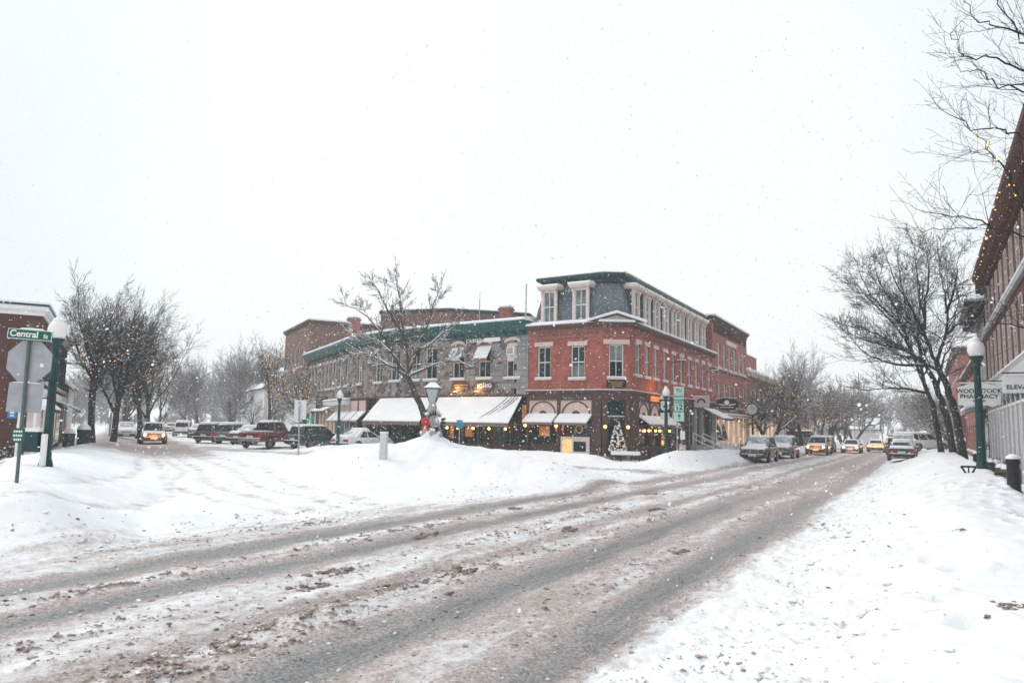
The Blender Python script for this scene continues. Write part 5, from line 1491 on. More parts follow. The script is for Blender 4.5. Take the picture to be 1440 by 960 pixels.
# ------------------------------------------------------------ street signs
def post(m, x, y, z0, z1, r=.03, lean=0.0):
    m.tube([(x, y, z0), (x+lean, y, z1)], r, 8)
sx, sy = -9.17, 14.0
r = thing('street_sign', 'sign post with Central St blade above the back of a stop sign', 'sign', (sx, sy, H(sx, sy)))
m = MB(smooth=True); post(m, sx+.0, sy, H(sx, sy)-.3, 3.88, .032, -.02); m.build('post', mat('green_sign_post', (.10, .14, .13), .5, .2, 8, metal=.2), r)
tl = -.055
c_, s_ = cos(tl), sin(tl)
bf = Fr((sx, sy-.06, 0), d=(1, .10))
def tprism(m, fr, pts, v0, v1, uc, zc, t):
    q = [(uc+(u*cos(t)-z*sin(t)), zc+(u*sin(t)+z*cos(t))) for u, z in pts]; m.prism(fr, q, v0, v1)
m = MB(); tprism(m, bf, [(-.40, -.095), (.40, -.095), (.40, .095), (-.40, .095)], -.01, .01, .03, 3.66, tl); bl = m.build('name_blade', SIGN_GREEN, r)
m = MB()
for a, b, c, d in ((-.40, .40, .085, .095), (-.40, .40, -.095, -.085), (-.40, -.39, -.085, .085), (.39, .40, -.085, .085)):
    tprism(m, bf, [(a, c), (b, c), (b, d), (a, d)], .0105, .013, .03, 3.66, tl)
m.build('blade_border', SIGN_WHITE, bl)
text(bl, 'Central', bf, -.075, .012, 3.668, .165, SIGN_WHITE, depth=.002, tilt=tl, xs=1.02)
text(bl, 'St', bf, .315, .012, 3.628, .105, SIGN_WHITE, depth=.002, tilt=tl)
m = MB(smooth=True); tprism(m, bf, [(-.2, .096), (.25, .096), (.2, .125), (0, .13), (-.15, .12)], -.02, .02, .03, 3.66, tl); m.build('blade_snow', SNOW, bl)
R8 = .395
m = MB(); q = [(R8/cos(pi/8)*cos(pi/8+k*pi/4), R8/cos(pi/8)*sin(pi/8+k*pi/4)) for k in range(8)]
bf2 = Fr((sx, sy+.04, 0), d=(1, .12))
tprism(m, bf2, q, -.006, .0, .0, 3.16, -.03); m.build('stop_sign_back', SIGNBACK, r)
m = MB(); tprism(m, bf2, [(-.33, -.275), (.29, -.275), (.29, .275), (-.33, .275)], -.006, .0, .0, 2.47, -.03); m.build('plate_back', SIGNBACK, r)
m = MB(smooth=True); tprism(m, bf2, [(.2, -.04), (.27, -.05), (.26, .03), (.2, .02)], .0, .02, 0, 3.1, 0); tprism(m, bf2, [(-.3, .0), (.27, .0), (.2, .02), (-.2, .02)], -.02, .015, 0, 2.745, -.03); m.build('stuck_snow', SNOW, r)
m = MB(); m.fbox(bf, -.12, .10, .0, .012, 1.63, 1.9); g_ = m.build('small_green_plate', SIGN_GREEN, r)
for k, tx in enumerate(('KEEP', 'SIDEWALK', 'CLEAR')):
    m = MB(); wd = (.08, .085, .07)[k]
    for q_ in range(4): m.fbox(bf, -.01-wd+q_*wd*.5, -.01-wd+q_*wd*.5+wd*.34, .0125, .015, 1.82-.075*k, 1.86-.075*k)
    m.build('lettering', SIGN_WHITE, g_)
m = MB(smooth=True); post(m, sx-.75, sy+8.2, .4, 1.9, .03); 
# route signs on the corner
px_, py_ = 10.0, 44.4
r = thing('route_sign', 'tall stack of green and white route 12 signs on a post beside the lamp', 'sign', (px_, py_, H(px_, py_)))
m = MB(smooth=True)
ff = Fr((px_, py_, 0), d=(1, .2))
z0 = H(px_, py_)-.3
for u in (-.05,): m.tube([ff.pt(u, 0, z0), ff.pt(u, 0, 4.75)], .04, 6)
m.build('post', GREYM, r)
def plate(par, fr, u0, u1, z0, z1, m_, bord=None, name='plate'):
    q = MB(); q.fbox(fr, u0, u1, .05, .065, z0, z1); p = q.build(name, m_, par)
    if bord:
        q = MB(); t = .04
        q.fbox(fr, u0, u1, .0652, .069, z0, z0+t); q.fbox(fr, u0, u1, .0652, .069, z1-t, z1); q.fbox(fr, u0, u0+t, .0652, .069, z0+t, z1-t); q.fbox(fr, u1-t, u1, .0652, .069, z0+t, z1-t)
        q.build('plate_border', bord, p)
    return p
PALEG = mat('pale_green_sheeting', (.50, .74, .68), .45, .05, 6)
p = plate(r, ff, -.28, .36, 4.27, 4.62, PALEG); text(p, 'TO', ff, .04, .069, 4.44, .27, SIGN_GREEN)
p = plate(r, ff, -.28, .36, 3.93, 4.25, PALEG); text(p, 'SOUTH', ff, .04, .069, 4.09, .18, SIGN_GREEN)
p = plate(r, ff, -.30, .38, 3.18, 3.91, PALEG, SIGN_GREEN); text(p, '12', ff, .04, .072, 3.45, .46, SIGN_GREEN, depth=.012)
q = MB(); q.fbox(ff, -.2, .28, .0652, .069, 3.70, 3.84); q.build('plate_band', SIGN_GREEN, p)
text(p, 'VERMONT', ff, .04, .07, 3.77, .1, SIGN_WHITE)
p = plate(r, ff, -.28, .36, 2.62, 3.16, PALEG)
q = MB(); q.fbox(ff, .02, .07, .066, .07, 2.72, 2.95); q.prism(ff, [(-.06, 2.92), (.15, 2.92), (.045, 3.07)], .066, .07); q.build('arrow', SIGN_GREEN, p)
m = MB(smooth=True); m.fbox(ff, -.29, .37, .03, .09, 4.622, 4.67); m.build('snow_cap', SNOW, r)
r2 = thing('route_shield', 'white shield route sign mostly hidden behind the corner lamp post', 'sign', (px_-.55, py_+1.1, H(px_-.55, py_+1.1)))
f9 = Fr((px_-.58, py_+1.1, 0), d=(1, .2))
m = MB(smooth=True); m.tube([f9.pt(.02, 0, z0), f9.pt(.02, 0, 4.2)], .035, 6); m.build('post', GREYM, r2)
p = plate(r2, f9, -.34, .36, 3.16, 3.94, SIGN_BLACK)
q = MB(); q.prism(f9, [(.01+.30*a, 3.56+.34*b) for a, b in ((-.75, -.7), (-.35, -.85), (0, -1), (.35, -.85), (.75, -.7), (1, -.3), (.85, .2), (1, .65), (.55, .95), (0, .8), (-.55, .95), (-1, .65), (-.85, .2), (-1, -.3))], .0655, .07); q.build('shield', SIGN_WHITE, p)
text(p, '4', f9, .01, .072, 3.5, .5, SIGN_BLACK)
plate(r2, f9, -.28, .3, 3.96, 4.2, SIGN_WHITE); p = plate(r2, f9, -.28, .3, 2.72, 3.13, SIGN_WHITE)
# lower plates on a stub post
r3_ = thing('parking_sign', 'short post with a small white box and pale plate below the route signs', 'sign', (px_+.12, py_-.5, H(px_, py_-.5)))
f8 = Fr((px_+.1, py_-.55, 0), d=(1, .2))
m = MB(smooth=True); m.tube([f8.pt(0, 0, z0), f8.pt(0, 0, 2.3)], .03, 6); m.build('post', GREYM, r3_)
plate(r3_, f8, -.13, .17, 1.55, 2.05, SIGN_WHITE); plate(r3_, f8, -.2, .22, .95, 1.25, PINK)
# back of a square sign in front of the green car
r = thing('square_sign', 'pale square sign seen from behind on a post before the parked green car', 'sign', (-11.9, 42.0, .4))
ff = Fr((-11.9, 42.0, 0), d=(1, -.1))
m = MB(smooth=True); m.tube([(-11.85, 41.95, .2), (-11.95, 41.95, 3.3)], .045, 6); m.build('post', GREYM, r)
m = MB(); m.fbox(ff, -.36, .34, -.05, -.035, 2.28, 3.38); m.build('plate', mat('pale_sign_back', (.66, .68, .69), .5, .04, 3), r)
# blue parking sign before the awnings
r = thing('parking_sign', 'thin post with a small blue and teal plate before the long awnings', 'sign', (-2.25, 33.0, 1.2))
m = MB(smooth=True); m.tube([(-2.25, 33, .6), (-2.25, 33, 2.35)], .025, 6); m.build('post', GREYM, r)
ff = Fr((-2.25, 33, 0), d=(1, 0))
plate(r, ff, -.13, .13, 1.98, 2.2, SIGN_BLUE); plate(r, ff, -.13, .13, 2.21, 2.36, mat('teal_sign_sheeting', (.03, .3, .36), .4, .05, 5))
# weathered marker post in the bank
r = thing('marker_post', 'pale square marker post standing in the snow of the traffic island', 'post', (-4.85, 28.7, H(-4.85, 28.7)))
z0 = H(-4.85, 28.7)-.3
ff = Fr((-4.85, 28.7, 0), d=(.96, -.28))
m = MB(); m.fbox(ff, -.12, .12, -.11, .11, z0, z0+1.25); m.build('shaft', mat('whitewashed_wood', (.55, .56, .58), .8, .12, 6), r)
m = MB(smooth=True); m.fbox(ff, -.13, .13, -.12, .12, z0+1.252, z0+1.31); m.build('snow_cap', SNOW, r)
# green sign on the far right pavement
x, y = xy(.9, 66)
r = thing('street_sign', 'small green street sign on a dark green pole before the right-hand trees', 'sign', (x, y, .5))
m = MB(smooth=True); m.tube([(x, y, .3), (x-.1, y, 4.0)], .07, 8); m.build('post', GREENPOST, r)
ff = Fr((x, y, 0), d=(1, .3)); m = MB(); m.fbox(ff, -.75, -.1, -.02, .02, 3.2, 3.7); g_ = m.build('plate', SIGN_GREEN, r)
m = MB(); m.fbox(ff, -.66, -.5, .021, .026, 3.3, 3.6); m.fbox(ff, -.4, -.2, .021, .026, 3.3, 3.6); m.build('lettering', SIGN_WHITE, g_)
# post clock on the far kerb
x, y = xy(-13.6, 69.5)
r = thing('post_clock', 'round faced clock on a dark post outside the lit shopfront', 'clock', (x, y, .2))
m = MB(smooth=True); m.tube([(x, y, 0), (x, y, 3.6)], [.12, .07], 8); m.build('post', BLACKM, r)
ff = Fr((x, y, 0), d=(NX, NY))
m = MB(); m.prism(ff, [(.55*cos(2*pi*k/24), 4.1+.55*sin(2*pi*k/24)) for k in range(24)], -.14, .14); c_ = m.build('case', BLACKM, r)
m = MB(); m.prism(ff, [(.47*cos(2*pi*k/24), 4.1+.47*sin(2*pi*k/24)) for k in range(24)], .141, .15); f_ = m.build('dial', mat('clock_dial', (.5, .54, .58), .4, .06), c_)
m = MB(); m.fbox(ff, -.015, .015, .151, .16, 4.08, 4.45); m.prism(ff, [(-.02, 4.1), (.02, 4.08), (.28, 4.24), (.26, 4.27)], .151, .16); m.build('hands', BLACKM, f_)
# things on the right-hand pavement
pots = [((3.0, 36.5), 'bronze planter under the shop window nearest the right edge', 1.0), ((3.0, 43.5), 'squat clay planter in the middle of the shop windows', .95),
        ((3.05, 47.0), 'squat clay planter just right of the lamp post foot', .95), ((3.0, 39.8), 'round clay planter second from the right edge', .9)]
pp = thing('planter', pots[0][1], 'planter', (*xy(*pots[0][0]), .3), group='snowy planters along the shopfront'); OFF[pp] = (0, 0, 0)
m = MB(smooth=True); m.lathe((0, 0, -.1), [(.22, 0), (.3, .25), (.34, .55), (.37, .58), (.37, .66), (.3, .66)], 14); m.build('pot', TERRACOTTA, pp)
m = MB(smooth=True); m.lathe((0, 0, .55), [(.33, 0), (.3, .12), (.16, .2), (.02, .22)], 12); m.build('snow_cap', SNOW, pp)
m = MB()
for k in range(34):
    a = rg2.uniform(0, 6.28); q = rg2.uniform(.3, 1); m.tube([(.1*cos(a), .1*sin(a), .6), (.3*q*cos(a), .3*q*sin(a), .6+.3*rg2.random())], [.02, .006], 4)
m.build('dry_stems', BARK, pp)
for k, (p_, lab, sc) in enumerate(pots):
    z = H(*xy(*p_))
    if k == 0: pp.location = (*xy(*p_), z+.0)
    else: dup(pp, lab, (*xy(*p_), z), k*1.3, sc)
def bollard(x, y, lab, h=.75):
    z = H(x, y)
    r = thing('bollard', lab, 'bollard', (x, y, z), group='black bollards')
    m = MB(smooth=True); m.lathe((x, y, z-.2), [(.16, 0), (.16, .1), (.13, .16), (.12, h), (.14, h+.04), (.13, h+.12), (.03, h+.18)], 12); m.build('shaft', BLACKM, r)
    m = MB(smooth=True); m.lathe((x, y, z-.2+h+.1), [(.13, 0), (.12, .07), (.05, .12), (.005, .13)], 12); m.build('snow_cap', SNOW, r)
bollard(10.7, 15.9, 'black snow-capped bollard nearest the right edge', .7)
bollard(*xy(2.2, 44.2), 'black bollard between the two right-hand tree trunks', .8)
bollard(*xy(2.5, 38.8), 'black bollard just left of the big right-hand lamp post', .8)
bx2, by2 = 12.9, 20.3
r = thing('buried_bench', 'bench buried in the right snow bank with only its iron ends showing', 'bench', (bx2, by2, H(bx2, by2)))
for s_ in (-1, 1):
    x, y = bx2+s_*.42, by2-.05*s_; z = H(x, y); m = MB()
    m.tube([(x-.2, y, z+.16), (x+.2, y, z+.16)], .03, 5); m.tube([(x-.2, y, z+.16), (x-.02, y, z-.1)], .028, 5); m.tube([(x+.2, y, z+.16), (x+.04, y, z-.1)], .028, 5)
    m.tube([(x, y, z+.16), (x, y, z-.1)], .02, 5); m.build('bench_end', BLACKM, r)
m = MB(); m.box(bx2-.42, bx2+.42, by2-.1, by2+.3, H(bx2, by2)-.5, H(bx2, by2)-.3); m.build('seat', BROWN, r)
# bins on the left pavement
bn = [((-26.6, 45.0), 'dark round litter bin nearer the camera on the left pavement', .95), ((-27.2, 47.6), 'dark litter bin with a snow dome just behind the nearer bin', 1.15)]
for k, ((x, y), lab, sc) in enumerate(bn):
    z = H(x, y)
    if k == 0:
        b0 = thing('litter_bin', lab, 'litter bin', (x, y, z), group='litter bins on the left pavement'); OFF[b0] = (0, 0, 0)
        m = MB(smooth=True); m.lathe((0, 0, -.1), [(.3, 0), (.34, .8), (.36, .84), (.36, .9), (.3, .92)], 14); m.build('drum', DTEAL, b0)
        m = MB(smooth=True); m.lathe((0, 0, .82), [(.35, 0), (.3, .16), (.16, .28), (.01, .32)], 12); m.build('snow_cap', SNOW, b0)
    else: dup(b0, lab, (x, y, z), .4, sc)
# low evergreen bush at the left edge and a decked Christmas tree in the corner doorway
def bush(x, y, z, r_, h, lab, n=900, name='evergreen_bush', cat='bush'):
    r = thing(name, lab, cat, (x, y, z)); g = random.Random(int(x*100))
    m = MB(); s = MB()
    for k in range(n):
        a = g.uniform(0, 6.28); q = g.random()**.5; zz = g.random()
        rad = r_*q*sqrt(max(.05, 1-zz*zz)); p = Vector((x+rad*cos(a), y+rad*sin(a), z+h*zz))
        d = Vector((cos(a), sin(a), g.uniform(-.1, .9))).normalized()*g.uniform(.1, .22); w = d.cross(Vector((0, 0, 1))).normalized()*.035
        (s if (g.random() < .3 and zz > .35) else m).add([tuple(p-w), tuple(p+w), tuple(p+d+w*.3), tuple(p+d-w*.3)], [(0, 1, 2, 3)])
    m.build('foliage', EVERGREEN, r); s.build('leaf_snow', SNOW, r)
    return r
bx3 = -13.0
bush(bx3-.2, 18.3, H(bx3, 18.3)-.15, .75, 1.05, 'dark evergreen bush dusted with snow at the left edge')
bx3 = -20.9
bush(bx3, 31.4, H(bx3, 31.4)-.1, .6, .6, 'low snowy potted greenery at the foot of the left brick wall', 500)
cx, cy_ = FF.pt(.88, .75, 0)[:2]
r = thing('christmas_tree', 'slim Christmas tree heavy with snow in the corner doorway', 'tree', (cx, cy_, .35))
g = random.Random(9); m = MB(); s = MB(smooth=True); o_ = MB(smooth=True)
m.tube([(cx, cy_, .3), (cx, cy_, 2.75)], [.07, .02], 6); m.build('trunk', BARK, r); m = MB()
for k in range(1500):
    q = g.random()**.75; z = .5+2.35*(1-q); R = .03+.62*q; a = g.uniform(0, 6.28)
    p = Vector((cx+R*.55*cos(a), cy_+R*.55*sin(a), z)); e = Vector((cx+R*cos(a), cy_+R*sin(a), z-.12*q)); w = (e-p).cross(Vector((0, 0, 1))).normalized()*.04
    m.add([tuple(p-w), tuple(p+w), tuple(e)], [(0, 1, 2)])
for k in range(120):
    q = g.random()**.7; z = .55+2.2*(1-q); R = .02+.56*q; a = g.uniform(0, 6.28); s.ball((cx+R*cos(a), cy_+R*sin(a), z), .05+.065*q, 5, .6)
for k in range(34):
    q = g.random()**.7; z = .55+2.2*(1-q); R = .02+.62*q; a = g.uniform(pi, 2*pi); o_.ball((cx+R*cos(a), cy_+R*sin(a), z), .028, 5)
m.build('needles', EVERGREEN, r); s.build('branch_snow', SNOW, r); o_.build('string_lights', emit('soft_tree_light', (1, .6, .26), 1.1), r)
x, y = FF.pt(1.1, 2.3, 0)[:2]
r = thing('snow_covered_bench', 'low snow-covered bench with cross-braced rail before the corner door', 'bench', (x, y, .2)); zz = H(x, y)
ff = Fr((x, y, 0), d=(1, -.05))
m = MB(smooth=True); m.fbox(ff, -.85, .85, -.28, .28, zz+.376, zz+.58); m.build('seat_snow', SNOW, r)
m = MB(); m.fbox(ff, -.85, .85, -.25, .25, zz+.3, zz+.375); m.build('seat', BROWN, r)
m = MB()
for u in (-.8, -.3, .3, .8): m.fbox(ff, u-.03, u+.03, .2, .25, zz-.1, zz+.3)
for u in (-.05, .2, .45): m.tube([ff.pt(u, .26, zz+.1), ff.pt(u+.2, .26, zz+.3)], .018, 4); m.tube([ff.pt(u+.2, .26, zz+.1), ff.pt(u, .26, zz+.3)], .018, 4)
m.build('rail', BLACKM, r)
# ------------------------------------------------------------ vehicles
def lerp(a, b, t): return a+(b-a)*t
CARS = {
 'suv': dict(L=4.75, W=1.92, belt=1.05, roof=1.74, wb=2.8, wr=.37, zb=.27, gb=(-2.2, 1.1), gr=(-1.95, .2), tr=.80,
    stn=[(-2.36, .48, .92, .82), (-2.28, .34, 1.03, .91), (-2.0, .27, 1.06, .96), (0, .26, 1.06, .96), (1.0, .26, 1.05, .95), (1.5, .26, 1.03, .94), (2.0, .28, .98, .92), (2.25, .34, .9, .86), (2.37, .46, .78, .74)], side=[(.05, .30), (.34, .62), (.66, .95)]),
 'sedan': dict(L=4.75, W=1.84, belt=.93, roof=1.43, wb=2.75, wr=.33, zb=.22, gb=(-1.85, 1.15), gr=(-.95, .15), tr=.74,
    stn=[(-2.36, .42, .84, .74), (-2.28, .30, .94, .86), (-1.8, .22, .97, .91), (0, .2, .94, .92), (1.1, .22, .93, .91), (1.7, .22, .86, .89), (2.15, .26, .78, .84), (2.36, .38, .64, .70)], side=[(.22, .48), (.52, .86)]),
 'pickup': dict(L=5.8, W=2.02, belt=1.18, roof=2.0, wb=3.6, wr=.41, zb=.46, gb=(-.95, 1.25), gr=(-.75, .45), tr=.80,
    stn=[(-2.9, .62, 1.14, .94), (-2.84, .52, 1.2, .99), (-2.0, .48, 1.21, 1.0), (-1.0, .46, 1.21, 1.0), (1.2, .46, 1.2, 1.0), (1.8, .46, 1.17, .99), (2.5, .48, 1.12, .96), (2.8, .54, 1.04, .92), (2.92, .62, .92, .82)], side=[(.06, .42), (.47, .93)]),
 'van': dict(L=5.2, W=1.98, belt=1.15, roof=2.05, wb=3.1, wr=.36, zb=.3, gb=(-2.5, 1.7), gr=(-2.35, .9), tr=.84,
    stn=[(-2.6, .5, 1.0, .9), (-2.5, .34, 1.13, .97), (0, .3, 1.16, .99), (1.6, .3, 1.13, .98), (2.2, .32, 1.0, .94), (2.5, .4, .88, .86), (2.6, .52, .74, .74)], side=[(.04, .28), (.31, .58), (.61, .92)]),
}
def wheel_at(par, wr, x, y, sgn):
    m = MB(smooth=True)
    n = 18; prof = [(wr*.62, -.1), (wr*.9, -.11), (wr, -.07), (wr, .07), (wr*.9, .11), (wr*.62, .1)]
    rings = [[(x+sgn*w_, y+r_*cos(2*pi*k/n), wr+r_*sin(2*pi*k/n)) for k in range(n)] for r_, w_ in prof]
    m.loft(rings); t = m.build('tyre', RUBBER, par)
    w = par
    m = MB(); n = 14
    xo = x+sgn*.101
    ring = lambda r_, xx: [(xx, y+r_*cos(2*pi*k/n), wr+r_*sin(2*pi*k/n)) for k in range(n)]
    m.loft([ring(wr*.63, x+sgn*.06), ring(wr*.63, xo), ring(wr*.52, xo), ring(wr*.5, x+sgn*.06)])
    for k in range(5):
        a = 2*pi*k/5; c_, s_ = cos(a), sin(a)
        p = [(wr*.08, -.035), (wr*.54, -.022), (wr*.54, .022), (wr*.08, .035)]
        q = [(y+u*c_-v*s_, wr+u*s_+v*c_) for u, v in p]
        m.hexa([(x+sgn*.07, *q[0]), (x+sgn*.07, *q[1]), (x+sgn*.07, *q[2]), (x+sgn*.07, *q[3]), (xo-.0*sgn, *q[0]), (xo, *q[1]), (xo, *q[2]), (xo, *q[3])])
    r = m.build('rim', CHROME, t)
    return t
def car(label, kind, paint, loc, head, snow=.12, frosty=True, lights=None, tail=None, cat='car', name='parked_car', group=None, hood_clear=False, rear_snow=False, grille='bars'):
    c = CARS[kind]; W2 = c['W']/2
    x0, y0 = loc
    r = thing(name, label, cat, (x0, y0, 0), group); OFF[r] = (0, 0, 0)
    rings = []
    for y, zb, zt, hw in c['stn']:
        hw = hw*W2/max(q[3] for q in c['stn']); dz = zt-zb
        h = [(.80*hw, zb), (.95*hw, zb+.05*dz), (hw, zb+.28*dz), (hw, zb+.60*dz), (.975*hw, zb+.86*dz), (.90*hw, zt-.02), (.74*hw, zt)]
        rings.append([(x, y, z) for x, z in h]+[(-x, y, z) for x, z in h[::-1]])
    m = MB(smooth=True); m.loft([q[::-1] for q in rings]); body = m.build('body', paint, r)
    gb, gr, zb_, zr = c['gb'], c['gr'], c['belt']-.03, c['roof']
    hb, ht = W2*.90, W2*c['tr']*.93
    def outl(y0_, y1_, hw, z, cut=.14): return [(-hw, y0_+cut, z), (-hw+cut, y0_, z), (hw-cut, y0_, z), (hw, y0_+cut, z), (hw, y1_-cut, z), (hw-cut, y1_, z), (-hw+cut, y1_, z), (-hw, y1_-cut, z)]
    m = MB(smooth=True)
    m.loft([outl(gb[0], gb[1], hb, zb_), outl(lerp(gb[0], gr[0], .93), lerp(gb[1], gr[1], .93), lerp(hb, ht, .93), lerp(zb_, zr, .93)), outl(gr[0]+.05, gr[1]-.08, ht-.07, zr)])
    cab = m.build('cabin', paint, r)
    def gp(sx, fy, fz, o=.008):
        hw = lerp(hb, ht, fz)+o
        return (sx*hw, lerp(lerp(gb[0], gr[0], fz), lerp(gb[1], gr[1], fz), fy), lerp(zb_, zr, fz))
    for sx in (1, -1):
        for k, (a, b) in enumerate(c['side']):
            m = MB(); q = [gp(sx, a, .12), gp(sx, b, .12), gp(sx, min(b, .93), .86), gp(sx, max(a, .07), .86)]
            m.poly(q if sx > 0 else q[::-1]); m.build('side_window', CARGLASS, r)
        m = MB()
        m.hexa([(sx*W2*.99-.006, -.05, c['belt']-.2), (sx*W2*.99+.012, -.05, c['belt']-.2), (sx*W2*.99+.012, .1, c['belt']-.2), (sx*W2*.99-.006, .1, c['belt']-.2)] +
               [(sx*W2*.99-.006, -.05, c['belt']-.17), (sx*W2*.99+.012, -.05, c['belt']-.17), (sx*W2*.99+.012, .1, c['belt']-.17), (sx*W2*.99-.006, .1, c['belt']-.17)])
        m.build('door_handle', PLASTIC, r)
        m = MB(smooth=True); m.ball((sx*(W2+.1), gb[1]-.42, c['belt']+.06), .105, 8, .8); m.tube([(sx*W2*.9, gb[1]-.4, c['belt']), (sx*(W2+.08), gb[1]-.42, c['belt']+.04)], .03, 5); m.build('mirror', PLASTIC, r)
        m = MB(smooth=True); m.ball((sx*(W2+.1), gb[1]-.42, c['belt']+.13), .09, 7, .5); m.build('mirror_snow', SNOW, r)
    def endpane(y_b, y_t, fz0, fz1, s_, nm, mt):
        q = []
        for fz, sg in ((fz0, -1), (fz0, 1), (fz1, 1), (fz1, -1)):
            hw = (lerp(hb, ht, fz)-.13)
            q.append((sg*hw, lerp(y_b, y_t, fz)+s_*.008, lerp(zb_, zr, fz)))
        m = MB(); m.poly(q if s_ < 0 else q[::-1]); m.build(nm, mt, r)
    endpane(gb[1], gr[1], .08, .9, 1, 'windshield', CARFROST if frosty else CARGLASS)
    endpane(gb[0], gr[0], .14, .86, -1, 'rear_window', CARFROST if rear_snow else CARGLASS)
    for sy in (1, -1):
        for sx in (1, -1):
            yy = sy*c['wb']/2
            m = MB(); n = 16; ro, ri = c['wr']*1.24, c['wr']*1.02
            for k in range(n//2+2):
                a, b = -.25+(pi+.5)*k/(n//2+2), -.25+(pi+.5)*(k+1)/(n//2+2)
                xx = sx*W2
                P = lambda rr, t, q: (q, yy+rr*cos(t), c['wr']+rr*sin(t))
                m.hexa([P(0.01, a, xx*.93), P(ro, a, xx*.93), P(ro, b, xx*.93), P(0.01, b, xx*.93), P(0.01, a, xx+.004*sx), P(ro, a, xx+.012*sx), P(ro, b, xx+.012*sx), P(0.01, b, xx+.004*sx)])
            m.build('wheel_arch', PLASTIC, r)
            wheel_at(r, c['wr'], sx*(W2-.06), yy, sx)
    yf = c['stn'][-1][0]; yr = c['stn'][0][0]; zf = c['stn'][-2][2]; b0 = c['stn'][-1][1]
    zh = zf-.12
    for sx in (1, -1):
        m = MB(smooth=True); m.box(min(sx*W2*.50, sx*W2*.84), max(sx*W2*.50, sx*W2*.84), yf-.22, yf-.045, zh-.1, zh+.05); hl = m.build('headlight', LENS, r)
        if lights:
            m = MB(smooth=True); m.ball((sx*W2*.70, yf-.03, zh-.02), .095, 8); m.build('bulb', HEADL, hl)
        ztl = c['stn'][1][2]-.12
        if kind in ('suv', 'van', 'pickup'): bx = (W2*.74, W2*.93, ztl-.32, ztl+.02)
        else: bx = (W2*.42, W2*.90, ztl-.16, ztl+.0)
        m = MB(); m.box(min(sx*bx[0], sx*bx[1]), max(sx*bx[0], sx*bx[1]), yr-.012, yr+.2, bx[2], bx[3]); m.build('taillight', TAILON if tail else TAIL, r)
    m = MB(); m.box(-W2*.48, W2*.48, yf-.2, yf-.008, zh-.13, zh+.06)
    gl = m.build('grille', PLASTIC, r)
    m = MB()
    for k in range(3): m.box(-W2*.46, W2*.46, yf-.007, yf+.006, zh-.1+.055*k, zh-.085+.055*k)
    m.build('grille_bar', GREYM, gl)
    m = MB(smooth=True); m.box(-W2*.80, W2*.80, yf-.25, yf+.03, b0-.1, b0+.1); m.build('front_bumper', PLASTIC, r)
    m = MB(); m.box(-.26, .26, yf+.031, yf+.04, b0-.03, b0+.09); m.build('license_plate', PLATE, r)
    m = MB(smooth=True); zbm = c['stn'][0][1]; m.box(-W2*.9, W2*.9, yr-.10, yr+.2, zbm-.06, zbm+.14); m.build('rear_bumper', CHROME if kind == 'pickup' else PLASTIC, r)
    m = MB(); m.box(-.26, .26, yr-.02, yr-.008, zbm+.2, zbm+.33); m.build('license_plate', PLATE, r)
    if snow:
        m = MB(smooth=True)
        a = outl(gr[0]+.02, gr[1]-.02, ht+.0, zr-.03, .2); b = outl(gr[0]+.05, gr[1]-.04, ht-.01, zr+snow*.6, .22); d = outl(gr[0]+.22, gr[1]-.2, ht-.16, zr+snow, .2)
        m.loft([a, b, d]); m.build('roof_snow', SNOW, r)
        def deck(y_a, y_b, t):
            rr = []; S = c['stn']
            n = 6
            for k in range(n+1):
                y = lerp(y_a, y_b, k/n); i = max(j for j in range(len(S)-1) if S[j][0] <= y) if y > S[0][0] else 0
                f = min(1, (y-S[i][0])/(S[i+1][0]-S[i][0])); z = lerp(S[i][2], S[i+1][2], f); hw = lerp(S[i][3], S[i+1][3], f)*W2*.86/max(q[3] for q in S)
                tt = t*(.4 if k in (0, n) else 1)
                rr.append([(-hw, y, z-.05), (hw, y, z-.05), (hw, y, z+tt*.5), (hw*.8, y, z+tt), (-hw*.8, y, z+tt), (-hw, y, z+tt*.5)])
            q = MB(smooth=True); q.loft(rr[::-1]); return q
        if not hood_clear: deck(gb[1]-.08, c['stn'][-2][0], snow*.75).build('hood_snow', SNOW, r)
        if kind == 'sedan': deck(c['stn'][1][0]+.02, gb[0]+.25, snow*.9).build('trunk_snow', SNOW, r)
        m = MB(smooth=True); m.box(-W2*.85, W2*.85, yr-.11, yr+.02, zbm+.141, zbm+.19); m.box(-W2*.75, W2*.75, yf-.1, yf+.028, b0+.101, b0+.14); m.build('bumper_snow', SNOW, r)
        if frosty:
            m = MB(smooth=True)
            q = [(-hb+.2, gb[1]+.02, zb_+.02), (hb-.2, gb[1]+.02, zb_+.02), (hb-.24, lerp(gb[1], gr[1], .28)+.03, lerp(zb_, zr, .28)), (-hb+.24, lerp(gb[1], gr[1], .34)+.03, lerp(zb_, zr, .34))]
            m.hexa([(a_, b_, c_-.03) for a_, b_, c_ in q]+[(a_, b_+.03, c_+.03) for a_, b_, c_ in q]); m.build('windshield_snow', SNOW, r)
    if kind == 'pickup':
        m = MB(); m.box(-W2*.86, W2*.86, -2.75, -1.05, 1.215, 1.235); m.build('bed_cover', PLASTIC, r)
        m = MB(); m.box(-.16, .16, yr-.02, yr+.01, .98, 1.06); m.build('tailgate_handle', PLASTIC, r)
        m = MB(smooth=True); m.box(-W2*.84, W2*.84, -2.7, -1.1, 1.236, 1.30); m.build('bed_snow', SNOW, r)
    z = H(x0, y0)
    dx, dy = sin(head)*1.4, cos(head)*1.4
    z = (H(x0+dx, y0+dy)+H(x0-dx, y0-dy)+z)/3+.02
    r.location = (x0, y0, z); r.rotation_euler = (0, 0, -head)
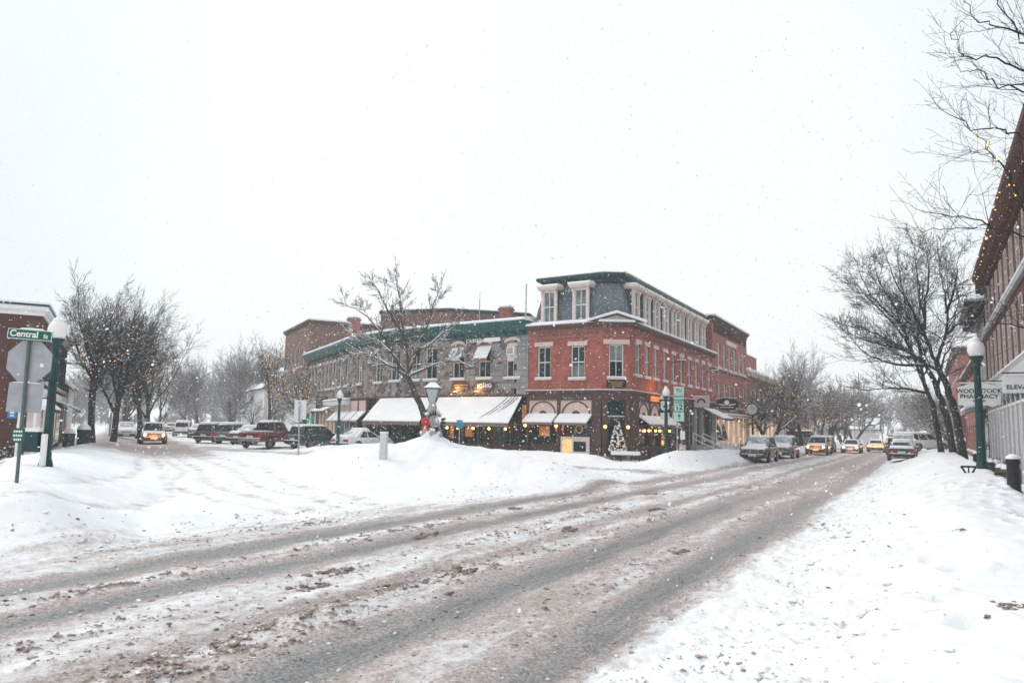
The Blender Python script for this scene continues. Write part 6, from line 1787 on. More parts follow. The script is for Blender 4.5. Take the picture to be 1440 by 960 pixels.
    if lights:
        ld = bpy.data.lights.new('headlight_beam', 'POINT'); ld.energy = lights; ld.color = (1, .38, .10); ld.shadow_soft_size = .25
        lo = bpy.data.objects.new('headlight_beam', ld); col.objects.link(lo)
        lo.location = (x0+sin(head)*(yf+.7), y0+cos(head)*(yf+.7), z+.75)
    if tail:
        ld = bpy.data.lights.new('tail_glow', 'POINT'); ld.energy = tail; ld.color = (1, .3, .12); ld.shadow_soft_size = .25
        lo = bpy.data.objects.new('tail_glow', ld); col.objects.link(lo)
        lo.location = (x0-sin(head)*(-yr+.5), y0-cos(head)*(-yr+.5), z+.9)
    return r
def paint(name, c):
    m = mat(name, c, .3, .12, 3, coat=.4, snow=(.80, 1.0)); t = m.node_tree; b = t.nodes['Principled BSDF']
    old = b.inputs['Base Color'].links[0].from_socket       # road salt dried on the lower body
    sp_ = t.nodes.new('ShaderNodeSeparateXYZ'); t.links.new(objco(t), sp_.inputs[0])
    k = math_(t, 'ADD', math_(t, 'MULTIPLY', sp_.outputs[2], -1.3), math_(t, 'MULTIPLY_ADD', noise(t, 4, 5, .7, objco(t)), 1.6, .25))
    c2 = mixcol(t, math_(t, 'MULTIPLY', ramp(t, k, .25, .9), .7), old, (.34, .33, .325)); t.links.new(c2, b.inputs['Base Color'])
    return m
P_BLACK = paint('black_car_paint', (.012, .022, .024)); P_GREEN = paint('dark_green_car_paint', (.010, .045, .046)); P_MAROON = paint('maroon_car_paint', (.115, .016, .026))
P_WHITE = paint('white_car_paint', (.66, .68, .69)); P_SILVER = paint('silver_car_paint', (.32, .35, .37)); P_BRONZE = paint('bronze_car_paint', (.24, .11, .06)); P_GREY = paint('grey_car_paint', (.09, .105, .115))
P_RED = paint('dark_red_car_paint', (.16, .03, .03))
deg = radians
HD = TH                      # heading along the main street, away from the camera
g1 = 'cars parked along the main street'; g2 = 'cars parked along the side street'; g3 = 'cars driving on the street'
def cs(s, t): return xy(s, t)
car('black boxy four-wheel drive with snowy hood, nearest of the cars parked by the shops', 'suv', P_BLACK, cs(-10.3, 54.8), HD+pi, group=g1)
car('dark hatchback under snow parked just behind the black four-wheel drive', 'suv', P_GREY, cs(-10.2, 64.5), HD+pi, group=g1)
car('bronze car with bright headlights on in front of the crooked trees', 'suv', P_BRONZE, cs(-9.0, 77.5), HD+pi, lights=34, group=g3, name='moving_car', frosty=False)
car('dark green car parked beyond the bronze one with its headlights on', 'suv', P_GREEN, cs(-9.6, 88), HD+pi, group=g1)
car('pale oncoming car with headlights on in the middle of the far street', 'sedan', P_SILVER, cs(-6.9, 88), HD+pi, lights=28, group=g3, name='moving_car', frosty=False, snow=.05)
car('pale car driving away with its red tail lights lit', 'sedan', P_SILVER, cs(-5.0, 97.5), HD, tail=40, group=g3, name='moving_car', frosty=False, snow=.08)
car('distant pickup driving behind the car with red tail lights', 'pickup', P_BRONZE, cs(-4.4, 136), HD, tail=30, group=g3, name='moving_car', snow=.08)
car('snow-heaped dark green sedan parked half behind the right snow bank', 'sedan', P_GREEN, cs(-1.5, 63.0), HD, group=g1, snow=.2)
car('white van under snow parked beyond the snow-heaped green sedan', 'van', P_WHITE, cs(-1.6, 74), HD, group=g1, snow=.2, cat='van', name='parked_van', rear_snow=True)
car('black car showing past the left side of the snowy white van', 'suv', P_BLACK, cs(-2.6, 88), HD, group=g1)
car('white car parked at an angle beside the far right pavement', 'suv', P_WHITE, cs(-.1, 84), HD+deg(50), group=g1)
car('small silver car at the far right beyond the white angled one', 'sedan', P_SILVER, cs(-.4, 98), HD+deg(20), group=g1)
car('brown delivery truck shape far along behind the snow bank by the crooked trees', 'van', P_GREY, cs(-14.2, 108), HD+pi/2, group=g1, cat='van', name='parked_van')
car('bronze four-wheel drive with headlights on coming down the side street', 'suv', P_BRONZE, (-29.6, 61.8), PH+pi, lights=34, group=g3, name='moving_car', frosty=False, snow=.06)
car('white sedan under snow parked beside the left pavement', 'sedan', P_WHITE, (-36.3, 70.5), PH+pi, group=g2, snow=.16)
car('snow-covered white car, farthest but one on the side street', 'suv', P_WHITE, (-39.0, 89), PH+deg(10), group=g2, snow=.2)
car('rounded dark grey car beside the snow-covered white one far down the side street', 'sedan', P_GREY, (-36.0, 86), PH+deg(10), group=g2, snow=.22, rear_snow=True)
car('faint pale car farthest away in the middle of the side street', 'sedan', P_SILVER, (-51, 112), PH, group=g2, snow=.15)
car('black boxy four-wheel drive parked at an angle, leftmost in the row before the white house', 'suv', P_BLACK, (-26.6, 67.5), deg(5), group=g2, snow=.16)
car('dark jeep with a snowy roof between the boxy black car and the long dark sedan', 'suv', P_GREY, (-24.0, 65.8), deg(12), group=g2, snow=.16)
car('low dark sedan under a smooth snow cover beside the maroon pickup', 'sedan', P_GREEN, (-21.6, 62.6), deg(14), group=g2, snow=.22, rear_snow=True)
car('maroon pickup truck with a chrome bumper parked tail out', 'pickup', P_MAROON, (-18.4, 57.4), deg(13), group=g2, snow=.09, cat='truck', name='pickup_truck')
car('dark green car with a white snow band along its side, right of the maroon pickup', 'suv', P_GREEN, (-14.7, 57.0), deg(36), group=g2, snow=.1)
car('white sedan buried in smooth snow with red tail lights, before the long awnings', 'sedan', P_WHITE, (-10.6, 54.0), deg(34), group=g2, snow=.2, rear_snow=True)

# ------------------------------------------------------------ leafless trees
def rot_about(v, axis, a):
    return Matrix.Rotation(a, 3, axis) @ v
class Tree:
    def __init__(s, seed): s.g = random.Random(seed); s.br = []
    def grow(s, p, d, L, r, lev, P):
        g = s.g
        n = (7, 6, 5, 4, 3, 2)[min(lev, 5)]
        pts = [p.copy()]; rad = [r]; end = (.62, .34, .32, .35, .5, .5)[min(lev, 5)]
        for i in range(n):
            w = P['wob']*(.6 if lev == 0 else 1)
            d = (d+Vector((g.gauss(0, w), g.gauss(0, w), g.gauss(0, w)))+Vector((0, 0, P['up'][min(lev, 5)]))/n+P['bias']*(.0 if lev == 0 else .5/n)).normalized()
            p = p+d*(L/n); pts.append(p.copy()); rad.append(max(P['rmin'], r*(1-(1-end)*(i+1)/n)))
        s.br.append((pts, rad, lev))
        if lev >= P['lev']: return
        nc = P['kids'][lev]
        for k in range(nc):
            t = P['t0'][min(lev, 2)]+(1-P['t0'][min(lev, 2)])*(k+g.random()*.9)/nc
            x = t*n; i = min(n-1, int(x)); f = x-i
            q = pts[i].lerp(pts[i+1], f); dd = (pts[i+1]-pts[i]).normalized(); rr = rad[i]+(rad[i+1]-rad[i])*f
            ax = dd.cross(Vector((g.gauss(0, 1), g.gauss(0, 1), g.gauss(0, 1)))).normalized()
            ang = radians(g.uniform(*P['ang'][min(lev, 2)]))
            nd = rot_about(dd, ax, ang)
            if nd.z < P['minz']: nd.z = P['minz']+.1*g.random(); nd.normalize()
            ratio = P['len'][min(lev, 3)]*g.uniform(.75, 1.2)*(1-.35*(t-P['t0'][min(lev, 2)]))
            s.grow(q, nd, L*ratio, max(P['rmin'], min(rr*.85, rr*g.uniform(.5, .75))), lev+1, P)
        if lev > 0 or P.get('leader', True):
            s.grow(pts[-1], d, L*(.55 if lev else P.get('lead', .6)), max(P['rmin'], rad[-1]*.9), lev+1, P)
BASE = dict(wob=.10, up=(.1, .25, .22, .15, .1, .05), bias=Vector((0, 0, 0)), lev=5, kids=(5, 5, 5, 4, 3), t0=(.45, .22, .12), ang=((28, 58), (28, 58), (25, 60)), len=(.85, .56, .58, .62), rmin=.008, minz=-.12)
def tree(name, label, loc, seed, h, r, P=None, bark=BARK, twig=TWIG, d0=(0, 0, 1), snow=.9, trunk=None, group=None, stems=1, spread=0.25):
    Q = dict(BASE); Q.update(P or {})
    T = Tree(seed)
    for k in range(stems):
        a = 2*pi*k/stems+seed; dd = Vector(d0)
        if stems > 1: dd = dd+Vector((cos(a)*spread, sin(a)*spread, 0))
        T.grow(Vector((.12*cos(a)*(stems > 1), .12*sin(a)*(stems > 1), -.3)), dd.normalized(), trunk or h*.45, r, 0, Q)
    # scale so that the top is where it should be
    top = max(p.z for b in T.br for p in b[0]); k = h/top
    o = thing(name, label, 'tree', loc, group); OFF[o] = (0, 0, 0)
    tm, cm, sm = MB(smooth=True), MB(smooth=True), MB(smooth=True)
    for pts, rad, lev in T.br:
        pts = [p*k for p in pts]
        if lev == 0: tm.tube(pts, [q*1.25 if i == 0 else q for i, q in enumerate(rad)], 10)
        else: cm.tube(pts, rad, (8, 6, 5, 4, 3, 3)[min(lev, 5)], cap=False)
        if snow and 0 < lev <= 4:
            run = []
            for i in range(len(pts)-1):
                seg = pts[i+1]-pts[i]
                if abs(seg.normalized().z) < .80 and T.g.random() < snow:
                    if not run: run = [i]
                    run.append(i+1)
                else:
                    if len(run) > 1: snow_run(sm, pts, rad, run, k)
                    run = []
            if len(run) > 1: snow_run(sm, pts, rad, run, k)
    tm.build('trunk', bark, o); cm.build('crown', twig, o)
    if sm.v: sm.build('branch_snow', SNOW, o)
    return o, [([tuple(p*k) for p in pts], lev) for pts, rad, lev in T.br]
def snow_run(sm, pts, rad, run, k):
    q = [tuple(pts[i]+Vector((0, 0, rad[i]*.75+.008))) for i in run]
    rr = [rad[i]*.72+.006 for i in run]; rr[0] *= .5; rr[-1] *= .5
    sm.tube(q, rr, 5)
def lights(label, o, brs, n, levs=(1, 2), seed=1, r=.03, step=.22, zmax=99, mt=FAIRY, test=None):
    g = random.Random(seed); m = MB(smooth=True); w = MB()
    c = [b for b in brs if b[1] in levs and (test is None or test(b[0][0]))]
    g.shuffle(c); cnt = 0
    rz = o.rotation_euler.z; sc = o.scale[0]; L0 = o.location
    def tr(p): return (L0[0]+sc*(p[0]*cos(rz)-p[1]*sin(rz)), L0[1]+sc*(p[0]*sin(rz)+p[1]*cos(rz)), L0[2]+sc*p[2])
    for pts, lev in c:
        if cnt >= n: break
        line = []
        for a, b in zip(pts[:-1], pts[1:]):
            a, b = Vector(a), Vector(b); L_ = (b-a).length; k = max(1, int(L_*sc/step))
            for i in range(k):
                p = a.lerp(b, i/k)+Vector((g.gauss(0, .05), g.gauss(0, .05), g.gauss(0, .05))); q = tr(p); line.append(q)
                m.ball(q, r*g.uniform(.7, 1.2), 5); cnt += 1
        if len(line) > 1: w.tube(line, .006, 3, cap=False)
    t = thing('string_lights', label, 'string lights', tuple(L0)); OFF[t] = (0, 0, 0); t.location = (0, 0, 0)
    w.build('wire', BLACKM, t); m.build('bulbs', mt, t)
    return t
GUIDES = {
 'island': [(0,[(-4.06,38.0,1.0),(-4.4,38.0,2.56),(-4.87,38.0,3.64),(-5.34,38.0,4.54)]),
  (1,[(-5.34,38.0,4.54),(-6.35,37.8,5.16),(-7.43,37.6,5.64),(-8.28,37.4,5.45)]),
  (1,[(-5.34,38.0,4.54),(-6.26,38.17,5.83),(-7.08,38.35,7.14),(-8.08,38.52,8.01),(-8.92,38.7,8.36)]),
  (1,[(-5.34,38.0,4.54),(-5.41,37.88,6.0),(-5.7,37.75,7.45),(-5.92,37.62,8.91),(-6.04,37.5,9.78)]),
  (1,[(-5.34,38.0,4.54),(-4.97,38.23,5.67),(-4.49,38.45,7.2),(-4.11,38.67,8.57),(-3.85,38.9,9.49)]),
  (1,[(-5.34,38.0,4.54),(-4.15,37.67,5.09),(-2.86,37.33,5.34),(-2.19,37.0,5.14)]),
  (1,[(-4.86,38.2,5.78),(-3.92,38.5,6.65),(-3.11,38.8,7.58)]),(1,[(-5.84,38.0,5.19),(-6.86,38.33,6.39),(-7.68,38.67,6.6),(-8.62,39.0,6.89)]),
  (1,[(-5.57,37.8,6.72),(-6.39,37.4,7.94),(-6.91,37.0,8.96)])],
 'r1': [(0,[(24.36,40.0,0.3),(24.01,40.0,2.94),(23.6,40.0,4.65),(23.09,40.0,6.07)]),
  (1,[(23.09,40.0,6.07),(23.78,40.2,7.59),(24.05,40.4,9.21),(23.96,40.6,10.65),(23.9,40.8,12.85)]),(1,[(23.98,40.4,7.62),(24.36,40.15,8.11),(24.73,39.9,8.35)]),
  (1,[(23.09,40.0,6.07),(22.18,39.75,7.81),(21.51,39.5,9.01),(20.74,39.25,10.12),(20.12,39.0,11.38)]),(1,[(24.06,40.5,8.82),(24.77,40.85,10.31),(25.27,41.2,12.02)]),
  (1,[(22.27,39.6,7.49),(22.19,39.33,9.0),(22.34,39.07,10.5),(22.1,38.8,11.92)]),(1,[(23.37,40.0,5.42),(22.38,40.6,6.23),(21.61,41.2,6.55)])],
 'r2': [(0,[(26.21,44.0,0.3),(25.79,44.0,3.22),(25.37,44.0,4.9),(24.86,44.0,5.95)]),
  (1,[(25.18,44.0,6.1),(23.21,43.6,7.07),(21.34,43.2,7.41),(19.63,42.8,7.92)]),(1,[(24.86,44.0,5.95),(24.42,44.23,7.67),(23.98,44.45,9.43),(23.87,44.67,11.23),(23.8,44.9,13.16)]),
  (1,[(24.66,44.0,6.16),(23.14,44.33,6.24),(21.82,44.67,6.8),(20.84,45.0,7.69)]),(1,[(24.28,44.3,8.33),(22.87,44.0,9.13),(21.48,43.7,10.35),(20.74,43.4,11.57)]),(1,[(25.37,44.0,4.9),(26.2,44.4,6.86),(27.15,44.8,8.23)])],
 'r3': [(0,[(27.82,48.0,0.3),(27.48,48.0,3.08),(27.18,48.0,4.45),(26.85,48.0,5.36)]),
  (1,[(27.06,48.0,4.81),(25.29,47.7,5.04),(23.76,47.4,5.0),(22.16,47.1,4.81)]),(1,[(26.85,48.0,5.36),(25.8,48.23,8.4),(24.48,48.45,10.06),(23.09,48.67,11.9),(22.65,48.9,12.76)]),
  (1,[(26.85,48.0,5.36),(26.49,47.8,8.13),(26.55,47.6,10.91),(26.31,47.4,13.23),(26.07,47.2,14.36)]),(1,[(26.24,48.0,7.21),(24.86,48.4,8.26),(23.43,48.8,9.04),(21.96,49.2,9.4)]),(1,[(26.02,48.0,7.58),(25.05,47.57,9.94),(23.79,47.13,11.71),(23.26,46.7,13.01)])],
 'near': [(0,[(11.05,13.0,-0.2),(11.0,13.0,2.5),(10.9,13.0,5),(10.8,12.9,7.5),(10.75,12.8,9.8)]),
  (1,[(10.8,12.9,7.6),(10.54,13.0,8.3),(9.74,12.85,8.95),(9.19,12.7,9.24),(8.76,12.55,9.87),(8.54,12.4,10.24)]),
  (1,[(10.8,12.9,8.2),(10.47,12.8,8.7),(9.86,12.9,9.33),(9.42,13.0,9.57),(8.91,13.1,9.77),(8.64,13.2,9.98),(8.54,13.3,10.45)]),
  (1,[(10.85,12.95,7.0),(10.41,12.8,7.8),(9.64,12.68,8.39),(9.06,12.57,8.55),(8.52,12.45,8.75),(7.98,12.33,8.7),(7.67,12.22,8.83),(7.51,12.1,9.02)]),
  (1,[(10.85,12.95,6.6),(10.22,12.6,7.44),(9.68,12.76,8.09),(9.29,12.92,8.38),(8.96,13.08,8.6),(8.66,13.24,8.92),(8.44,13.4,9.03)]),
  (1,[(10.88,12.97,6.0),(10.26,12.7,6.85),(9.49,12.58,7.22),(8.91,12.46,7.33),(8.34,12.34,7.41),(7.85,12.22,7.4),(7.32,12.1,7.59)]),
  (1,[(10.95,13,3.8),(10.17,12.8,4.53),(9.34,12.7,5.51),(8.79,12.6,6.41),(8.52,12.5,6.82),(8.26,12.4,7.11),(7.94,12.3,7.29)]),
  (1,[(10.93,13,4.2),(10.03,12.6,4.94),(9.22,12.7,5.44),(8.43,12.8,5.84),(8.01,12.9,5.98),(7.39,13.0,6.11)]),(2,[(8.43,12.8,5.84),(7.58,12.55,5.68),(6.98,12.4,5.59)]),(2,[(8.7,12.5,6.6),(8.28,12.3,6.82),(7.92,12.2,6.91)]),
  (1,[(10.97,13,2.9),(10.24,12.9,3.53),(9.31,12.8,3.88),(8.63,12.7,4.04),(8.2,12.6,4.06)])],
}
def guided_tree(name, label, key, seed, r0, r1, step, tw_len, P, bark, twig, snow, group=None, lev0=2, tip=.012):
    Q = dict(BASE); Q.update(P); T = Tree(seed); g = T.g
    base = GUIDES[key][0][1][0]
    for lev, pts in GUIDES[key]:
        V_ = [Vector(p)-Vector(base) for p in pts]
        fine = []
        n = len(V_)
        for i in range(n-1):
            a, b, c, d = V_[max(0, i-1)], V_[i], V_[i+1], V_[min(n-1, i+2)]
            for k in range(4):
                t = k/4; fine.append(.5*((2*b)+(c-a)*t+(2*a-5*b+4*c-d)*t*t+(3*b-a-3*c+d)*t**3)+(Vector((g.gauss(0, .03), g.gauss(0, .03), g.gauss(0, .03))) if i+k else Vector()))
        fine.append(V_[-1])
        ra, rb = (r0, r0*.62) if lev == 0 else (r1, tip) if lev == 1 else (r1*.4, tip*.8)
        rad = [ra+(rb-ra)*(i/(len(fine)-1))**.8 for i in range(len(fine))]
        if lev == 0 and key != 'near': rad[0] *= 1.35; rad[1] *= 1.12
        T.br.append((fine, rad, lev))
        if lev == 0: continue
        acc = 0
        for i in range(1, len(fine)):
            seg = fine[i]-fine[i-1]; acc += seg.length
            while acc > step:
                acc -= step*g.uniform(.7, 1.3); f = i/len(fine); dd = seg.normalized()
                ax = dd.cross(Vector((g.gauss(0, 1), g.gauss(0, 1), g.gauss(0, 1)))).normalized(); nd = rot_about(dd, ax, radians(g.uniform(25, 62)))
                if nd.z < -.15: nd.z *= -.3
                T.grow(fine[i], (nd+Vector((0, 0, .12))).normalized(), tw_len*(1.15-.65*f)*g.uniform(.6, 1.25), max(Q['rmin'], rad[i]*g.uniform(.35, .6)), lev0, Q)
        T.grow(fine[-1], (fine[-1]-fine[-2]).normalized(), tw_len*.6, rb, lev0+1, Q)
    o = thing(name, label, 'tree', base, group); OFF[o] = (0, 0, 0)
    tm, cm, sm = MB(smooth=True), MB(smooth=True), MB(smooth=True)
    for pts, rad, lev in T.br:
        if lev == 0: tm.tube(pts, rad, 10)
        else: cm.tube(pts, rad, (8, 7, 5, 4, 3, 3)[min(lev, 5)], cap=False)
        if snow and 0 < lev <= 4:
            run = []
            for i in range(len(pts)-1):
                sg = pts[i+1]-pts[i]
                if sg.length > 1e-4 and abs(sg.normalized().z) < .82 and g.random() < snow:
                    if not run: run = [i]
                    run.append(i+1)
                else:
                    if len(run) > 1: snow_run(sm, pts, rad, run, 1)
                    run = []
            if len(run) > 1: snow_run(sm, pts, rad, run, 1)
    tm.build('trunk', bark, o); cm.build('crown', twig, o); sm.build('branch_snow', SNOW, o)
    return o, [([tuple(p) for p in pts], lev) for pts, rad, lev in T.br]
def place(o, x, y, rz=0, sc=1.0, dz=0):
    o.location = (x, y, H(x, y)-.1+dz); o.rotation_euler = (0, 0, rz); o.scale = (sc,)*3; return o
gl, gr_ = 'leafless trees along the side street', 'leafless trees along the main street'
# left pavement clump, dark and dense
LP1 = dict(kids=(6, 6, 5, 4, 3), wob=.10, ang=((16, 40), (22, 48), (22, 55)), t0=(.36, .15, .1), rmin=.0085, bias=Vector((.22, 0, .08)), up=(.1, .35, .3, .2, .1, .05))
tA, bA = tree('bare_tree', 'big dark leafless tree, first of the left-hand clump', (0, 0, 0), 11, 11.8, .22, LP1, BARK_D, BARK_D, snow=.6, group=gl)
place(tA, -27.4, 49.0)
tB, bB = tree('bare_tree', 'dense dark leafless tree just behind the first of the left-hand clump', (0, 0, 0), 23, 12.2, .24, LP1, BARK_D, BARK_D, snow=.6, group=gl)
place(tB, -29.0, 54.5)
oC = dup(tA, 'dark leafless tree whose crown leans over the street in the left-hand clump', (0, 0, 0)); place(oC, -30.4, 61.5, .5, 1.08)
oD = dup(tB, 'paler leafless tree at the back of the left-hand clump by the parked white sedan', (0, 0, 0)); place(oD, -34.5, 71, -.6, 1.0)
lights('strand of yellow string lights high in the dark left-hand trees', oC, bA, 60, (2,), 3, .035, test=None)
lights('yellow string lights wound round a low branch of the left-hand trees', tA, bA, 55, (2,), 8, .032)
lights('short glowing strand near the right of the left-hand tree clump', oD, bB, 50, (2,), 5, .04)
# across the side street, paler with distance
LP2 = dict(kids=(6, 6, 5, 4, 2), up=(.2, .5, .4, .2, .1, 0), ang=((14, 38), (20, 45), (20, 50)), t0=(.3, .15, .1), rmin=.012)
tE, bE = tree('bare_tree', 'tall upright leafless tree beyond the parked cars on the side street', (0, 0, 0), 31, 13.5, .24, LP2, BARK, HAZE_TWIG, snow=.6, group=gl)
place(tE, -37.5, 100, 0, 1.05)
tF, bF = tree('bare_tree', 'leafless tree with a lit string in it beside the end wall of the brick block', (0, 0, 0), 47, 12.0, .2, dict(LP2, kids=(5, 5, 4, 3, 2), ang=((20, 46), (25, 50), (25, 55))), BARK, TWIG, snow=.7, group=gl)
place(tF, -25.6, 79, 0.4, 1.0)
lights('golden string lights on the tree beside the brick end wall', tF, bF, 130, (2, 3), 2, .04, .3)
far_l = [(-40.5, 108, 'leafless tree left of the white house roof', 1.05, 2.0, tE), (-46.5, 111, 'leafless tree over the distant rounded car', .95, 3.3, tE), (-52, 119, 'misty leafless tree behind the distant parked cars', 1.0, 4.1, tF),
         (-47, 124, 'tall misty tree second behind the distant parked cars', 1.15, .7, tE), (-58, 134, 'faint grey tree closing the right side of the side street', 1.1, 5.0, tE), (-47.5, 101, 'leafless tree whose twigs stand left of the white house', .85, 1.2, tF),
         (-44, 137, 'faint tall tree deep behind the side street row', 1.25, 2.6, tE), (-36.5, 118, 'faint tall tree seen above the white house', 1.2, 1.9, tE),
         (-42.5, 82, 'leafless tree on the left pavement after the clump', 1.0, 1.7, tF), (-50, 98, 'misty leafless tree farther on the left pavement', 1.0, 3.0, tE), (-58, 112, 'pale leafless tree last before the left side fades', 1.05, .3, tF), (-66, 128, 'nearly vanished tree at the end of the left pavement', 1.05, 1.3, tE)]
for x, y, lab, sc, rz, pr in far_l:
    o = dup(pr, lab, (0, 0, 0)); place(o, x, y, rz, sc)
tG, bG = tree('bare_tree', 'small spreading tree with snow along its limbs before the stone building\'s left end', (0, 0, 0), 53, 8.4, .17, dict(kids=(5, 5, 4, 3, 2), ang=((35, 65), (30, 60), (25, 60)), t0=(.4, .2, .15), wob=.13), BARK_D, TWIG, snow=.9, group=gl)
place(tG, -17.6, 65.0)
lights('scattered gold lights along the limbs before the stone building\'s left end', tG, bG, 70, (1, 2), 4, .03, .35)
o = dup(tG, 'thin snowy sapling behind the maroon pickup', (0, 0, 0)); place(o, -22.8, 71, 2.2, .55)
o = dup(tG, 'thin snowy sapling left of the one behind the pickup', (0, 0, 0)); place(o, -26.0, 74.5, 3.9, .6)
# slender tree on the traffic island
TWP = dict(lev=5, kids=(0, 0, 4, 3, 2), wob=.10, up=(0, 0, .22, .15, .1, .05), ang=((30, 60), (30, 60), (26, 58)), t0=(.3, .2, .15), len=(.6, .6, .6, .6), rmin=.008)
tH, bH = guided_tree('bare_tree', 'slender leaning tree with snowy limbs on the traffic island before the stone shops', 'island', 66, .21,   .08, .36, 1.0, dict(TWP, kids=(0, 0, 3, 3, 2)), BARK, TWIG, .9)
# main street, shop side: crooked low-forking trees
LP3 = dict(kids=(5, 5, 5, 4, 2), wob=.16, ang=((30, 60), (28, 55), (25, 60)), t0=(.35, .2, .12), up=(.2, .3, .15, .1, .1, .0), rmin=.011)
tI, bI = tree('bare_tree', 'crooked low-forking tree before the low shops, first behind the parked cars', (0, 0, 0), 71, 8.8, .22, LP3, BARK_D, TWIG, snow=.75, stems=2, spread=.3, group=gr_)
place(tI, 24.9, 71.6)
tJ, bJ = tree('bare_tree', 'broad crooked tree with a long low snowy limb over the parked cars', (0, 0, 0), 84, 10.2, .26, LP3, BARK_D, TWIG, snow=.75, stems=2, spread=.4, group=gr_)
place(tJ, 33.6, 86.5)
for s_, t_, lab, sc, rz, pr in [(-12.8, 112, 'leafless tree in front of the far white house on the shop side', .98, 1.5, tI), (-12.8, 122, 'rounded leafless tree before the yellow house', 1.0, 2.7, tJ), (-13, 146, 'misty leafless tree just past the yellow house', 1.2, .8, tJ),
                                (-12.5, 166, 'faint leafless tree over the far street lamp', 1.35, 3.6, tI), (-12.5, 188, 'very faint tree where the shop side fades out', 1.5, 5.1, tJ), (-19, 137, 'tall faint tree rising behind the yellow house', 1.4, 4.4, tE),
                                (-24, 158, 'tall ghostly tree behind the row on the shop side', 1.3, 2.4, tE), (2.0, 122, 'leafless tree on the far right pavement beyond the three leaning trunks', 1.0, 1.1, tJ), (2.2, 150, 'misty tree at the end of the right-hand pavement', 1.2, 2.2, tI), (2.2, 178, 'faint last tree on the right-hand pavement', 1.3, .6, tJ)]:
    o = dup(pr, lab, (0, 0, 0)); place(o, *xy(s_, t_), rz, sc)
    if t_ in (112, 122) and s_ < 0: lights('amber string lights in the %s' % ('leafless tree by the far white house' if t_ == 112 else 'rounded tree in front of the yellow house'), o, bI if pr is tI else bJ, 90, (2,), t_, .05, .4)
lights('amber string lights in the crooked tree nearest the low shops', tI, bI, 60, (2,), 9, .04, .3)
lights('amber string lights in the broad crooked tree over the parked cars', tJ, bJ, 90, (2,), 10, .045, .35)
# three leaning trees on the right-hand pavement
for key, lab, sd, r_ in (('r1', 'thick leaning tree nearest the camera of the three on the right', 101, .23), ('r2', 'leaning tree with a long snowy limb, middle of the three on the right', 113, .22), ('r3', 'thinner leaning tree, farthest of the three on the right', 128, .19)):
    guided_tree('bare_tree', lab, key, sd, r_, .105, .38, 1.75, dict(TWP, rmin=.0075), BARK_D, BARK_D, .4, group='leaning trees on the right-hand pavement')
# near tree whose branches reach into the top right corner
tN, bN = guided_tree('bare_tree', 'near tree at the right edge, only its thin lit branches reaching into the picture', 'near', 141, .10, .032, .34, .85, dict(TWP, lev=4, rmin=.0028, kids=(0, 0, 3, 2, 2), wob=.12), BARK_D, BARK_D, 0, tip=.006)
lights('yellow string lights round a near branch in the top right corner', tN, [b for b in bN if b[1] == 1 and 4 < b[0][4][2]+0 < 7.4 and b[0][0][2] < 4.1], 34, (1,), 6, .017, .2)
# lights on the eaves of the right-hand row
m = MB(smooth=True); w = MB(); g = random.Random(3)
for fr, u0, u1, z in ((fr_r, 2, 22, 10.9), (fr_r2, 0.2, 3.5, 9.6), (fr_r, 0, 3, 6.8)):
    n = int((u1-u0)/.95); line = []
    for i in range(n): p = fr.pt(u0+(u1-u0)*i/n, .85 if fr is fr_r2 else .72, z+g.uniform(-.5, .5)); line.append(p); m.ball(p, .028, 5)
    w.tube(line, .008, 3, cap=False)
t = thing('string_lights', 'yellow string lights draped along the dark eaves of the right-hand brick block', 'string lights', (0, 0, 0)); w.build('wire', BLACKM, t); m.build('bulbs', FAIRY, t)
# overhead wires across the right-hand pavement
m = MB()
for z0, z1 in ((6.9, 7.0), (5.6, 5.65)):
    a = Vector((*xy(-.5, 60), z0+1)); b = Vector((*xy(3.4, 34), z1)); m.tube([tuple(a.lerp(b, i/10)-Vector((0, 0, .5*sin(pi*i/10)))) for i in range(11)], .015, 4)
tag(m.build('overhead_wire', BLACKM), 'thin dark wires slung between the leaning trees and the right-hand block', 'wire')
# distant woods closing both streets
def woods(name, label, spots, seed):
    T = Tree(seed); Q = dict(BASE, lev=3, kids=(9, 7, 6), rmin=.05, t0=(.2, .1, .1), up=(.2, .5, .4, .2, .1, 0)); T.grow(Vector((0, 0, -.3)), Vector((0, 0, 1)), 6, .28, 0, Q)
    q = MB()
    for pts, rad, lev in T.br: q.tube(pts, rad, 3, cap=False)
    V = np.array(q.v); top = V[:, 2].max(); g = random.Random(seed); vs = []; fs = []
    for (x, y, h) in spots:
        a = g.uniform(0, 6.28); k = h/top; z = H(x, y)
        P = np.stack([(V[:, 0]*cos(a)-V[:, 1]*sin(a))*k+x, (V[:, 0]*sin(a)+V[:, 1]*cos(a))*k+y, V[:, 2]*k+z], 1)
        b0 = len(vs)*len(V); vs.append(P); fs.extend([tuple(i+b0 for i in f) for f in q.f])
    me = bpy.data.meshes.new(name); me.from_pydata(np.concatenate(vs).tolist(), [], fs); me.materials.append(HAZE_TWIG)
    o = bpy.data.objects.new(name, me); col.objects.link(o); tag(o, label, kind='stuff')
g = random.Random(17)
sp = []
for k in range(46):
    t_ = g.uniform(225, 330); s_ = g.uniform(-60, 40) if t_ > 270 else g.choice((g.uniform(-60, -14), g.uniform(6, 40))); sp.append((*xy(s_, t_), g.uniform(12, 19)))
for k in range(46):
    d_ = g.uniform(150, 260); o_ = g.uniform(-45, 45) if d_ > 190 else g.choice((g.uniform(-45, -9), g.uniform(12, 40)))
    sp.append((-29+EX*d_+NLx*o_, 60.5+EY*d_+NLy*o_, g.uniform(12, 19)))
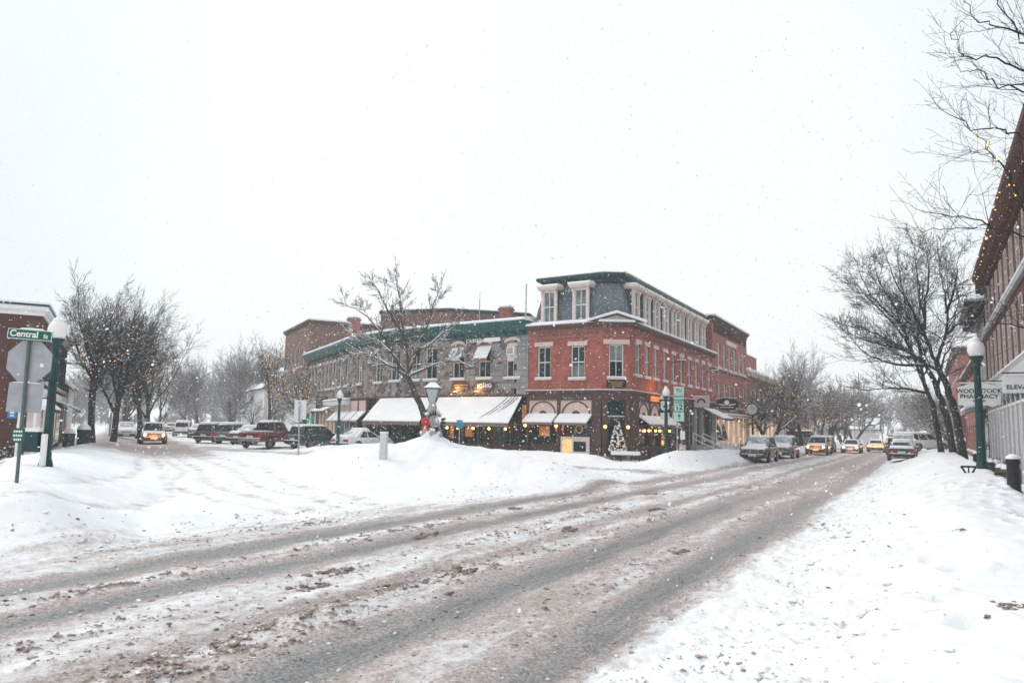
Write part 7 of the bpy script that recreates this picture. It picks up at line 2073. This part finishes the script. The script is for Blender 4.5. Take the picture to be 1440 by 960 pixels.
for k in range(46):      # brush and trees behind the left-hand pavement and under the far crowns
    d_ = g.uniform(20, 150); o_ = g.choice((g.uniform(-34, -11), g.uniform(-34, -11), g.uniform(24, 40) if d_ > 90 else -20))
    sp.append((-29+EX*d_+NLx*o_, 60.5+EY*d_+NLy*o_, g.uniform(5, 11)))
for k in range(70):
    d_ = g.uniform(110, 210); o_ = g.uniform(-16, 16) if d_ > 170 else g.choice((g.uniform(-30, -8), g.uniform(9, 26))); sp.append((-29+EX*d_+NLx*o_, 60.5+EY*d_+NLy*o_, g.uniform(2.5, 5)))
for k in range(60):
    t_ = g.uniform(150, 260); s_ = g.choice((g.uniform(-34, -13), g.uniform(5, 24))) if t_ < 235 else g.uniform(-25, 20); sp.append((*xy(s_, t_), g.uniform(2.5, 5.5)))
woods('distant_woods', 'pale leafless woods fading out at the ends of the two streets', sp, 5)

# ------------------------------------------------------------ broken clods along the ploughed edges
g = random.Random(31); sp = []
for k in range(520):
    if g.random() < .6: s_, t_ = -11.7+g.gauss(0, .4), 6+math.exp(g.uniform(0, 3.7))
    else: s_, t_ = -1.7+abs(g.gauss(0, .6)), 4+math.exp(g.uniform(0, 3.5))
    x, y = xy(s_, t_); r = .012+.05*g.random()**4
    sp.append((x, y, 0, r, 0))
zz = ground_h(np.array([p[0] for p in sp]), np.array([p[1] for p in sp]))
lumps('snow_clods', [(p[0], p[1], zz[i]+p[3]*.15, p[3], 0) for i, p in enumerate(sp)], [SNOW], 'broken white clods of ploughed snow along the edges of the street', lo=False)

# ------------------------------------------------------------ falling snow and the snowy air
rs = np.random.RandomState(8)
n = 92000
P = np.stack([rs.uniform(-40, 42, n), rs.uniform(3.2, 62, n), rs.uniform(.3, 17, n)], 1)
P = P[np.abs(P[:, 0]) < P[:, 1]*.95+4]
gz = ground_h(P[:, 0], P[:, 1], False); P = P[P[:, 2] > gz+.25]
n = len(P)
R = rs.uniform(.009, .022, n)*np.where(rs.rand(n) < .05, 1.45, 1.0)
R = np.where(np.hypot(P[:, 0], P[:, 1]) < 8, np.minimum(R, .010), R)
A = rs.randn(n, 3); A /= np.linalg.norm(A, axis=1)[:, None]; B = np.cross(A, rs.randn(n, 3)); B /= np.linalg.norm(B, axis=1)[:, None]; C_ = np.cross(A, B)
an = np.arange(6)*pi/3
V = (P[:, None, :]+R[:, None, None]*(B[:, None, :]*np.cos(an)[None, :, None]+C_[:, None, :]*np.sin(an)[None, :, None])).reshape(-1, 3)
F = np.arange(6*n).reshape(n, 6)
me = bpy.data.meshes.new('falling_snow'); me.from_pydata(V.tolist(), [], F.tolist())
fm, ft, fb = nodes_of('snowflake'); fb.inputs['Base Color'].default_value = (.95, .96, .97, 1); fb.inputs['Roughness'].default_value = .9; fb.inputs['Specular IOR Level'].default_value = 0
ftr = ft.nodes.new('ShaderNodeBsdfTranslucent'); ftr.inputs[0].default_value = (.95, .96, .97, 1); fmx = ft.nodes.new('ShaderNodeMixShader')
ft.links.new(fb.outputs[0], fmx.inputs[1]); ft.links.new(ftr.outputs[0], fmx.inputs[2]); ft.links.new(fmx.outputs[0], ft.nodes['Material Output'].inputs['Surface'])
me.materials.append(fm)
o = bpy.data.objects.new('falling_snow', me); col.objects.link(o); tag(o, 'white snowflakes falling through the air over the street', kind='stuff')
hm = bpy.data.materials.new('snowy_air'); hm.use_nodes = True
ht_ = hm.node_tree
for nd in list(ht_.nodes): ht_.nodes.remove(nd)
ho = ht_.nodes.new('ShaderNodeOutputMaterial'); hv = ht_.nodes.new('ShaderNodeVolumePrincipled')
hv.inputs['Color'].default_value = (.97, .98, .99, 1); hv.inputs['Density'].default_value = HAZE; hv.inputs['Anisotropy'].default_value = 0.0
ht_.links.new(hv.outputs[0], ho.inputs['Volume'])
hb_ = MB(); hb_.box(-720, 720, -720, 720, -1.6, 20.5)
tag(hb_.build('haze', hm), 'thin white air full of falling snow', kind='stuff')
